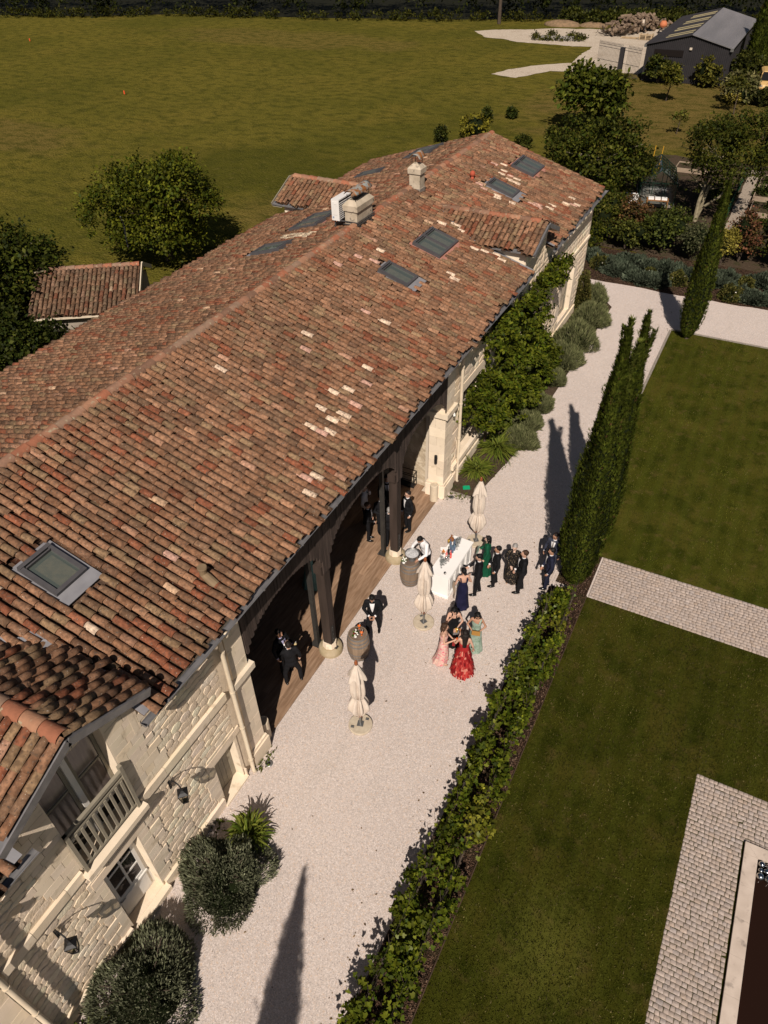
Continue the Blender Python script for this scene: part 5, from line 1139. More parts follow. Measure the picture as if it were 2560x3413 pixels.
# ---- cypresses
def cypress(x, y, h, rmax, label, seed, n=5200, lean=(0, 0), leaders=2, size=.17):
    r = np.random.default_rng(seed); root = thing('cypress_tree', label, 'cypress', (x, y, 0), 0, 'cypresses in a line')
    def prof(t): return rmax*np.interp(t, [0, .04, .12, .26, .45, .62, .78, .9, 1], [.35, .68, .92, 1, .88, .68, .43, .2, .03])
    def axis(t): return np.stack([x+lean[0]*t*h+0*t, y+lean[1]*t*h, .12+t*(h-.12)], -1)
    ph = r.uniform(0, 6.3, 8)
    def flute(a, t): return 1+.09*np.sin(5*a+ph[0]+3*t)+.06*np.sin(9*a+ph[1]-5*t)+.06*np.sin(2*a+ph[2]+9*t)+.05*np.sin(3*a+ph[3]-17*t)
    b = MB(); prf = [(float(prof(t))*.86, t*h*.97+.12) for t in np.linspace(0, 1, 16)]; b.lathe(prf, 18, (x, y, 0), wob=lambda a, t: float(flute(a, t)))
    b.v = [(v[0]+lean[0]*v[2], v[1]+lean[1]*v[2], v[2]) for v in b.v]; b.build('crown_shade_core', M_core, root, True, kind='stuff')
    t = r.beta(1.05, 1.25, n); a = r.uniform(0, 2*np.pi, n)
    bump = flute(a, t); rad = prof(t)*bump*r.uniform(.84, 1.03, n)
    P = axis(t); out = np.stack([np.cos(a), np.sin(a), np.zeros(n)], 1); P = P+out*rad[:, None]
    D = out*r.uniform(.1, .5, (n, 1))+np.array([0, 0, 1])+r.normal(0, .16, (n, 3)); N = out+r.normal(0, .3, (n, 3))
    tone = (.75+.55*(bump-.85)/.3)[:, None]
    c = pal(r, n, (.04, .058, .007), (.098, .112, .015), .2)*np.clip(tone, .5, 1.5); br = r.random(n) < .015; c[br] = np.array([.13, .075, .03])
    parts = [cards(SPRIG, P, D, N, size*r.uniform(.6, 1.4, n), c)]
    for k in range(leaders):                                     # feathery leaders at the tip
        m = 260; a0 = r.uniform(0, 6.3); q = np.array([math.cos(a0), math.sin(a0), 0])*rmax*.3*k; tt = r.uniform(.8, 1.03-.03*k, m); ax = axis(tt)+q*((tt-.75)*4)[:, None]
        rr_ = rmax*.2*(1.05-tt)*4*r.uniform(.1, 1, m); an = r.uniform(0, 6.3, m); o = np.stack([np.cos(an), np.sin(an), 0*an], 1); parts.append(cards(SPRIG, ax+o*rr_[:, None], o*.5+np.array([0, 0, 1]), o+r.normal(0, .3, (m, 3)), size*r.uniform(.7, 1.5, m), pal(r, m, (.05, .07, .011), (.115, .125, .024))))
    m = 46; tt = r.uniform(.1, .97, m); an = r.uniform(0, 6.3, m); o = np.stack([np.cos(an), np.sin(an), 0*an], 1); base = axis(tt)+o*(prof(tt)*1.0)[:, None]   # stray tufts on the outline
    i = np.repeat(np.arange(m), 9); D = nrm(o*.55+np.array([0, 0, 1])); Pp = base[i]+D[i]*r.uniform(-.05, .2, (len(i), 1))+r.normal(0, .03, (len(i), 3)); parts.append(cards(SPRIG, Pp, D[i]+r.normal(0, .25, (len(i), 3)), o[i]+r.normal(0, .4, (len(i), 3)), size*r.uniform(.6, 1.1, len(i)), pal(r, len(i), (.05, .07, .011), (.11, .118, .022))))
    foliage(root, 'crown', cat3(parts), M_leafd)
    b = MB(); b.tube([(x, y, -.1), (x, y, .4), (x+lean[0]*h*.5, y+lean[1]*h*.5, h*.5)], [.13, .11, .06], 9); b.build('trunk', M_bark, root, True)
    return root
cypress(-2.25, 16.85, 8.85, .6, 'tall broad cypress at the end of the grapevines beside the three men', 11, 15000, leaders=3, size=.13)
cypress(-2.12, 18.95, 8.2, .46, 'tall cypress standing directly behind the broad front cypress', 12, 10000, leaders=3, size=.13)
cypress(-2.0, 35.15, 7.3, .52, 'slender lone cypress at the far corner of the upper lawn', 13, 7500, leaders=1, size=.13)
cypress(-1.95, -2.9, 8.4, .72, 'cypress standing below the frame whose pointed shadow lies on the gravel', 14, 6000, leaders=1, size=.1)
cypress(-6.7, 101, 8.5, 1.0, 'tall dark cypress beside the barn at the right edge', 15, 3500, size=.4)
cypress(-5.4, 103, 8.5, 1.0, 'dark cypress at the frame edge behind the yellow van', 16, 2500, size=.4)
# ---- lavender and rosemary mounds
def mound(name, label, cat, c, rx, ry, h, seed, n=5000, A=(.085, .088, .055), B=(.17, .17, .115), L=.16, wd=.05, group=None, holes=0, up=.6, core=True, bark=True, rag=.12):
    r = np.random.default_rng(seed); root = thing(name, label, cat, (c[0], c[1], 0), 0, group)
    ph = r.uniform(0, 6.3, 6)
    d = rnd_unit(r, n); d[:, 2] = abs(d[:, 2])*.95+.02; d = nrm(d); a = np.arctan2(d[:, 1], d[:, 0])
    lump = 1+rag*np.sin(3*a+ph[0])+rag*.6*np.sin(5*a+ph[1]+4*d[:, 2])+rag*.5*np.sin(9*d[:, 2]+ph[2]+2*a)
    hv = rnd_unit(r, max(holes, 1)); hv[:, 2] = abs(hv[:, 2])*.7+.25; hv = nrm(hv); sunk = np.zeros(n)
    for k in range(holes): sunk = np.maximum(sunk, np.clip(1-np.arccos(np.clip(d@hv[k], -1, 1))/.34, 0, 1))
    rad = lump*r.uniform(.86, 1.03, n)*(1-.4*sunk); P = np.array([c[0], c[1], .03])+d*np.array([rx, ry, h])*rad[:, None]
    keep = r.random(n) > sunk*.75; P, d, rad = P[keep], d[keep], rad[keep]; m = len(P)
    D = d*r.uniform(.5, 1, (m, 1))+np.array([0, 0, up])+r.normal(0, .3, (m, 3)); N = np.cross(D, rnd_unit(r, m))
    cl = .8+.4*(np.sin(P[:, 0]*9+ph[3])*np.sin(P[:, 1]*11+ph[4])*np.sin(P[:, 2]*9+ph[5])+.5)
    tpl = (np.array([(0, 0, 0), (.4, wd/L, 0), (1, 0, 0), (.4, -wd/L, 0)]), LEAF1[1])
    foliage(root, 'foliage', cards(tpl, P, D, N, L*r.uniform(.6, 1.4, m), pal(r, m, A, B)*cl[:, None]), M_leafd)
    if core:
        b = MB(); b.ell((c[0], c[1], 0), (rx*.72, ry*.72, h*.72), 16, 12); b.build('shade_core', M_core, root, True, kind='stuff')
    if bark:
        b = MB(); rr = random.Random(seed)
        for k in range(16): q = rr.uniform(0, 6.28); e = rr.uniform(.4, .85); b.tube([(c[0], c[1], 0), (c[0]+rx*.5*math.cos(q)*e, c[1]+ry*.5*math.sin(q)*e, h*.6), (c[0]+rx*.85*math.cos(q)*e, c[1]+ry*.85*math.sin(q)*e, h*.9)], [.03, .018, .008], 5)
        b.build('stems', M_bark, root, True)
    return root
mound('lavender_bush', 'large grey green rosemary bush between the glazed door and the plank door', 'bush', (-6.62, 4.2), .98, .98, 1.0, 21, 15000, (.085, .095, .05), (.21, .215, .135), .10, .012, holes=7, rag=.12)
mound('lavender_bush', 'large grey green rosemary bush at the bottom left below the left lantern', 'bush', (-6.78, 1.72), 1.02, 1.12, 1.05, 22, 16000, (.085, .095, .05), (.21, .215, .135), .10, .012, holes=4, rag=.1)
LV = [((-6.35, 23.3), .62, .6, .5, 'low lavender mound nearest the agapanthus clump'), ((-6.45, 24.5), .5, .6, .5, 'lavender mound second from the agapanthus along the wall bed'), ((-6.5, 26.1), .5, .55, .5, 'lavender mound half hidden under the lower wisteria'),
      ((-6.45, 28.35), .36, .38, .5, 'small round grey lavender ball at the gravel edge'), ((-6.65, 30.2), .78, .78, .8, 'rounded grey lavender mound right of the wisteria foot'), ((-6.7, 32.2), 1.0, 1.1, .95, 'largest wide lavender mound under the far window'),
      ((-6.65, 34.7), .85, .95, .85, 'lavender mound just beyond the widest one'), ((-7.2, 36.9), .8, .8, .9, 'tall feathery lavender mound at the far wall corner')]
for i, (c, rx, ry, h, l) in enumerate(LV): mound('lavender_bush', l, 'bush', c, rx, ry, h, 30+i, 6500, (.085, .1, .036), (.21, .21, .1), .2, .014, 'lavender along the far wall', up=.8)
mound('leafy_shrub', 'upright dark leafy shrub against the far end of the wall', 'bush', (-7.55, 36.2), .45, .6, 1.7, 45, 3500, (.05, .06, .012), (.12, .1, .03), .1, .05, up=.1)
# ---- agapanthus
def agapanthus(c, R_, h, n, label, seed):
    r = np.random.default_rng(seed); root = thing('agapanthus_plant', label, 'plant', (*c, 0), 0, 'strap leaved agapanthus clumps'); V = []; F = []; C = []
    for k in range(n):
        a = r.uniform(0, 6.28); q = r.random()**.6; L = R_*(.45+.65*q); z = h*(1.15-.75*q)*r.uniform(.8, 1.15); o = np.array([math.cos(a), math.sin(a), 0]); s = np.array([-math.sin(a), math.cos(a), 0]); w = r.uniform(.016, .028); b0 = np.array([c[0], c[1], .02])+r.normal(0, .09, 3)*np.array([1, 1, 0]); b = len(V)
        for j, t in enumerate((0, .3, .6, .85, 1)):
            p = b0+o*L*t+np.array([0, 0, z*(1.9*t-1.55*t*t*(.6+.5*q))]); ww = w*(.8, 1, .9, .55, .06)[j]; V += [p-s*ww+np.array([0, 0, .012]), p+s*ww+np.array([0, 0, .012])]
        col = pal(r, 1, (.065, .1, .011), (.17, .185, .03))[0]
        for j in range(4): F.append((b+2*j, b+2*j+2, b+2*j+3, b+2*j+1)); C.append(col*(1+.15*j))
    link('strap_leaves', np_mesh('strap_leaves', V, F, np.array(C)), M_leaf, root, True, kind='stuff')
agapanthus((-7.0, 22.45), .95, .7, 260, 'largest agapanthus clump beside the wall window', 1); agapanthus((-7.22, 20.85), .75, .55, 200, 'smaller agapanthus clump in front by the kerb', 2)
agapanthus((-7.0, 24.2), .7, .6, 130, 'agapanthus clump shaded under the wisteria', 3); agapanthus((-6.72, 5.28), .55, .95, 200, 'bright agapanthus clump growing out of the rosemary bush', 4); agapanthus((-7.15, .55), .5, .5, 90, 'bright agapanthus tuft at the bottom frame edge', 5)
# ---- wisteria
WB = [(-7.42, 30.53, 4.66, .37), (-7.45, 29.39, 4.76, .41), (-7.45, 28.46, 4.60, .50), (-7.35, 30.09, 3.98, .34), (-7.47, 27.42, 4.54, .49), (-7.50, 25.85, 4.64, .43), (-7.50, 24.38, 4.93, .46), (-7.38, 26.97, 3.81, .55), (-7.50, 23.09, 4.93, .48), (-7.42, 25.03, 3.84, .66), (-7.24, 27.27, 2.72, .56), (-7.50, 22.74, 4.32, .49), (-7.50, 21.86, 5.03, .26), (-7.25, 25.79, 2.61, .74), (-7.08, 28.27, 1.40, .59), (-7.38, 23.95, 3.39, .56), (-7.07, 26.99, 1.29, .68), (-6.96, 29.05, .36, .39), (-7.24, 24.11, 2.37, .53), (-7.40, 22.34, 3.28, .50), (-7.42, 21.19, 3.20, .48), (-7.23, 23.05, 2.14, .66), (-7.06, 25.46, 1.06, .66), (-6.98, 27.02, .45, .43), (-7.47, 20.26, 3.41, .26), (-7.39, 20.36, 2.87, .30), (-7.22, 21.91, 1.94, .50), (-7.08, 23.75, 1.10, .54), (-6.97, 25.76, .35, .42), (-7.20, 21.40, 1.76, .23)]
def wisteria(name, label, bl, seed, n, stems):
    r = np.random.default_rng(seed); root = thing(name, label, 'climber', (bl[0][0], np.mean([b[1] for b in bl]), 0))
    B = [(b[0], b[1], b[2], b[3]*.9, b[3]*.95, b[3]*.8) for b in bl]
    foliage(root, 'foliage', clump_leaves(r, B, n, .15, (.035, .06, .004), (.128, .138, .011), LEAF1, .17, .2, -.35, 24, shell=(.75, 1.25)))
    b = MB()
    for s in stems: b.tube(s, [.07]+[.05]*(len(s)-2)+[.02], 7)
    b.build('stem', M_bark, root, True)
wisteria('wisteria_vine', 'upper wisteria climbing to the eave along the far wall', WB[:16], 51, 13000, [[(-7.5, 26.4, 0), (-7.45, 26.6, 2), (-7.5, 25.5, 4.2), (-7.5, 22.5, 4.8)], [(-7.45, 26.6, 2), (-7.5, 28, 4.2), (-7.5, 30.3, 4.6)]])
wisteria('wisteria_vine', 'lower wisteria mass bulging over the wall window and bed', WB[16:], 52, 11000, [[(-7.55, 22.5, 0), (-7.5, 22.4, 1.5), (-7.45, 21.2, 3.2)], [(-7.5, 22.4, 1.5), (-7.3, 25, 2.4)]])
# ---- grapevines in two rows
M_stake = mat('grey vine stake', (.06, .05, .042), (.04, .033, .028), 10, .9)
vine_leaf_me = np_mesh('leaf', VINE[0], VINE[1]); M_vleaf = mat('vine leaf', (1, 1, 1), (.8, .85, .7), 9, .5, tint='obj', trans=.3, spec=.35); vine_leaf_me.materials.append(M_vleaf)
vi_ = 0
YV = np.arange(2.6, 16.2, 1.05)
for row, xr, rl in ((0, -2.58, 'gravel side'), (1, -2.0, 'lawn side')):
    for k, yv in enumerate(YV):
        if row == 1 and yv > 15.6: continue
        r = np.random.default_rng(100+vi_); vi_ += 1
        lbl = 'leafy grapevine in the %s row, %s from the cypress' % (rl, ['nearest', 'second', 'third', 'fourth', 'fifth', 'sixth', 'seventh', 'eighth', 'ninth', 'tenth', 'eleventh', 'twelfth', 'thirteenth', 'fourteenth'][len(YV)-1-k-(row and 1)])
        root = thing('grapevine', lbl, 'grapevine', (xr, yv, .03), 0, 'grapevines in two rows')
        hh = r.uniform(.7, 1.08); xo = r.normal(0, .05)
        bl = [(xr+xo+r.normal(0, .1), yv+dy, hh*z, r.uniform(.07, .13), r.uniform(.14, .26), r.uniform(.1, .2)) for dy, z in ((-.42, .8), (-.1, .95), (.2, .78), (.48, .92), (0, .55), (.35, .5), (-.35, .48))]
        bl = [b for b in bl if r.random() > .22]
        sh = r.random(); A, B = ((.036, .062, .004), (.145, .16, .012)) if sh > .25 else ((.06, .078, .007), (.21, .195, .02))
        foliage(root, 'foliage', clump_leaves(r, bl, int(470*r.choice([.35, .7, .9, 1., 1.15, 1.3])), .092, A, B, VINE, .12, .3, -.2, 8, shell=(.7, 1.4), zmin=.12), M_leaf)
        n = 10; d = rnd_unit(r, n); d[:, 2] = abs(d[:, 2]); P = np.array([xr+xo, yv, hh*.75])+d*np.array([.3, .5, .38]); D = nrm(d*.5+rnd_unit(r, n)+np.array([0, 0, -.3])); N = nrm(np.array([0, -.2, 1.])+rnd_unit(r, n)*.5); Yx = nrm(np.cross(N, D)); M_ = frames(P, D, Yx, np.cross(D, Yx), .1*r.uniform(.9, 1.3, n))
        for j in range(n):
            o = link('leaf', vine_leaf_me, None, root, True); o.matrix_basis = Matrix(M_[j].tolist()); o.color = (*pal(r, 1, (.07, .105, .007), (.19, .2, .018))[0], 1)
        b = MB(); rr = random.Random(vi_); b.tube([(xr, yv, 0), (xr+rr.uniform(-.04, .04), yv+.03, .3), (xr+rr.uniform(-.05, .05), yv, .6)], [.035, .03, .025], 7)
        for s in (-1, 1): b.tube([(xr, yv, .58), (xr, yv+s*.25, .68), (xr+rr.uniform(-.1, .1), yv+s*.5, .8)], [.02, .015, .008], 5)
        for s in range(4): p = Vector((xr, yv+rr.uniform(-.4, .4), .7)); b.tube([p, p+Vector((rr.uniform(-.15, .15), rr.uniform(-.1, .1), rr.uniform(.3, .6)))], [.008, .004], 4)
        b.build('trunk', M_bark, root, True)
    root = thing('vine_trellis', 'wire trellis on grey stakes carrying the %s row of grapevines' % rl, 'trellis', (xr, 9, 0))
    for yv in np.arange(2.1, 16.4, 2.1): b = MB(); b.bar((xr, yv, -.05), (xr, yv, 1.0), .035); b.build('stake', M_stake, root, True)
    for z in (.5, .75, .97): b = MB(); b.tube([(xr, 1.5, z), (xr, 16.2, z)], .0035, 4); b.build('wire', M_stake, root, True)
# ---- juniper carpet and small roses in the far bed
JN = [((-8.8, 42.9), .55), ((-7.7, 42.2), .9), ((-6.75, 41.5), .85), ((-6.5, 43.0), .7), ((-5.5, 42.5), .7), ((-4.65, 40.75), .6), ((-5.4, 40.85), .75), ((-4.4, 42.8), .75), ((-3.2, 42.4), .7), ((-1.75, 42.0), .8), ((-1.3, 42.9), .6), ((.45, 40.7), .7), ((.6, 43.1), .7), ((-.3, 41.0), .5), ((1.9, 42), .9)]
JL = ['leftmost by the house corner', 'beside the first rose bush', 'third from the house', 'behind the third at the hedge foot', 'in the middle behind the lane edge', 'right of the cypress shadow start', 'crossed by the cypress shadow', 'behind the cypress shadow', 'left of the lone cypress', 'right of the lone cypress', 'behind the one right of the cypress', 'at the lane edge near the right frame', 'at the back near the right frame', 'small one at the lane edge', 'at the right frame edge']
for i, ((c, q), l) in enumerate(zip(JN, JL)): mound('juniper_shrub', 'blue grey spreading juniper, '+l, 'juniper', c, q*1.05, q*.75, .36, 200+i, 2600, (.036, .05, .031), (.095, .112, .074), .22, .05, 'junipers in the far bed', up=.15, bark=False, rag=.22)
RS = [((-8.05, 41.8), .5, 'rose bush nearest the house corner in the mulch bed'), ((-5.2, 42.0), .28, 'tiny rose bush between the junipers'), ((-3.6, 41.4), .5, 'rose bush beside the cypress shadow'), ((-.75, 40.5), .55, 'low rose bush at the lane edge right of the cypress'), ((-.15, 42.5), .38, 'small rose bush at the back right of the mulch bed')]
for i, (c, q, l) in enumerate(RS):
    rt = mound('rose_bush', l, 'rose', c, q, q, q*1.2, 230+i, 1000, (.05, .06, .012), (.12, .105, .03), .1, .05, 'rose bushes in the far bed', up=.1, bark=False)
    for j in range(4): b = MB(); a = random.uniform(0, 6.3); b.ell((c[0]+q*.7*math.cos(a), c[1]+q*.7*math.sin(a), q*random.uniform(.6, 1.1)), (.04, .04, .03), 7, 4); b.build('bloom', bpy.data.materials.get('rose petal') or mat('rose petal', (.75, .7, .6), rough=.7), rt, True)
# ---- shrub border
def shrub(name, label, blobs, n, size, A, B, seed, cat='shrub', group=None, clump=.3, m=None, trunk=True, tpl=LEAF1):
    r = np.random.default_rng(seed); c = np.mean(np.array([b[:2] for b in blobs]), 0); root = thing(name, label, cat, (c[0], c[1], 0), 0, group)
    foliage(root, 'foliage', clump_leaves(r, blobs, n, size, A, B, tpl, clump, .3, -.1, 20), m or M_leaf)
    b = MB(); rr = random.Random(seed)
    for q in blobs[:5]: b.tube([(c[0], c[1], 0), ((c[0]+q[0])/2, (c[1]+q[1])/2, q[2]*.5), (q[0], q[1], q[2])], [.06, .04, .015], 6)
    b.build('stem', M_bark, root, True)
    b = MB()
    for q in blobs:
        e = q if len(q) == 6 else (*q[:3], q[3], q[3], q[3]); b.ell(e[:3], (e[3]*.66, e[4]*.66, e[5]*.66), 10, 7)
    b.build('shade_core', M_core, root, True, kind='stuff'); return root
HG = 'shrubs of the tall border hedge'; rh = random.Random(5)
def pile(cx, cy, w, d, h, k): return [(cx+rh.uniform(-w, w)*.6, cy+rh.uniform(-d, d)*.5, h*rh.uniform(.35, .8), w*rh.uniform(.4, .6), d*rh.uniform(.45, .65), h*rh.uniform(.26, .36)) for _ in range(k)]
GA, GB = (.035, .052, .005), (.115, .115, .013)
shrub('laurel_shrub', 'glossy green laurel at the house end of the border hedge', pile(-9.0, 46.2, 1.3, 1.4, 2.5, 9), 5000, .17, GA, (.11, .1, .016), 301, group=HG)
shrub('photinia_shrub', 'brownish red photinia rising behind the laurel', pile(-7.2, 46.4, .9, .9, 2.5, 6), 3000, .15, (.05, .05, .012), (.16, .07, .03), 302, group=HG)
shrub('evergreen_shrub', 'dark feathery evergreen in the middle of the hedge', pile(-5.4, 45.7, 1.25, 1.3, 2.6, 9), 5500, .17, (.03, .046, .008), (.095, .105, .018), 303, group=HG)
shrub('evergreen_shrub', 'low dark evergreen in front of the photinia', pile(-7.2, 44.9, 1.1, .8, 1.5, 7), 3500, .15, (.035, .05, .008), (.11, .11, .018), 304, group=HG)
shrub('variegated_shrub', 'grey green speckled shrub left of the lone cypress', pile(-3.5, 45.2, .95, 1.0, 2.1, 7), 4500, .13, (.04, .05, .018), (.13, .13, .06), 305, group=HG)
shrub('golden_shrub', 'yellow variegated shrub right of the lone cypress', pile(-1.95, 44.9, .55, .8, 2.1, 6), 3500, .12, (.14, .12, .015), (.30, .25, .05), 306, group=HG)
shrub('photinia_shrub', 'red tipped photinia right of the golden shrub', pile(-.95, 46.0, .9, 1.0, 2.6, 8), 5000, .14, (.05, .055, .012), (.21, .075, .045), 307, group=HG)
shrub('laurel_shrub', 'dark green laurel at the right frame edge of the hedge', pile(.8, 46, 1.1, 1.1, 2.6, 8), 4500, .16, GA, (.1, .095, .02), 308, group=HG)
shrub('laurel_shrub', 'low dark laurel behind the mulch near the house corner', pile(-9.3, 44.8, .7, .6, 1.2, 5), 2000, .14, GA, GB, 309, group=HG)
# ---- trees
def tree(name, label, base, crown, n, size, A, B, seed, r0=.16, spread=2, nb=9, barkm=None, group=None, clump=.5, cat='tree', tpl=LEAF1, per=24, fill=.35, top=None):
    r = np.random.default_rng(seed); root = thing(name, label, cat, (*base, 0), 0, group); c = np.mean(np.array([q[:3] for q in crown]), 0)
    limb_tree(root, (*base, 0), top or tuple(c+np.array([0, 0, .3])), r0, spread, nb, seed, barkm)
    foliage(root, 'crown', clump_leaves(r, crown, n, size, A, B, tpl, clump, fill, -.15, per, shell=(.75, 1.08)))
    return root
def crownblobs(c, R3, k, seed, br=.45):
    r = np.random.default_rng(seed); d = rnd_unit(r, k); q = r.uniform(.3, .72, (k, 1)); P = np.array(c)+d*np.array(R3)*q; s = r.uniform(.75, 1.2, k)*br*min(R3); return [(*p, w, w, w*.85) for p, w in zip(P, s)]
tree('round_tree', 'large round leafy tree in the meadow behind the roof', (-31.8, 32.2), crownblobs((-32.0, 31.9, 3.2), (4.1, 4.1, 3.1), 30, 61, .4)+[(-32, 31.9, 1.6, 2.8, 2.8, 1.3)], 42000, .2, (.035, .055, .004), (.135, .135, .011), 62, .22, 2.6, 14, clump=.5, per=36, fill=.2)
tree('dark_tree', 'dark tree with bare grey twigs at the left frame edge', (-32.0, 19.6), crownblobs((-32.2, 20.5, 3.0), (3.8, 3.6, 2.8), 22, 63, .46), 26000, .22, (.022, .036, .004), (.07, .076, .009), 64, .22, 3.2, 16, barkm=M_pbark, clump=.55)
tree('dark_tree', 'shaded tree below the tiled garden hut at the left edge', (-27.6, 16.6), crownblobs((-28.2, 17.2, 1.9), (3.6, 2.2, 2.1), 18, 65, .55), 16000, .2, (.016, .028, .003), (.05, .056, .008), 66, .14, 2, 8, clump=.5)
tree('fig_tree', 'leafy tree with large leaves standing alone on the dry lawn', (-15.0, 72.5), crownblobs((-16.5, 71.0, 2.9), (3.4, 2.9, 2.1), 20, 67, .5), 9000, .4, (.035, .055, .005), (.115, .12, .014), 68, .13, 1.8, 9, tpl=LEAF2, clump=.7, per=14)
tree('orchard_tree', 'broad dark tree right behind the end of the roof', (-11.4, 54.0), crownblobs((-11.6, 53.4, 2.4), (4.5, 3.8, 2.9), 28, 69, .48), 24000, .24, (.022, .038, .004), (.085, .086, .01), 70, .16, 2.6, 14, barkm=M_pbark, clump=.55)
tree('orchard_tree', 'tall dark tree with pale forked trunk above the greenhouse', (-4.4, 51.7), crownblobs((-3.3, 52.4, 4.0), (3.9, 3.4, 2.8), 28, 71, .42), 24000, .19, (.022, .036, .004), (.085, .086, .01), 72, .11, 2.4, 13, barkm=M_pbark, clump=.5, top=(-3.6, 52, 4.6))
b = MB(); b.tube([(-4.4, 51.7, 0), (-4.15, 51.7, .9), (-3.3, 51.5, 1.7), (-2.9, 51.5, 2.6)], [.1, .08, .065, .04], 8); b.tube([(-4.4, 51.7, 0), (-4.45, 51.75, 1.2), (-4.3, 51.9, 2.6), (-4.0, 52, 3.6)], [.15, .12, .1, .06], 8); b.build('forked_trunk', M_pbark, bpy.data.objects[[o.name for o in bpy.data.objects if o.get('label', '').startswith('tall dark tree with pale')][0]], True)
tree('young_tree', 'young bright green tree in front of the dark barn', (-12.76, 84.9), crownblobs((-12.5, 84.3, 2.3), (1.1, 1.1, 1.5), 9, 73, .5), 2200, .26, (.07, .085, .01), (.17, .15, .022), 74, .07, .7, 6, clump=.35)
tree('young_tree', 'tiny sapling with sparse leaves on the dry lawn', (-9.5, 72.8), [(-9.5, 72.7, 1.3, .5, .5, .6), (-9.2, 72.8, 1.0, .3, .3, .3)], 330, .22, (.05, .065, .008), (.13, .12, .02), 75, .04, .4, 4, clump=.3)
tree('young_tree', 'young thin tree on the dry lawn at the right edge', (-2.6, 73.2), [(-2.4, 73, 1.7, .6, .6, .8), (-2.7, 73.3, 1.3, .4, .4, .4)], 500, .22, (.07, .085, .01), (.16, .15, .02), 76, .05, .5, 5, clump=.35)
tree('young_tree', 'small tree with pale trunk right of the dry lawn', (-6.0, 81.8), [(-6.2, 82, 2.4, .8, .8, .8)], 500, .26, (.05, .06, .01), (.12, .11, .02), 77, .05, .5, 5, clump=.35)
shrub('flowering_shrub', 'rounded shrub with cream and green leaves beside the van', [(-6.4, 86.8, 1.5, 1.5, 1.4, 1.2), (-6.0, 86.3, .9, 1.2, 1.1, .9), (-7.0, 86.6, .9, .9, .9, .8)], 2200, .3, (.07, .08, .02), (.24, .21, .09), 311)
shrub('golden_shrub', 'small round yellow shrub on the dry lawn near the van', [(-6.75, 85.6, .5, .62, .6, .5)], 900, .16, (.18, .15, .02), (.36, .29, .06), 312)
shrub('dark_shrub', 'low dark shrub in front of the yellow van', [(-4.4, 86.2, .7, 1.1, .9, .8), (-3.6, 86.2, .6, .8, .8, .7)], 1600, .26, (.02, .028, .005), (.06, .06, .012), 313)
shrub('ivy_shrub', 'green climber against the left half of the barn front', [(-15.6, 92.6, 1.3, .9, .6, 1.2), (-14.8, 92.4, 1.2, .8, .6, 1.1)], 1800, .3, (.03, .045, .006), (.09, .09, .014), 314)
shrub('ivy_shrub', 'yellow green climber against the right half of the barn front', [(-10.6, 92.6, 1.4, .8, .5, 1.3), (-9.7, 92.5, 1.1, .9, .5, 1.0), (-10.0, 92.3, .6, .9, .5, .6)], 1700, .3, (.06, .065, .01), (.17, .15, .025), 315)
shrub('hedge_shrub', 'green hedge beside the barn at the right frame edge', [(-7.3, 97, 1.3, 1.1, 2.5, 1.3), (-4.8, 96.5, 1.3, 1.6, 2.2, 1.3)], 2500, .35, (.03, .04, .006), (.08, .08, .014), 316)
for i, (c, s, A, B, l) in enumerate([((-25.2, 64.8), 1.25, (.14, .13, .012), (.27, .23, .03), 'golden green bush behind the roof ridge end'), ((-27.4, 62.6), .4, (.025, .04, .006), (.07, .07, .012), 'small dark conifer bush left of the golden bush'), ((-26.2, 70.3), .36, (.03, .045, .008), (.08, .085, .014), 'slim upright shrub in the mown meadow'), ((-24.5, 72.4), .27, (.02, .035, .005), (.06, .065, .01), 'tiny dark conifer right of the slim shrub'), ((-20.3, 63.5), .6, (.03, .045, .006), (.08, .08, .014), 'loose dark shrub left of the fig tree'), ((-19.0, 67.5), .45, (.035, .05, .006), (.09, .085, .014), 'small bush in rough grass behind the roof end')]):
    tall = 1.5 if 'slim' in l or 'conifer' in l else .75
    shrub('meadow_bush', l, [(c[0], c[1], s*tall, s, s, s*tall), (c[0]+.4*s, c[1]+.1, s*.5, s*.7, s*.7, s*.5)], 1100, .22, A, B, 320+i, clump=.25)
# hedge-row behind orchard tree etc.: kitchen garden greens
for i, (x, y, w, l) in enumerate([(-14.3, 57.5, 1.6, 'bramble thicket behind the roof end'), (-10.0, 58.6, 1.2, 'dark bush left of the yellow canes'), (-.9, 58.4, .5, 'green squash plant in the first vegetable bed'), (-.6, 61.0, .45, 'leafy plant in the far vegetable bed'), (.1, 55.2, .6, 'broad leaved plant in the near vegetable bed'), (-3.5, 56.5, .9, 'shaded bush under the tall tree'), (-6.3, 49.4, .8, 'bush at the foot of the pale forked trunk')]):
    shrub('garden_plant', l, [(x, y, w*.6, w, w*.8, w*.6)], 900, .2, (.02, .032, .006), (.075, .085, .016), 340+i, cat='plant')
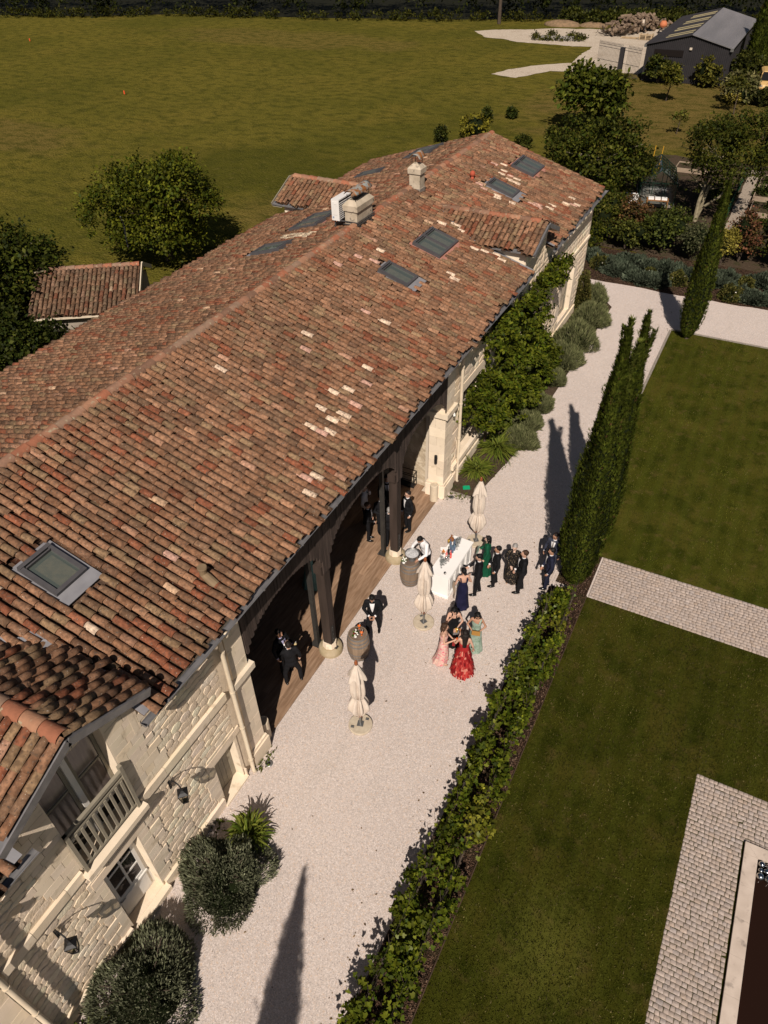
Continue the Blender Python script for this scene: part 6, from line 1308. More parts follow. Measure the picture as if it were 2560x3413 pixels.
# ---- far wood: one mass of trunks and foliage
r = np.random.default_rng(77); FL = [(-175, 96), (-150, 100), (-132, 106.5), (-118, 110), (-103, 117.5), (-90, 119), (-77, 121), (-65, 124), (-53, 127), (-39, 132), (-25, 136), (-10, 137), (15, 138)]
fx = np.array([p[0] for p in FL]); fy = np.array([p[1] for p in FL]); bl = []
for k in range(250):
    x = r.uniform(-175, 14); q = r.random(); y = np.interp(x, fx, fy)+1.2+q*9+r.normal(0, .6); s = r.uniform(1.2, 2.6); bl.append((x, y, r.uniform(.8, 2.6)+q*2.5, s, s, s*1.0))
for k in range(190):
    x = r.uniform(-175, 14); bl.append((x, np.interp(x, fx, fy)+7+r.uniform(0, 5), r.uniform(3.5, 9), 3, 3, 2.6))
wood = tag(link('far_wood', np_mesh('far_wood', *clump_leaves(r, bl, 80000, .55, (.008, .013, .002), (.03, .034, .004), LEAF1, 1.0, .2, -.1, 18)), M_leaf), 'dark wood along the far edge of the meadow', 'wood', kind='stuff')
bl = []
for k in range(260):
    x = r.uniform(-175, 10); s = r.uniform(.25, .95); bl.append((x, np.interp(x, fx, fy)+r.uniform(-.6, 1.2), s*.5, s*1.4, s, s*.8))
tag(link('wood_undergrowth', np_mesh('wood_undergrowth', *clump_leaves(r, bl, 15000, .36, (.022, .03, .003), (.075, .07, .009), LEAF1, .6, .2, 0, 14)), M_leaf), 'lighter scrub along the foot of the far wood', 'undergrowth', kind='stuff')
bl = [(x, y, s*.45, s*1.5, s, s*.7) for x, y, s in ((-36, 131.5, 1.4), (-33, 131.8, 1.2), (-29.5, 132.5, 1.5), (-26, 133.5, 1.4), (-22, 134, 1.6), (-19.5, 132, 1.3))]
tag(link('bramble_bank', np_mesh('bramble_bank', *clump_leaves(r, bl, 5000, .4, (.03, .042, .006), (.085, .085, .014), LEAF1, .5, .2, 0, 14)), M_leaf), 'green bramble bank behind the white yard', 'bramble', kind='stuff')
b = MB(); b.tube([(-46.0, 126.3, 0), (-46, 126.3, 3), (-45.8, 126.5, 7)], [.28, .24, .2], 9); root = thing('wood_edge_tree', 'single bare brown trunk at the edge of the wood', 'tree', (-46, 126.3, 0)); b.build('trunk', M_bark, root, True)
foliage(root, 'crown', clump_leaves(r, [(-46, 127, 7.5, 2.5, 2.5, 2)], 900, .5, (.012, .02, .003), (.04, .045, .007), LEAF1, .8, .2, 0, 14))
# ---- fallen leaves, weeds on the gravel
r = np.random.default_rng(91); k = 420
P = np.stack([np.where(r.random(k) < .75, -2.95-r.exponential(.45, k), r.uniform(-7.6, -3, k)), r.uniform(2, 38, k), np.full(k, .008)], 1); a = r.uniform(0, 6.3, k)
tag(link('fallen_leaves', np_mesh('fallen_leaves', *cards(LEAF1, P, np.stack([np.cos(a), np.sin(a), r.normal(0, .2, k)], 1), np.array([0, 0, 1])+r.normal(0, .25, (k, 3)), r.uniform(.03, .075, k), pal(r, k, (.1, .06, .03), (.22, .15, .06)))), M_leafd), 'scattered dry leaves on the pale gravel', 'leaves', kind='stuff')
bl = [(-7.55, 7.3, .02), (-7.6, 18.95, .02), (-7.4, 19.2, .02), (-7.2, 19.15, .03), (-7.58, 6.95, .02), (-7.6, 5.2, .02), (-7.0, 19.2, .02), (-6.6, 20.9, .03), (-6.5, 21.6, .03)]
C = np.array(bl)[r.integers(0, len(bl), 260)]+r.normal(0, 1, (260, 3))*np.array([.09, .12, .0]); a = r.uniform(0, 6.3, 260)
tag(link('gravel_weeds', np_mesh('gravel_weeds', *cards(LEAF1, C, np.stack([np.cos(a), np.sin(a), r.uniform(.3, 1.4, 260)], 1), np.array([0, 0, 1])+r.normal(0, .5, (260, 3)), r.uniform(.05, .11, 260), pal(r, 260, (.06, .085, .01), (.15, .16, .03)))), M_leaf), 'small green weeds in the gravel by the pillars', 'weeds', kind='stuff')
# ================================================================ garden hut, barn, yard and kitchen garden
# ---- tiled garden hut
hut = thing('garden_hut', 'small white garden hut with old tiled roof left of the farmhouse', 'hut', (-26.6, 22, 0))
ra, rb_ = np.array([-29.5, 21.35, 3.8]), np.array([-25.55, 24.0, 3.8]); al = nrm(rb_-ra); per_ = np.array([al[1], -al[0], 0])     # towards the camera side
run, drop = 2.85, 1.0; Lh = np.linalg.norm(rb_-ra); n0 = len(ALLT)
up = nrm(-per_*run+np.array([0, 0, drop])); nn = np.cross(al, up); nn = nn*np.sign(nn[2]); slope_tiles(ra+per_*run-np.array([0, 0, drop]), al, up, nn, int(Lh/PITCH), math.hypot(run, drop), lambda P: np.ones(len(P), bool))
run2 = 1.8; up2 = nrm(per_*run2+np.array([0, 0, drop*.8])); nn2 = np.cross(al, up2); nn2 = nn2*np.sign(nn2[2]); slope_tiles(ra-per_*run2-np.array([0, 0, drop*.8]), al, up2, nn2, int(Lh/PITCH), math.hypot(run2, drop*.8), lambda P: np.ones(len(P), bool))
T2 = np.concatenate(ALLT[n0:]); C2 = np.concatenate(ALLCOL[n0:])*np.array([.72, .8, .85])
b = MB(); p = lambda a, d, z: tuple(np.array(a)+per_*d+np.array([0, 0, z]))
b.add([p(ra, run, -drop-.02), p(rb_, run, -drop-.02), p(rb_, 0, -.03), p(ra, 0, -.03), p(rb_, -run2, -drop*.8-.02), p(ra, -run2, -drop*.8-.02)], [(0, 1, 2, 3), (3, 2, 4, 5)])
hr = b.build('roof', M_under, hut, True); d2 = np.linalg.norm(T2[:, :3, 3]-CAMP, axis=1); o2 = np.argsort(d2)
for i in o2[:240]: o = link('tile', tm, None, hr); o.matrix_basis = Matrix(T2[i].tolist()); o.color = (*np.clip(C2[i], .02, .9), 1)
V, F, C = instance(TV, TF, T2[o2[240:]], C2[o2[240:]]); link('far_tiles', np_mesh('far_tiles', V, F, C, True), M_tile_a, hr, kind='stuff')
V, F, C = instance(CV, CFa, np.concatenate(ALLC[n0:]), np.concatenate(CHCOL[n0:])); link('channel_tiles', np_mesh('channel_tiles', V, F, C), M_tile_a, hr, kind='stuff')
ridge_line(tuple(ra+np.array([0, 0, .04])), tuple(rb_+np.array([0, 0, .04])), parent=hr)
M_hutw = mat('lime wash painted in shade', (.36, .31, .25), (.26, .22, .18), 3, .9, bump=.3)  # wall colour darkened to hold the tree and eave shade
b = MB(); ins = .25; A_, B_ = ra+al*ins, rb_-al*ins
def wallq(b, P0, P1, z0, za, zb): b.add([(P0[0], P0[1], z0), (P1[0], P1[1], z0), (P1[0], P1[1], zb), (P0[0], P0[1], za)], [(0, 1, 2, 3)])
q0, q1, q2, q3 = A_+per_*(run-.3), B_+per_*(run-.3), B_-per_*(run2-.2), A_-per_*(run2-.2)
wallq(b, q0, q1, 0, 2.75, 2.75); wallq(b, q2, q3, 0, 2.95, 2.95)
for e0, e1, m_ in ((q1, q2, B_), (q3, q0, A_)): b.add([(e0[0], e0[1], 0), (e1[0], e1[1], 0), (e1[0], e1[1], 2.85), (m_[0], m_[1], 3.72), (e0[0], e0[1], 2.85)], [(0, 1, 2, 3, 4)])
b.build('wall', M_hutw, hut, True)
b = MB(); b.bar(p(rb_, run, -drop+.0), p(rb_, 0, .06), .05, .2); b.bar(p(rb_, 0, .06), p(rb_, -run2, -drop*.8+.0), .05, .2); b.bar(p(ra, run+.02, -drop-.05), p(rb_, run+.02, -drop-.05), .05, .08); b.build('verge_board', M_pipe, hut, True)
b = MB(); c_ = (q1+B_)/2*.6+B_*.4+al*.02
for k in range(9): a0 = k*.7; b.tube([tuple(c_+np.array([0, 0, 1.6])+np.cross(al, [0, 0, 1])*.12*math.sin(a0)+np.array([0, 0, .16*k-.5])), tuple(c_+np.array([0, 0, 1.75])+np.cross(al, [0, 0, 1])*.14*math.sin(a0+1.6)+np.array([0, 0, .16*k-.5]))], .03, 5)
b.build('iron_ornament', M_iron, hut, True)
# ---- metal barn
M_clad = mat('dark grey cladding', (.028, .025, .027), (.022, .02, .022), 1.5, .6, spec=.3); M_mroof = mat('grey metal roof', (.30, .285, .29), (.24, .23, .235), .6, .4, metal=.45, stretch=(1, .15, 1)); M_mroofd = mat('dark metal roof', (.055, .05, .053), (.045, .042, .045), .8, .6, metal=.2)
barn = thing('metal_barn', 'dark grey metal barn with ridged cladding and roof lights', 'barn', (-12.9, 104, 0))
BX0, BX1, BY0, BY1, BE, BR = -17.2, -8.7, 93.5, 114.5, 3.4, 4.45; bm = (BX0+BX1)/2+.2
b = MB(); b.box(BX0, BX1, BY0+.1, BY1, -.1, BE-.02); b.add([(BX0, BY0+.1, BE-.02), (BX1, BY0+.1, BE-.02), (bm, BY0+.1, BR-.04)], [(0, 1, 2)]); b.build('wall', M_clad, barn, True)
n = 44
for k in range(n):
    x = BX0+(BX1-BX0)*(k+.5)/n; zt = BE+(BR-BE)*(1-abs(x-bm)/(bm-BX0 if x < bm else BX1-bm))-.03; b = MB(); b.box(x-.055, x+.055, BY0+.04, BY0+.1, 0, zt); b.build('cladding_rib', M_clad, barn, True)
for k in range(40):
    y = BY0+.3+k*.52; b = MB(); b.box(BX1, BX1+.05, y-.07, y+.07, 0, BE-.05); b.build('cladding_rib', M_clad, barn, True)
for s, (xa, m_, nm) in enumerate(((BX0-.2, M_mroofd, 'roof_slope'), (BX1+.25, M_mroof, 'roof_slope'))):
    b = MB(); za = BE-.02; b.add([(xa, BY0-.15, za), (bm, BY0-.15, BR), (bm, BY1+.1, BR), (xa, BY1+.1, za), (xa, BY0-.15, za-.09), (bm, BY0-.15, BR-.09), (bm, BY1+.1, BR-.09), (xa, BY1+.1, za-.09)], [(0, 1, 2, 3), (7, 6, 5, 4), (0, 4, 5, 1), (3, 7, 4, 0), (2, 6, 7, 3)]); rs = b.build(nm, m_, barn, True)
    nr = 30
    rib = MB()
    for k in range(nr):
        y = BY0+(BY1-BY0)*(k+.5)/nr; rib = MB(); rib.bar((xa, y, za+.015), (bm, y, BR+.015), .07, .03); rib.build('seam', m_, rs)
M_rlight = mat('yellowed roof light', (.42, .36, .2), (.36, .3, .17), 1, .5)
sl3 = (BR-BE+.02)/(bm-BX0+.2)
for k, (yy) in enumerate((94.6, 96.0, 99.4, 101.0, 104.4, 106.1, 109.4, 111)):
    xa, xb = -15.6, -12.95; b = MB(); zf = lambda x: BE-.02+(x-(BX0-.2))*sl3+.045; b.add([(xa, yy, zf(xa)), (xb, yy, zf(xb)), (xb, yy+.62, zf(xb)), (xa, yy+.62, zf(xa)), (xa, yy, zf(xa)-.04), (xb, yy, zf(xb)-.04), (xb, yy+.62, zf(xb)-.04), (xa, yy+.62, zf(xa)-.04)], [(0, 1, 2, 3), (0, 4, 5, 1), (1, 5, 6, 2), (2, 6, 7, 3), (3, 7, 4, 0)]); b.build('roof_light', M_rlight, barn, True)
b = MB(); b.box(-16.3, -13.3, BY0-.02, BY0+.03, 2.35, 2.95); b.build('dark_panel', M_dark, barn, True); b = MB(); b.box(-12.75, -12.5, BY0-.12, BY0+.03, 3.05, 3.25); b.build('wall_lamp', M_lightp, barn, True)
b = MB(); b.box(BX0-.22, BX0+.02, BY0-.2, BY0+.02, BE-.3, BE-.02); b.build('gutter_end', M_galv, barn, True); b = MB(); b.box(BX1-.02, BX1+.28, BY0-.2, BY0+.02, BE-.3, BE-.02); b.build('gutter_end', M_galv, barn, True)
# ---- iron gate
gate = thing('iron_gate', 'tall spiked iron railings beside the barn', 'railing', (-19.5, 93.6, 0)); M_gate = mat('dark grey iron', (.06, .055, .055), rough=.6)
P0, P1 = np.array([-22.9, 96.3]), np.array([-17.5, 92.9])
b = MB(); b.box(-19.75, -19.3, 92.7, 93.15, 0, 3.0); b.build('gate_post', M_clad, gate, True)
nb = 34
for k in range(nb+1):
    t = k/nb; q = P0+(P1-P0)*t
    if abs(q[0]+19.5) < .3: continue
    hgt = 2.9+.15*math.sin(t*math.pi*2)*0; b = MB(); b.tube([(q[0], q[1], .1), (q[0], q[1], hgt)], .016, 5); b.tube([(q[0], q[1], hgt), (q[0], q[1], hgt+.08), (q[0], q[1], hgt+.22)], [.035, .03, .003], 5); b.build('railing_bar', M_gate, gate, True)
for z in (.2, 1.3, 2.55, 2.8):
    b = MB(); b.bar((*P0, z), (*P1, z), .03, .04); b.build('rail', M_gate, gate, True)
# ---- wood pile: single logs
wp = thing('log_pile', 'heap of cut logs and roots at the back of the white yard', 'log pile', (-25, 126, 0)); rr = random.Random(8); M_log = mat('cut log', (.22, .16, .11), (.13, .09, .065), 2, .9, bump=.4)
lm = MB(); lm.tube([(-.5, 0, 0), (0, 0, .02), (.5, 0, 0)], [.16, .15, .14], 8); lm = lm.mesh('log'); lm.materials.append(M_log)
for k in range(190):
    t = rr.random(); cx, cy = -27.2+4.6*t, 121.5+8.8*t; hh = 1.9*math.sin(math.pi*(.12+.8*t))*rr.random()**.7; o = link('log', lm, None, wp, True); sc_ = rr.uniform(.6, 1.3)
    o.matrix_basis = Matrix.Translation((cx+rr.gauss(0, .8), cy+rr.gauss(0, .8), .15+hh)) @ Matrix.Rotation(rr.uniform(0, 6.3), 4, 'Z') @ Matrix.Rotation(rr.gauss(0, .4), 4, 'Y') @ Matrix.Diagonal((sc_, sc_*rr.uniform(.7, 1.3), sc_*rr.uniform(.7, 1.3), 1))
b = MB()
for k in range(90): a = rr.uniform(0, 6.3); c = Vector((-27.3+rr.gauss(0, .9), 121.6+rr.gauss(0, .9), rr.uniform(.0, .7))); b.tube([c, c+Vector((math.cos(a)*.7, math.sin(a)*.7, rr.uniform(-.1, .5))), c+Vector((math.cos(a)*1.3, math.sin(a)*1.1, rr.uniform(0, .8)))], [.05, .035, .012], 4)
b.build('brushwood', M_bark, wp, True, kind='stuff')
r = np.random.default_rng(5)
for (x, y, s, l) in ((-36.5, 128, 1.3, 'low earth heap at the back of the yard'), (-32.0, 128.6, 1.0, 'flatter earth heap beside the brambles')):
    b = MB(); b.ell((x, y, -.05), (s*2.2, s*1.2, s*.55), 16, 10); b.v = [(v[0]+rr.gauss(0, .08), v[1]+rr.gauss(0, .08), v[2]+rr.gauss(0, .04)) for v in b.v]; tag(b.build('earth_heap', mat('dry earth', (.26, .17, .1), (.17, .12, .07), 3, .95, bump=.6), smooth=True), l, 'heap')
def mixer(x, y, label, col):
    root = thing('concrete_mixer', label, 'mixer', (x, y, 0)); k = MB(); k.lathe([(.2, .7), (.5, .9), (.52, 1.15), (.3, 1.5), (.26, 1.5)], 16); k.build('drum', mat('mixer drum', col, rough=.6), root, smooth=True); k = MB()
    for (a, c) in ((-.45, -.4), (.45, -.4), (-.45, .4), (.45, .4)): k.bar((a, c, .1), (a*.5, c*.3, .95), .06)
    k.build('stand', M_galv, root)
    for s in (-1, 1): k = MB(); k.tube([(.4*s-.05, -.45, .18), (.4*s+.05, -.45, .18)], .18, 12); k.build('wheel', M_dark, root)
mixer(-24.1, 125.4, 'pale concrete mixer in front of the log heap', (.5, .42, .34)); mixer(-21.3, 125.2, 'orange concrete mixer beside the barn', (.5, .17, .08))
root = thing('timber_pallets', 'pale stack of pallets and boards in the yard', 'pallets', (-22.3, 119.8, 0)); M_pall = mat('raw pine', (.5, .38, .24), (.4, .3, .19), 3, .8)
for k in range(4):
    b = MB(); b.box(-.9+k*.03, .9, -.6, .6, .16*k, .16*k+.04); b.build('deck', M_pall, root)
    for x in (-.8, 0, .75): b = MB(); b.box(x-.07, x+.07, -.58, .58, .16*k+.042, .16*k+.156); b.build('bearer', M_pall, root)
b = MB(); b.box(-3.4, -1.2, -.3, .1, 0, .12); b.box(-3.2, -.98, -.35, 0, .125, .2); b.build('board', M_pall, root)
b = MB(); b.prism([(-36, 114.6), (-30.8, 115.4), (-30.9, 117.6), (-36.1, 117)], -.02, .18); tag(b.build('concrete_slab', mat('grey slab', (.4, .37, .33), (.33, .3, .27), 1, .9)), 'low grey concrete slab ringed by weeds in the yard', 'slab')
tag(link('slab_weeds', np_mesh('slab_weeds', *clump_leaves(np.random.default_rng(9), [(x, y, .15, .6, .4, .3) for x, y in ((-36, 114.5), (-34.5, 114.5), (-33, 114.7), (-31.5, 115), (-30.6, 115.5), (-35, 118), (-32, 118.2), (-30.5, 117), (-37, 116))], 1600, .25, (.04, .05, .008), (.1, .09, .016), LEAF1, .4, .3, .3, 12)), M_leaf), 'weeds growing around the concrete slab', 'weeds', kind='stuff')
for (x, y, l) in ((-105.5, 88.1, 'small orange marker in the far left meadow'), (-66.6, 66.0, 'small orange marker standing in the middle of the meadow')):
    root = thing('field_marker', l, 'marker', (x, y, 0)); b = MB(); b.tube([(0, 0, 0), (0, 0, .4)], .02, 6); b.build('stake', M_stake, root); b = MB(); b.lathe([(.08, .08), (.075, .34), (.05, .42)], 10); b.build('sleeve', mat('orange plastic', (.7, .1, .03), rough=.5), root)
# ---- van
van = thing('van', 'pale yellow van parked at the right frame edge by the barn', 'van', (-4.35, 92.6, 0), R(8)); M_van = mat('pale yellow van paint', (.62, .40, .16), (.6, .385, .15), 1, .3, spec=.5)
sec = [(-.95, .35), (-.98, .9), (-.93, 1.25), (-.8, 1.78), (-.6, 1.9), (.6, 1.9), (.8, 1.78), (.93, 1.25), (.98, .9), (.95, .35)]; vs = []; st = [(-2.3, .75, .93), (-2.15, .95, .97), (-1.6, 1.1, .99), (-1.3, 1.15, 1), (-.7, 1.88, 1), (0, 1.9, 1), (1.9, 1.9, 1), (2.2, 1.75, .98)]
for (yy, zt, wd) in st:
    for (x, z) in sec: vs.append((x*wd, yy, min(z, zt) if z > .5 else z))
m = len(sec); b = MB(); b.add(vs, [(i*m+j, i*m+(j+1) % m, (i+1)*m+(j+1) % m, (i+1)*m+j) for i in range(len(st)-1) for j in range(m)]+[tuple(reversed(range(m))), tuple(range((len(st)-1)*m, len(st)*m))]); b.build('body', M_van, van)
b = MB(); b.add([(-.86, -1.33, 1.17), (.86, -1.33, 1.17), (.72, -.74, 1.8), (-.72, -.74, 1.8)], [(0, 1, 2, 3)]); b.v = [(x, y-.03, z+.03) for x, y, z in b.v]; b.build('windscreen', M_winglass, van)
for s in (-1, 1):
    b = MB(); b.add([(s*.955, -1.0, 1.2), (s*.955, .1, 1.2), (s*.84, .1, 1.72), (s*.86, -.7, 1.7)], [(0, 1, 2, 3)]); b.v = [(x+s*.02, y, z) for x, y, z in b.v]; b.build('side_window', M_winglass, van)
    for yy in (-1.5, 1.35): b = MB(); b.tube([(s*.8, yy, .32), (s*1.0, yy, .32)], .32, 16); w_ = b.build('wheel', M_dark, van); b = MB(); b.tube([(s*.99, yy, .32), (s*1.01, yy, .32)], .19, 12); b.build('rim', M_galv, w_)
    b = MB(); b.ell((s*.72, -2.2, .82), (.16, .1, .1), 10, 6); b.build('headlight', M_galv, van)
b = MB(); b.box(-.9, .9, -2.36, -2.28, .35, .55); b.build('bumper', M_dark, van); b = MB(); b.box(-.22, .22, -2.38, -2.362, .4, .5); b.build('number_plate', M_barw, van)
# ---- greenhouse
gh = thing('greenhouse', 'small dark green framed glasshouse in the kitchen garden', 'greenhouse', (-7.7, 55.3, 0), R(12)); M_gf = mat('dark green aluminium', (.012, .03, .02), rough=.5); M_gp = clear_glass('greenhouse pane', (.75, .82, .85), .12)
GW, GL, GE, GR = 1.15, 1.9, 1.5, 2.3
def gbar(a, c): b = MB(); b.bar(a, c, .045); b.build('frame_bar', M_gf, gh)
for s in (-1, 1):
    for k in range(6): y = -GL+k*2*GL/5; gbar((s*GW, y, .15), (s*GW, y, GE)); gbar((s*GW, y, GE), (0, y, GR))
    gbar((s*GW, -GL, GE), (s*GW, GL, GE)); gbar((s*GW, -GL, .15), (s*GW, GL, .15)); gbar((s*GW*.5, -GL, (GE+GR)/2), (s*GW*.5, GL, (GE+GR)/2)); gbar((s*GW, -GL, .85), (s*GW, GL, .85))
    for k in range(5):
        y0, y1 = -GL+k*2*GL/5+.03, -GL+(k+1)*2*GL/5-.03; b = MB(); b.add([(s*GW, y0, GE+.02), (s*GW, y1, GE+.02), (0, y1, GR+.02), (0, y0, GR+.02)], [(0, 1, 2, 3)]); b.build('roof_pane', M_gp, gh); b = MB(); b.add([(s*GW, y0, .2), (s*GW, y1, .2), (s*GW, y1, GE-.04), (s*GW, y0, GE-.04)], [(0, 1, 2, 3)]); b.build('side_pane', M_gp, gh)
gbar((0, -GL, GR), (0, GL, GR))
for y in (-GL, GL):
    for x in (-.4, .4): gbar((x, y, .15), (x, y, GE+.5))
    gbar((-GW, y, GE), (GW, y, GE)); gbar((-GW, y, .15), (GW, y, .15))
    for (a, c) in ((-GW, -.4), (-.4, .4), (.4, GW)): b = MB(); b.add([(a+.03, y, .2), (c-.03, y, .2), (c-.03, y, GE-.03), (a+.03, y, GE-.03)], [(0, 1, 2, 3)]); b.build('end_pane', M_gp, gh)
b = MB(); b.box(-GW-.08, GW+.08, -GL-.08, GL+.08, 0, .15); b.build('base', M_stonek, gh)
root = thing('potting_bench', 'brown wooden bench with white trays in front of the greenhouse', 'bench', (-7.1, 52.6, 0), R(12)); M_bw = mat('brown bench wood', (.24, .12, .05), rough=.7)
b = MB(); b.box(-.7, .7, -.3, .3, .7, .76); b.build('bench_top', M_bw, root)
for x in (-.65, .65):
    for y in (-.25, .25): b = MB(); b.box(x-.04, x+.04, y-.04, y+.04, 0, .7); b.build('leg', M_bw, root)
for k in range(3): b = MB(); b.box(-.6+k*.42, -.25+k*.42, -.2, .2, .762, .85); o = b.build('seed_tray', M_barw); o.parent = None; o.location = (-7.1, 52.6, 0); o.rotation_euler.z = R(12); tag(o, 'white seed tray on the bench, '+['left', 'middle', 'right'][k]+' one of three', 'tray', 'seed trays on the bench')
b = MB(); b.box(-.4, .4, -.35, .35, 0, .6); b.box(-.43, .43, -.38, .38, .601, .66); o = b.build('storage_box', M_barw); o.location = (-8.9, 53.2, 0); o.rotation_euler.z = R(12); tag(o, 'white storage box left of the greenhouse', 'box')
# ---- raised beds, canes, netting fence
def raised(x0, x1, y0, y1, label):
    root = thing('raised_bed', label, 'planter', ((x0+x1)/2, (y0+y1)/2, 0)); M_ = bpy.data.materials.get('pale plank') or mat('pale plank', (.36, .28, .2), (.28, .21, .15), 3, .85)
    for q in ((x0, x1, y0, y0+.06), (x0, x1, y1-.06, y1), (x0, x0+.06, y0+.06, y1-.06), (x1-.06, x1, y0+.06, y1-.06)): b = MB(); b.box(*q, 0, .3); b.build('plank', M_, root, True)
    b = MB(); b.box(x0+.06, x1-.06, y0+.06, y1-.06, 0, .22); b.build('soil', M_soil, root, True)
    return root
raised(-1.55, 1.0, 57.3, 59.6, 'plank edged vegetable bed right of the garden path'); raised(-1.5, 1.0, 60.2, 62.6, 'second plank edged vegetable bed further back'); raised(-1.45, 1.2, 54.0, 56.6, 'nearest plank edged vegetable bed by the red photinia'); raised(-7.6, -4.9, 61.8, 63.6, 'plank edged bed behind the greenhouse')
for x, y, l in ((-8.75, 61.5, 'right of the two yellow garden canes'), (-9.3, 61.4, 'left of the two yellow garden canes')): b = MB(); b.tube([(x, y, 0), (x+.05, y, 1.75)], .03, 6); o = b.build('garden_cane', mat('yellow cane', (.55, .3, .03), rough=.6) if 'yellow cane' not in bpy.data.materials else bpy.data.materials['yellow cane']); tag(o, l, 'cane', 'yellow garden canes')
nf = thing('net_fence', 'green mesh fence along the kitchen garden path', 'fence', (-2.6, 57, 0)); M_net = mat('green mesh', (.012, .05, .025), rough=.6)
for k in range(7): b = MB(); b.tube([(-2.62, 51.6+k*1.6, 0), (-2.62, 51.6+k*1.6, 1.1)], .03, 6); b.build('post', M_net, nf, True)
for z in (.15, .4, .65, .9, 1.08): b = MB(); b.bar((-2.62, 51.6, z), (-2.62, 61.2, z), .012); b.build('wire', M_net, nf, True)
for k in range(48): b = MB(); b.bar((-2.62, 51.6+k*.2, .05), (-2.62, 51.6+k*.2, 1.08), .01); b.build('wire', M_net, nf, True)
# ================================================================ people
def capsule(b, A, B, ra, rb, n=10):
    A, B = Vector(A), Vector(B); d = (B-A); L = d.length; d = d/L if L else Vector((0, 0, 1)); pts, rs = [], []
    for k in (1., .75, .4, 0): pts.append(A-d*ra*math.sin(k*math.pi/2)); rs.append(max(.002, ra*math.cos(k*math.pi/2)))
    for k in (0, .4, .75, 1.): pts.append(B+d*rb*math.sin(k*math.pi/2)); rs.append(max(.002, rb*math.cos(k*math.pi/2)))
    b.tube(pts, rs, n)
JOBS = []
def remesh_job(mb, vox, name, m, parent, extra=None): JOBS.append((mb, vox, name, m, parent, extra))
def run_jobs():
    tmp = []
    for mb, vox, name, m, parent, extra in JOBS:
        o = bpy.data.objects.new('tmp', mb.mesh('tmp')); COL.objects.link(o); rm = o.modifiers.new('r', 'REMESH'); rm.mode = 'VOXEL'; rm.voxel_size = vox; rm.use_smooth_shade = True
        sm = o.modifiers.new('s', 'SMOOTH'); sm.factor = .5; sm.iterations = 3; tmp.append(o)
    dg = bpy.context.evaluated_depsgraph_get()
    for o, (mb, vox, name, m, parent, extra) in zip(tmp, JOBS):
        me = bpy.data.meshes.new_from_object(o.evaluated_get(dg)); me.name = name
        if extra is not None and extra.v:
            bmx = bmesh.new(); bmx.from_mesh(me); ex = extra.mesh('x', True); bmx.from_mesh(ex); bmx.to_mesh(me); bmx.free()
        me.materials.clear(); me.polygons.foreach_set('use_smooth', np.ones(len(me.polygons), dtype=bool)); link(name, me, m, parent)
    for o in tmp: me = o.data; bpy.data.objects.remove(o); bpy.data.meshes.remove(me)
SKIN = {k: mat('skin '+k, c, tuple(x*.92 for x in c), 8, .55, spec=.35) for k, c in dict(light=(.56, .33, .235), tan=(.44, .235, .15), pale=(.6, .4, .31)).items()}
HAIR = {k: mat('hair '+k, c, tuple(x*.6 for x in c), 40, .6, bump=.5, bscale=60, spec=.25, stretch=(1, 1, .2)) for k, c in dict(black=(.008, .007, .007), brown=(.06, .03, .016), dark=(.018, .012, .01), grey=(.36, .34, .32), ginger=(.14, .06, .03)).items()}
M_black = mat('black wool', (.008, .008, .009), (.012, .012, .014), 8, .8, bump=.2, bscale=14, bdist=.03); M_navy = mat('navy wool', (.012, .014, .03), (.018, .02, .038), 8, .8, bump=.2, bscale=14, bdist=.03); M_slate = mat('slate blue wool', (.03, .034, .055), (.04, .045, .065), 8, .8, bump=.2, bscale=14, bdist=.03)
M_shirt = mat('white shirt', (.78, .76, .76), (.7, .69, .7), 8, .7, bump=.25, bscale=16, bdist=.03); M_lav = mat('lavender shirt', (.42, .4, .58), rough=.7); M_shoe = mat('polished black shoe', (.006, .006, .006), rough=.18, spec=.6); M_sung = glassy('sunglasses', (.004, .004, .004), .1, .6)
M_greyt = mat('grey tie', (.2, .18, .16), rough=.6); M_heel = mat('tan sandal', (.35, .2, .12), rough=.6)
ARMS = dict(down=((.26, -.03, 1.15), (.27, .07, .91)), front=((.28, .02, 1.13), (.08, .25, 1.05)), clasp=((.28, .03, 1.14), (.045, .21, .93)), phone=((.26, .05, 1.17), (.09, .31, 1.13)), hold=((.26, .04, 1.16), (.13, .30, 1.24)), face=((.25, .16, 1.19), (.06, .18, 1.47)), reach=((.3, .2, 1.2), (.2, .46, 1.15)), waist=((.30, .0, 1.14), (.1, .2, 1.08)))
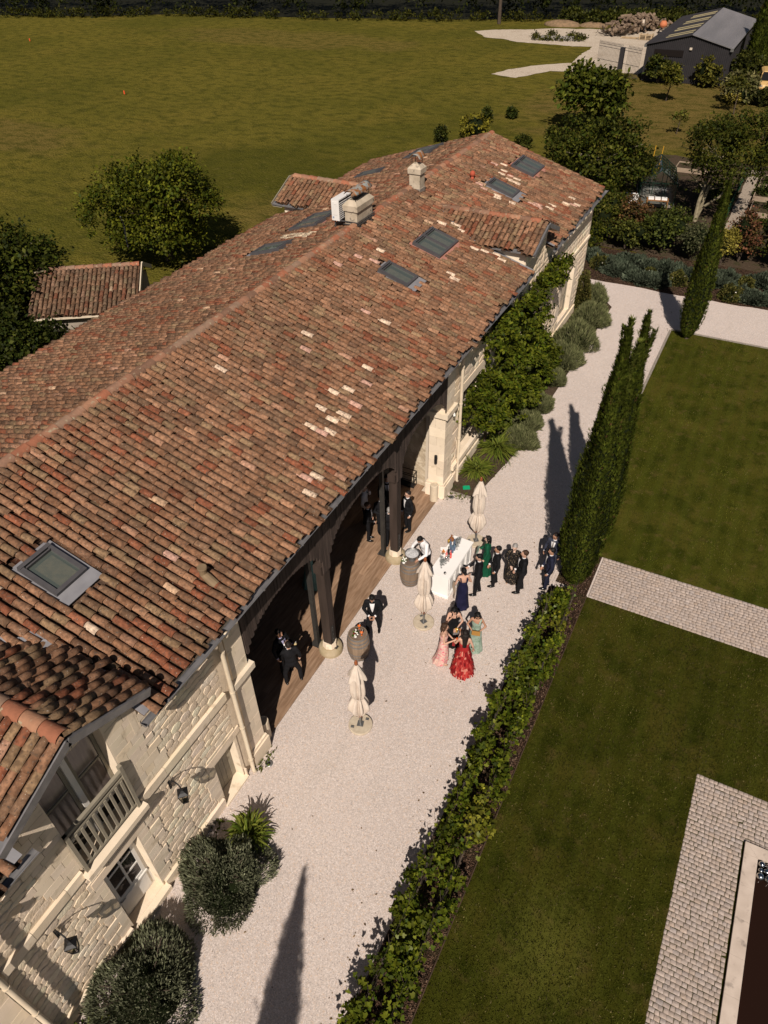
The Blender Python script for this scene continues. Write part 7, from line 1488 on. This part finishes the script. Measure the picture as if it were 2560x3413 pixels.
def person(label, pos, face, height, sex, outfit, arms=('down', 'down'), hair=('short', 'dark'), skin='light', lean=0., head=(0, 0), stance=.0, step=0., glasses=None, group='wedding guests', fat=1.):
    rz = math.atan2(-face[0], face[1]); s = height/1.75; root = thing('person', label, 'person', (pos[0], pos[1], pos[2] if len(pos) > 2 else 0), rz, group); root.scale = (s, s, s)
    rxm = Matrix.Rotation(-lean, 4, 'X'); piv = Vector((0, 0, .92)); Mu = Matrix.Translation(piv) @ rxm @ Matrix.Translation(-piv)
    def T(p):
        p = Vector(p); return Mu @ p if p.z > .92 else p
    nk = Vector((0, 0, 1.52)); Mh = Mu @ Matrix.Translation(nk) @ Matrix.Rotation(head[0], 4, 'Z') @ Matrix.Rotation(-head[1], 4, 'X') @ Matrix.Translation(-nk)
    w = 1. if sex == 'm' else .86; sh = .175*w
    def H(p): return Mh @ Vector(p)
    def hell(b, c, r_, n=12, m=8): b.ell(H(c), r_, n, m, M=Mh.to_3x3())
    # joints
    J = {}
    for i, sd_ in ((0, -1), (1, 1)):
        e, q = ARMS[arms[i]]; J[sd_] = (T((sd_*sh, 0, 1.415)), T((sd_*e[0]*(.93 if sex == 'f' else 1), e[1], e[2])), T((sd_*q[0], q[1], q[2])))
    foot = {-1: (-.1-stance/2, step/2), 1: (.1+stance/2, -step/2)}
    body = MB(); skinr = .9 if sex == 'm' else .82
    for (c, r_) in (((0, 0, 1.3), (.165*w, .105, .19)), ((0, 0, 1.08), (.135*w, .095, .2)), ((0, -.01, .92), (.155, .115, .13))): body.ell(T(c), r_, 14, 9, M=(Mu.to_3x3() if c[2] > .92 else None))
    capsule(body, T((-sh*.85, 0, 1.405)), T((sh*.85, 0, 1.405)), .058, .058); capsule(body, T((0, -.01, 1.42)), H((0, 0, 1.56)), .058*(1 if sex == 'm' else .85), .052*(1 if sex == 'm' else .88))
    hell(body, (0, .01, 1.645), (.077, .097, .112)); hell(body, (0, .035, 1.58), (.056, .066, .062)); hell(body, (0, .112, 1.625), (.016, .022, .026), 8, 6)
    for k in (-1, 1): hell(body, (k*.08, 0, 1.63), (.013, .024, .034), 8, 6)
    fing = MB()
    for sd_ in (-1, 1):
        S_, E_, W_ = J[sd_]; capsule(body, S_, E_, .048*skinr, .04*skinr); capsule(body, E_, W_, .04*skinr, .029*skinr); d = (W_-E_).normalized(); pe = W_+d*.075; capsule(body, W_, pe, .03, .034)
        side = d.cross(Vector((0, 0, 1))).normalized() if abs(d.z) < .9 else Vector((0, 1, 0)); dn_ = side.cross(d).normalized()
        if dn_.z > 0: dn_ = -dn_
        for k, L in enumerate((.062, .075, .072, .058)):
            o_ = pe+side*(k-1.5)*.019; fing.tube([o_-d*.01, o_+d*L*.5+dn_*.008, o_+d*L*.85+dn_*.035, o_+d*L*.8+dn_*.06], [.0095, .009, .0085, .006], 6)
        th = W_+d*.03+side*(-sd_)*.03; fing.tube([th, th+side*(-sd_)*.025+d*.025+dn_*.01, th+side*(-sd_)*.025+d*.055+dn_*.03], [.012, .0105, .007], 6)
        fx, fy = foot[sd_]; capsule(body, (sd_*.09, 0, .86), (fx*.98, fy*.5+.02, .48), .075*skinr, .052*skinr); capsule(body, (fx*.98, fy*.5+.02, .48), (fx, fy, .09), .05*skinr, .035*skinr); capsule(body, (fx, fy, .06), (fx, fy+.13, .035), .035, .028)
    remesh_job(body, .0165, 'body', SKIN[skin], root, fing)
    e = MB()
    for k in (-1, 1): hell(e, (k*.031, .098, 1.652), (.011, .008, .007), 7, 5)
    e.build('eyes', M_dark, root)
    if glasses:
        g = MB()
        for k in (-1, 1): hell(g, (k*.034, .105, 1.65), (.03, .012, .022), 10, 6); g.bar(H((k*.066, .09, 1.655)), H((k*.082, -.01, 1.65)), .006)
        g.bar(H((-.01, .112, 1.655)), H((.01, .112, 1.655)), .006); g.build('glasses', M_sung if glasses == 'sun' else M_dark, root)
    # hair
    st, hc = hair; h = MB(); q = MB(); q.ell((0, -.012, 1.668), (.088, .108, .106), 20, 16); keepf = []
    lowz = dict(short=1.585, bob=1.5, long=1.5, bun=1.575)[st]
    for f in q.f:
        c = sum((Vector(q.v[i]) for i in f), Vector())/len(f)
        front = c.y > .045 and c.z < 1.70
        if c.z > lowz and not front and not (abs(c.x) > .07 and c.y > .03 and c.z < 1.66): keepf.append(f)
    h.add([H((v[0]*.97+random.gauss(0, .004), v[1]*.97+random.gauss(0, .004), (v[2]-1.668)*.96+1.668+random.gauss(0, .004))) for v in q.v], keepf)
    if st in ('bob', 'long'):
        L = .2 if st == 'bob' else .46; rg = []
        for t in np.linspace(0, 1, 7):
            c = H((0, -.055-.02*t, 1.67)).lerp(T((0, -.115, 1.67-L)) if st == 'long' else H((0, -.07, 1.67-L)), t); rg.append((c, (.094-.03*t*(st == 'long')+.008*math.sin(6*t), .062-.025*t)))
        n = 14; vs = []
        for c, (a_, b_) in rg: vs += [(c.x+a_*math.cos(2*math.pi*j/n)*(1+.06*math.cos(5*j)), c.y+b_*math.sin(2*math.pi*j/n), c.z) for j in range(n)]
        h.add(vs, [(i*n+j, i*n+(j+1) % n, (i+1)*n+(j+1) % n, (i+1)*n+j) for i in range(6) for j in range(n)]+[tuple(reversed(range(n))), tuple(range(6*n, 7*n))])
        for k in (-1, 1): h.tube([H((k*.07, .05, 1.72)), H((k*.088, .02, 1.64)), H((k*.085, -.0, 1.55)), T((k*.085, -.01, 1.67-L*.9))], [.02, .028, .028, .012], 8)
    if st == 'bun': h.ell(H((0, -.125, 1.62)), (.05, .045, .05), 10, 8)
    h.build('hair', HAIR[hc], root, smooth=True)
    # clothes
    if outfit['kind'] in ('suit', 'waiter'):
        cm = outfit.get('mat', M_black); jk = MB(); f_ = fat
        for (c, r_) in (((0, 0, 1.29), (.198*f_, .128*f_, .2)), ((0, .005, 1.07), (.172*f_, .125*f_, .22)), ((0, -.005, .9), (.182*f_, .135*f_, .15))): jk.ell(T(c), r_, 16, 10, M=(Mu.to_3x3() if c[2] > .92 else None))
        capsule(jk, T((-.165, 0, 1.405)), T((.165, 0, 1.405)), .078, .078); capsule(jk, T((0, -.02, 1.42)), T((0, -.02, 1.47)), .075, .06)
        for sd_ in (-1, 1): S_, E_, W_ = J[sd_]; capsule(jk, S_, E_, .07, .058); capsule(jk, E_, E_.lerp(W_, .92), .056, .043)
        remesh_job(jk, .018, 'jacket' if outfit['kind'] == 'suit' else 'shirt', cm if outfit['kind'] == 'suit' else M_shirt, root)
        tr = MB(); tr.ell((0, 0, .89), (.165, .122, .13), 14, 9)
        for sd_ in (-1, 1): fx, fy = foot[sd_]; capsule(tr, (sd_*.088, 0, .86), (fx*.97, fy*.5+.02, .48), .094, .07); capsule(tr, (fx*.97, fy*.5+.02, .48), (fx, fy-.005, .12), .068, .06)
        remesh_job(tr, .018, 'trousers', M_black if outfit['kind'] == 'waiter' else cm, root)
        for sd_ in (-1, 1):
            fx, fy = foot[sd_]; so = MB(); so.ell((fx, fy+.055, .045), (.046, .135, .05), 14, 8); so.v = [(x, y, max(z, 0) if y < fy+.12 else max(0, min(z, .06))) for x, y, z in so.v]; so.build('shoe', M_shoe, root, smooth=True)
        def chest(x, z): return T((x, .128*f_*math.sqrt(max(.02, 1-(x/.2)**2-((z-1.27)/.33)**2))+.02, z))
        if outfit['kind'] == 'suit':
            sv = MB(); rows = 8; vs = []
            for i in range(rows+1):
                z = 1.455-i*(1.455-1.08)/rows; hw = .07*(1-i/rows)**.8+.004; vs += [chest(-hw, z), chest(-hw*.4, z)+Vector((0, .006, 0)), chest(hw*.4, z)+Vector((0, .006, 0)), chest(hw, z)]
            sv.add(vs, [(i*4+j, (i+1)*4+j, (i+1)*4+j+1, i*4+j+1) for i in range(rows) for j in range(3)]); sv.build('shirt_front', outfit.get('shirt', M_shirt), root)
            for sd_ in (-1, 1): S_, E_, W_ = J[sd_]; cf = MB(); capsule(cf, E_.lerp(W_, .93), E_.lerp(W_, 1.0), .037, .036); cf.build('cuff', outfit.get('shirt', M_shirt), root, smooth=True)
        co = MB(); co.lathe([(.062, 1.455), (.066, 1.475), (.06, 1.505), (.055, 1.5)], 14, cap=False); co.v = [tuple(T(v)) for v in co.v]; co.build('collar', outfit.get('shirt', M_shirt), root)
        if outfit.get('tie', 'bow') == 'bow':
            bt = MB(); c = T((0, .085, 1.47))
            for k in (-1, 1): bt.ell((c.x+k*.03, c.y+.012, c.z), (.03, .014, .021), 8, 6)
            bt.build('bow_tie', M_black if cm is not M_lav else M_navy, root)
        else:
            tm_ = outfit.get('tiem', M_black); bt = MB(); vs = []
            for z, hw in ((1.47, .02), (1.44, .016), (1.25, .03), (1.05, .042), (1.0, .004)): p = chest(0, z) if z < 1.46 else T((0, .085, z)); vs += [p+Vector((-hw, .014, 0)), p+Vector((hw, .014, 0))]
            bt.add(vs, [(2*i, 2*i+2, 2*i+3, 2*i+1) for i in range(4)]); bt.build('tie', tm_, root)
    else:
        top, hem, flare, folds, amp = outfit.get('top', 1.33), outfit.get('hem', .03), outfit.get('flare', 1.), outfit.get('folds', 9), outfit.get('amp', .06)
        prof = [(1.33, .152, .112), (1.26, .165, .128), (1.16, .142, .11), (1.08, .132, .1), (1.0, .15, .113), (.9, .176, .134), (.75, .185, .15), (.55, .2*flare**.5, .17*flare**.5), (.3, .225*flare**.8, .2*flare**.8), (hem, .26*flare, .24*flare)]
        n = 54; vs = []; ph = random.uniform(0, 6)
        for (z, a_, b_) in prof:
            t = min(1, max(0, (1.0-z)/1.))
            for j in range(n):
                an = 2*math.pi*j/n; k = 1+amp*t*math.cos(folds*an+ph)+amp*.5*t*math.cos((folds*2+1)*an+ph*2); zz = z
                if z == 1.33: zz = top-.05*max(0, -math.sin(an))*outfit.get('lowback', 0)*4+(.06*math.cos(an) if outfit.get('oneshoulder') else 0)
                vs.append(tuple(T((a_*.98*math.cos(an)*k*(.97 if z > 1 else 1), b_*math.sin(an)*k+.0, zz))))
        d_ = MB(); d_.add(vs, [(i*n+j, i*n+(j+1) % n, (i+1)*n+(j+1) % n, (i+1)*n+j) for i in range(len(prof)-1) for j in range(n)])
        if outfit.get('train'):
            for i, v in enumerate(d_.v):
                if v[2] < .6: u_ = (.6-v[2])/.6; d_.v[i] = (v[0]-.05*u_*u_, v[1]-.1*u_*u_, v[2])
        dress = d_.build('dress', outfit['mat'], root, smooth=True)
        for sd_ in (-1, 1):
            if outfit.get('straps') == 'halter': b = MB(); b.tube([T((sd_*.08, .12, 1.3)), T((sd_*.06, .08, 1.42)), T((sd_*.05, -.03, 1.48))], .02, 6); b.build('strap', outfit['mat'], root)
            elif outfit.get('straps') == 'wide': b = MB(); b.tube([T((sd_*.1, .11, 1.3)), T((sd_*.115, .04, 1.45)), T((sd_*.1, -.08, 1.38)), T((sd_*.085, -.105, 1.2))], .022, 6); b.build('strap', outfit['mat'], root)
            elif outfit.get('straps') == 'one' and sd_ == -1: b = MB(); b.tube([T((-.08, .115, 1.3)), T((-.13, .03, 1.45)), T((-.1, -.08, 1.34))], .026, 6); b.build('strap', outfit['mat'], root)
            elif outfit.get('straps') == 'sleeve': b = MB(); S_, E_, W_ = J[sd_]; capsule(b, S_, E_, .062, .055); capsule(b, E_, E_.lerp(W_, .9), .054, .045); capsule(b, T((sd_*.04, 0, 1.42)), S_, .068, .062); b.build('sleeve', outfit['mat'], root, smooth=True)
        if outfit.get('straps') == 'sleeve': b = MB(); b.ell(T((0, 0, 1.33)), (.158, .118, .13), 16, 10, M=Mu.to_3x3()); b.build('bodice', outfit['mat'], root, smooth=True)
        if outfit.get('ruffle'):
            r = np.random.default_rng(4); Vs = []; F = []; C = []
            for ti, z in enumerate(np.linspace(1.0, .12, 9)):
                a_ = float(np.interp(z, [p[0] for p in prof][::-1], [p[1] for p in prof][::-1])); m_ = 46
                for j in range(m_):
                    an = 2*math.pi*(j+r.random())/m_; o_ = np.array([math.cos(an), math.sin(an), 0]); sd2 = np.array([-math.sin(an), math.cos(an), 0]); b0 = o_*a_*1.0+np.array([0, 0, z+r.normal(0, .02)]); L = r.uniform(.1, .16); w_ = r.uniform(.022, .045); tip = b0+o_*r.uniform(.03, .08)+np.array([0, 0, -L]); i0 = len(Vs); Vs += [b0-sd2*w_*.4, b0+sd2*w_*.4, tip+sd2*w_, tip-sd2*w_]; F.append((i0, i0+3, i0+2, i0+1)); C.append(np.array([(.36, .022, .022), (.46, .06, .05), (.2, .01, .013), (.58, .22, .16)][r.choice(4, p=[.4, .27, .2, .13])])*r.uniform(.8, 1.15))
            link('ruffles', np_mesh('ruffles', Vs, F, np.array(C)), mat('red chiffon', (1, 1, 1), rough=.7, tint='attr', trans=.2), dress, kind='stuff')
        for sd_ in (-1, 1): fx, fy = foot[sd_]; b = MB(); b.ell((fx, fy+.08, .03), (.034, .1, .03), 10, 6); b.build('shoe', M_heel, root)
        if outfit.get('shawl'):
            b = MB(); n = 12; vs = []
            for i in range(n+1):
                t = i/n; vs += [T((-.24-.02*math.sin(t*9), -.02-.03*math.cos(t*7), 1.2-.75*t)), T((-.30-.03*math.sin(t*6), .06, 1.18-.78*t))]
            b.add(vs, [(2*i, 2*i+2, 2*i+3, 2*i+1) for i in range(n)]); b.build('shawl', outfit['shawl'], root)
    return root, J, s
def handpos(P, side, off=(0, .1, 0)):
    root, J, s = P; p = (J[side][2]+Vector(off))*s; return Matrix.Translation(root.location) @ Matrix.Rotation(root.rotation_euler.z, 4, 'Z') @ p
def dmat(name, c1, c2, scale, c3=None, s3=12., t3=(.58, .66), **k): return mat(name, c1, c2, scale, .65, bump=.15, bscale=20, c3=c3, s3=s3, t3=t3, **k)
SUIT = dict(kind='suit'); LT = dict(kind='suit', tie='long', tiem=M_greyt)
p2 = person('man in black tuxedo with bow tie looking down at his phone beside the flower barrel', (-7.05, 12.15), (.42, -.9), 1.76, 'm', SUIT, ('phone', 'phone'), ('short', 'black'), 'tan', head=(0, .55), stance=.12, step=-.25)
p1 = person('bartender in white shirt and black tie bending over the ice bowl', (-6.74, 15.2), (-.38, -.92), 1.78, 'm', dict(kind='waiter', tie='long', tiem=M_black), ('reach', 'reach'), ('short', 'black'), 'tan', lean=.3, head=(0, .5), stance=.06, group='bar staff')
p3 = person('woman in navy open back gown with bun standing at the bar corner', (-5.08, 14.3), (-.55, .84), 1.69, 'f', dict(kind='dress', mat=dmat('navy satin', (.008, .009, .028), (.016, .016, .045), 5), top=1.2, straps='wide', lowback=.3, flare=.92, shawl=mat('beige chiffon', (.5, .4, .3), rough=.8, trans=.4)), ('down', 'front'), ('bun', 'black'), 'light', head=(.2, .1))
p4 = person('young man in black tuxedo holding a phone out towards the bar', (-4.86, 15.02), (-.9, -.42), 1.75, 'm', SUIT, ('clasp', 'phone'), ('short', 'black'), 'light', head=(0, .15), step=.16)
p5 = person('woman in emerald green gown holding a pale clutch', (-4.95, 15.98), (-.93, -.25), 1.66, 'f', dict(kind='dress', mat=dmat('emerald crepe', (.008, .085, .04), (.006, .06, .03), 5), straps='sleeve', flare=.9), ('down', 'front'), ('bob', 'black'), 'pale', head=(.2, .1))
p6 = person('man in black suit and grey tie standing behind the emerald gown', (-4.5, 15.62), (-.88, -.46), 1.72, 'm', LT, ('down', 'clasp'), ('short', 'black'), 'tan', step=.12)
p7 = person('silver haired woman in black and gold patterned gown', (-4.08, 16.0), (.15, -1), 1.68, 'f', dict(kind='dress', mat=dmat('black gold brocade', (.012, .011, .011), (.012, .011, .011), 6, c3=(.4, .3, .2), s3=34., t3=(.6, .66)), straps='sleeve', flare=1.1, train=1), ('down', 'clasp'), ('short', 'grey'), 'pale', head=(-.2, .2))
p8 = person('stout man in black tuxedo with hands clasped beside the silver haired woman', (-3.68, 15.72), (-.9, -.42), 1.8, 'm', SUIT, ('clasp', 'clasp'), ('short', 'brown'), 'light', step=.14, fat=1.08)
p9 = person('man in navy dinner suit with bow tie at the foot of the cypress', (-2.98, 16.25), (-.92, -.38), 1.74, 'm', dict(kind='suit', mat=M_navy), ('down', 'clasp'), ('short', 'black'), 'tan', head=(.1, .05), step=.1)
p10 = person('man in slate blue suit and grey tie with sunglasses by the cypress', (-3.1, 17.0), (-.1, -1), 1.7, 'm', dict(kind='suit', mat=M_slate, tie='long', tiem=M_greyt), ('down', 'down'), ('short', 'dark'), 'tan', head=(-.3, .1), glasses='sun')
p11 = person('shaded man in dark suit with sunglasses half behind the cypress', (-3.0, 17.85), (.9, -.2), 1.7, 'm', dict(kind='suit', tie='long', tiem=M_lav, shirt=M_lav), ('down', 'down'), ('short', 'black'), 'tan', glasses='sun')
p12 = person('woman in black halter gown sipping a drink in the group of four', (-4.75, 12.82), (.4, -.9), 1.7, 'f', dict(kind='dress', mat=dmat('black satin', (.007, .007, .008), (.012, .012, .013), 5), straps='halter', flare=.85), ('front', 'face'), ('long', 'black'), 'light', head=(-.2, .5))
p13 = person('woman in sage green floral one shoulder gown with sunglasses', (-4.1, 12.95), (.25, -.97), 1.66, 'f', dict(kind='dress', mat=dmat('sage floral', (.33, .4, .33), (.22, .3, .24), 7, c3=(.12, .22, .13), s3=24.), straps='one', oneshoulder=1, flare=1.0), ('waist', 'waist'), ('long', 'black'), 'tan', head=(.25, .4), glasses='sun')
p14 = person('woman in pink and cream floral strapless gown facing right with a spritz', (-4.74, 12.08), (.95, .3), 1.72, 'f', dict(kind='dress', mat=dmat('pink floral', (.72, .52, .42), (.6, .36, .33), 7, c3=(.66, .15, .2), s3=15., t3=(.54, .6)), flare=.95, train=1), ('front', 'hold'), ('bob', 'brown'), 'light', head=(-.1, .1), glasses='sun')
p15 = person('woman in red ruffled gown with long dark hair seen from behind', (-4.12, 12.08), (-.35, .93), 1.74, 'f', dict(kind='dress', mat=dmat('red chiffon lining', (.4, .03, .03), (.3, .02, .02), 6), flare=1.25, ruffle=1, lowback=.3), ('hold', 'down'), ('long', 'dark'), 'light', head=(.2, .15))
p16 = person('man in dark suit seen from behind at the edge of the hall', (-8.24, 9.56, .02), (-.75, .65), 1.78, 'm', SUIT, ('face', 'down'), ('short', 'dark'), 'light', stance=.22, group='guests inside the hall')
p17 = person('man in dark suit holding a wine glass in the near hall shade', (-8.66, 9.75, .02), (.95, -.1), 1.84, 'm', dict(kind='suit', tie='none', shirt=M_lav), ('hold', 'down'), ('short', 'dark'), 'tan', group='guests inside the hall')
p18 = person('woman in pale teal tulle gown inside the hall behind the steel post', (-9.75, 12.95, .02), (-.3, .95), 1.68, 'f', dict(kind='dress', mat=dmat('teal tulle', (.16, .32, .3), (.11, .24, .23), 6), flare=1.2, amp=.1, straps='wide'), ('down', 'down'), ('long', 'brown'), 'light', group='guests inside the hall')
p19 = person('man in black suit standing nearest the hall middle facing right', (-9.12, 15.68, .02), (.9, .35), 1.68, 'm', SUIT, ('down', 'clasp'), ('short', 'brown'), 'light', glasses='clear', group='guests inside the hall')
p20 = person('man in tuxedo behind the second steel post', (-8.9, 16.2, .02), (.75, -.5), 1.72, 'm', SUIT, ('front', 'front'), ('short', 'dark'), 'tan', glasses='clear', group='guests inside the hall')
p21 = person('grey haired man in black suit beside the second timber post', (-8.32, 15.72, .02), (-.5, .8), 1.74, 'm', SUIT, ('down', 'front'), ('short', 'grey'), 'pale', group='guests inside the hall')
p22 = person('man in tuxedo right of the second timber post in the hall', (-8.13, 16.72, .02), (-.55, -.8), 1.76, 'm', SUIT, ('down', 'clasp'), ('short', 'dark'), 'light', glasses='clear', group='guests inside the hall')
p23 = person('tall man in black suit in the dark behind the hall group', (-9.1, 17.05, .02), (.5, -.85), 1.86, 'm', dict(kind='suit', tie='long'), ('down', 'down'), ('short', 'black'), 'tan', group='guests inside the hall')
p24 = person('person in lavender shirt deepest in the hall shade', (-9.65, 16.4, .02), (.8, .3), 1.7, 'm', dict(kind='waiter', tie='long', tiem=M_black), ('face', 'down'), ('short', 'brown'), 'light', group='guests inside the hall')
run_jobs()
# things held in hands
def held(mb, name, label, cat, P, side, off, m, rot=(0, 0, 0)):
    o = mb.build(name, m); o.location = handpos(P, side, off); o.rotation_euler = (rot[0], rot[1], P[0].rotation_euler.z+rot[2]); return tag(o, label, cat)
def slab_(a, b_, c): k = MB(); k.box(-a, a, -b_, b_, -c, c); k.box(-a*.86, a*.86, -b_*.9, b_*.9, c, c*1.15); return k
M_ph = glassy('phone', (.008, .008, .01), .15, .5)
held(slab_(.036, .075, .005), 'phone', 'black phone in the hands of the man by the flower barrel', 'phone', p2, 1, (-.08, .09, .01), M_ph, (.5, 0, 0)); held(slab_(.036, .075, .005), 'phone', 'black phone held out by the young man at the bar', 'phone', p4, 1, (0, .1, .02), M_ph, (.3, 0, 0))
held(slab_(.14, .015, .075), 'clutch_bag', 'pale green flat clutch held by the woman in emerald', 'bag', p5, 1, (-.05, .07, .0), mat('pale green leather', (.2, .27, .22), rough=.5), (.4, 0, 0)); held(slab_(.12, .025, .06), 'clutch_bag', 'gold clutch held by the woman in sage green', 'bag', p13, -1, (.08, .07, 0), mat('gold leather', (.42, .22, .06), rough=.35, metal=.4), (.5, 0, 0))
def bag(label, P, side, m, off=(0, .04, -.14)):
    root = thing('handbag', label, 'bag', handpos(P, side, off), P[0].rotation_euler.z); k = MB(); k.prism([(-.09, -.04), (.09, -.04), (.09, .04), (-.09, .04)], -.06, .05); k.v = [(x*(1.1 if z < 0 else .75), y, z) for x, y, z in k.v]; k.build('pouch', m, root); k = MB(); k.tube([(-.06, 0, .05), (-.05, 0, .14), (.05, 0, .14), (.06, 0, .05)], .008, 6); k.build('handle', m, root)
bag('silver grey pouch held by the woman in black', p12, -1, mat('silver pouch', (.35, .33, .32), (.2, .19, .19), 60, .4, metal=.4)); bag('dark red handbag hanging from the pink floral woman', p14, -1, mat('dark red leather', (.22, .02, .02), rough=.45))
def drink(label, P, side, c):
    root = thing('cocktail_glass', label, 'glass', handpos(P, side, (0, .1, -.03))); k = MB(); k.lathe([(0, 0), (.03, 0), (.005, .01), (.005, .06), (.04, .09), (.046, .14), (0, .141)], 12, cap=False); k.build('drink', glassy('spritz drink', c, .1, .5), root, smooth=True); k = MB(); k.tube([(0, 0, .1), (.03, .01, .23)], .005, 5); k.build('straw', M_barw, root)
drink('orange spritz in the hand of the pink floral woman', p14, 1, (.75, .14, .03)); drink('yellow cocktail held by the woman in black', p12, -1, (.6, .33, .05)); drink('glass of white wine held in the hall shade', p17, -1, (.5, .4, .2)); drink('small drink held up by the woman in red', p15, -1, (.3, .12, .05))
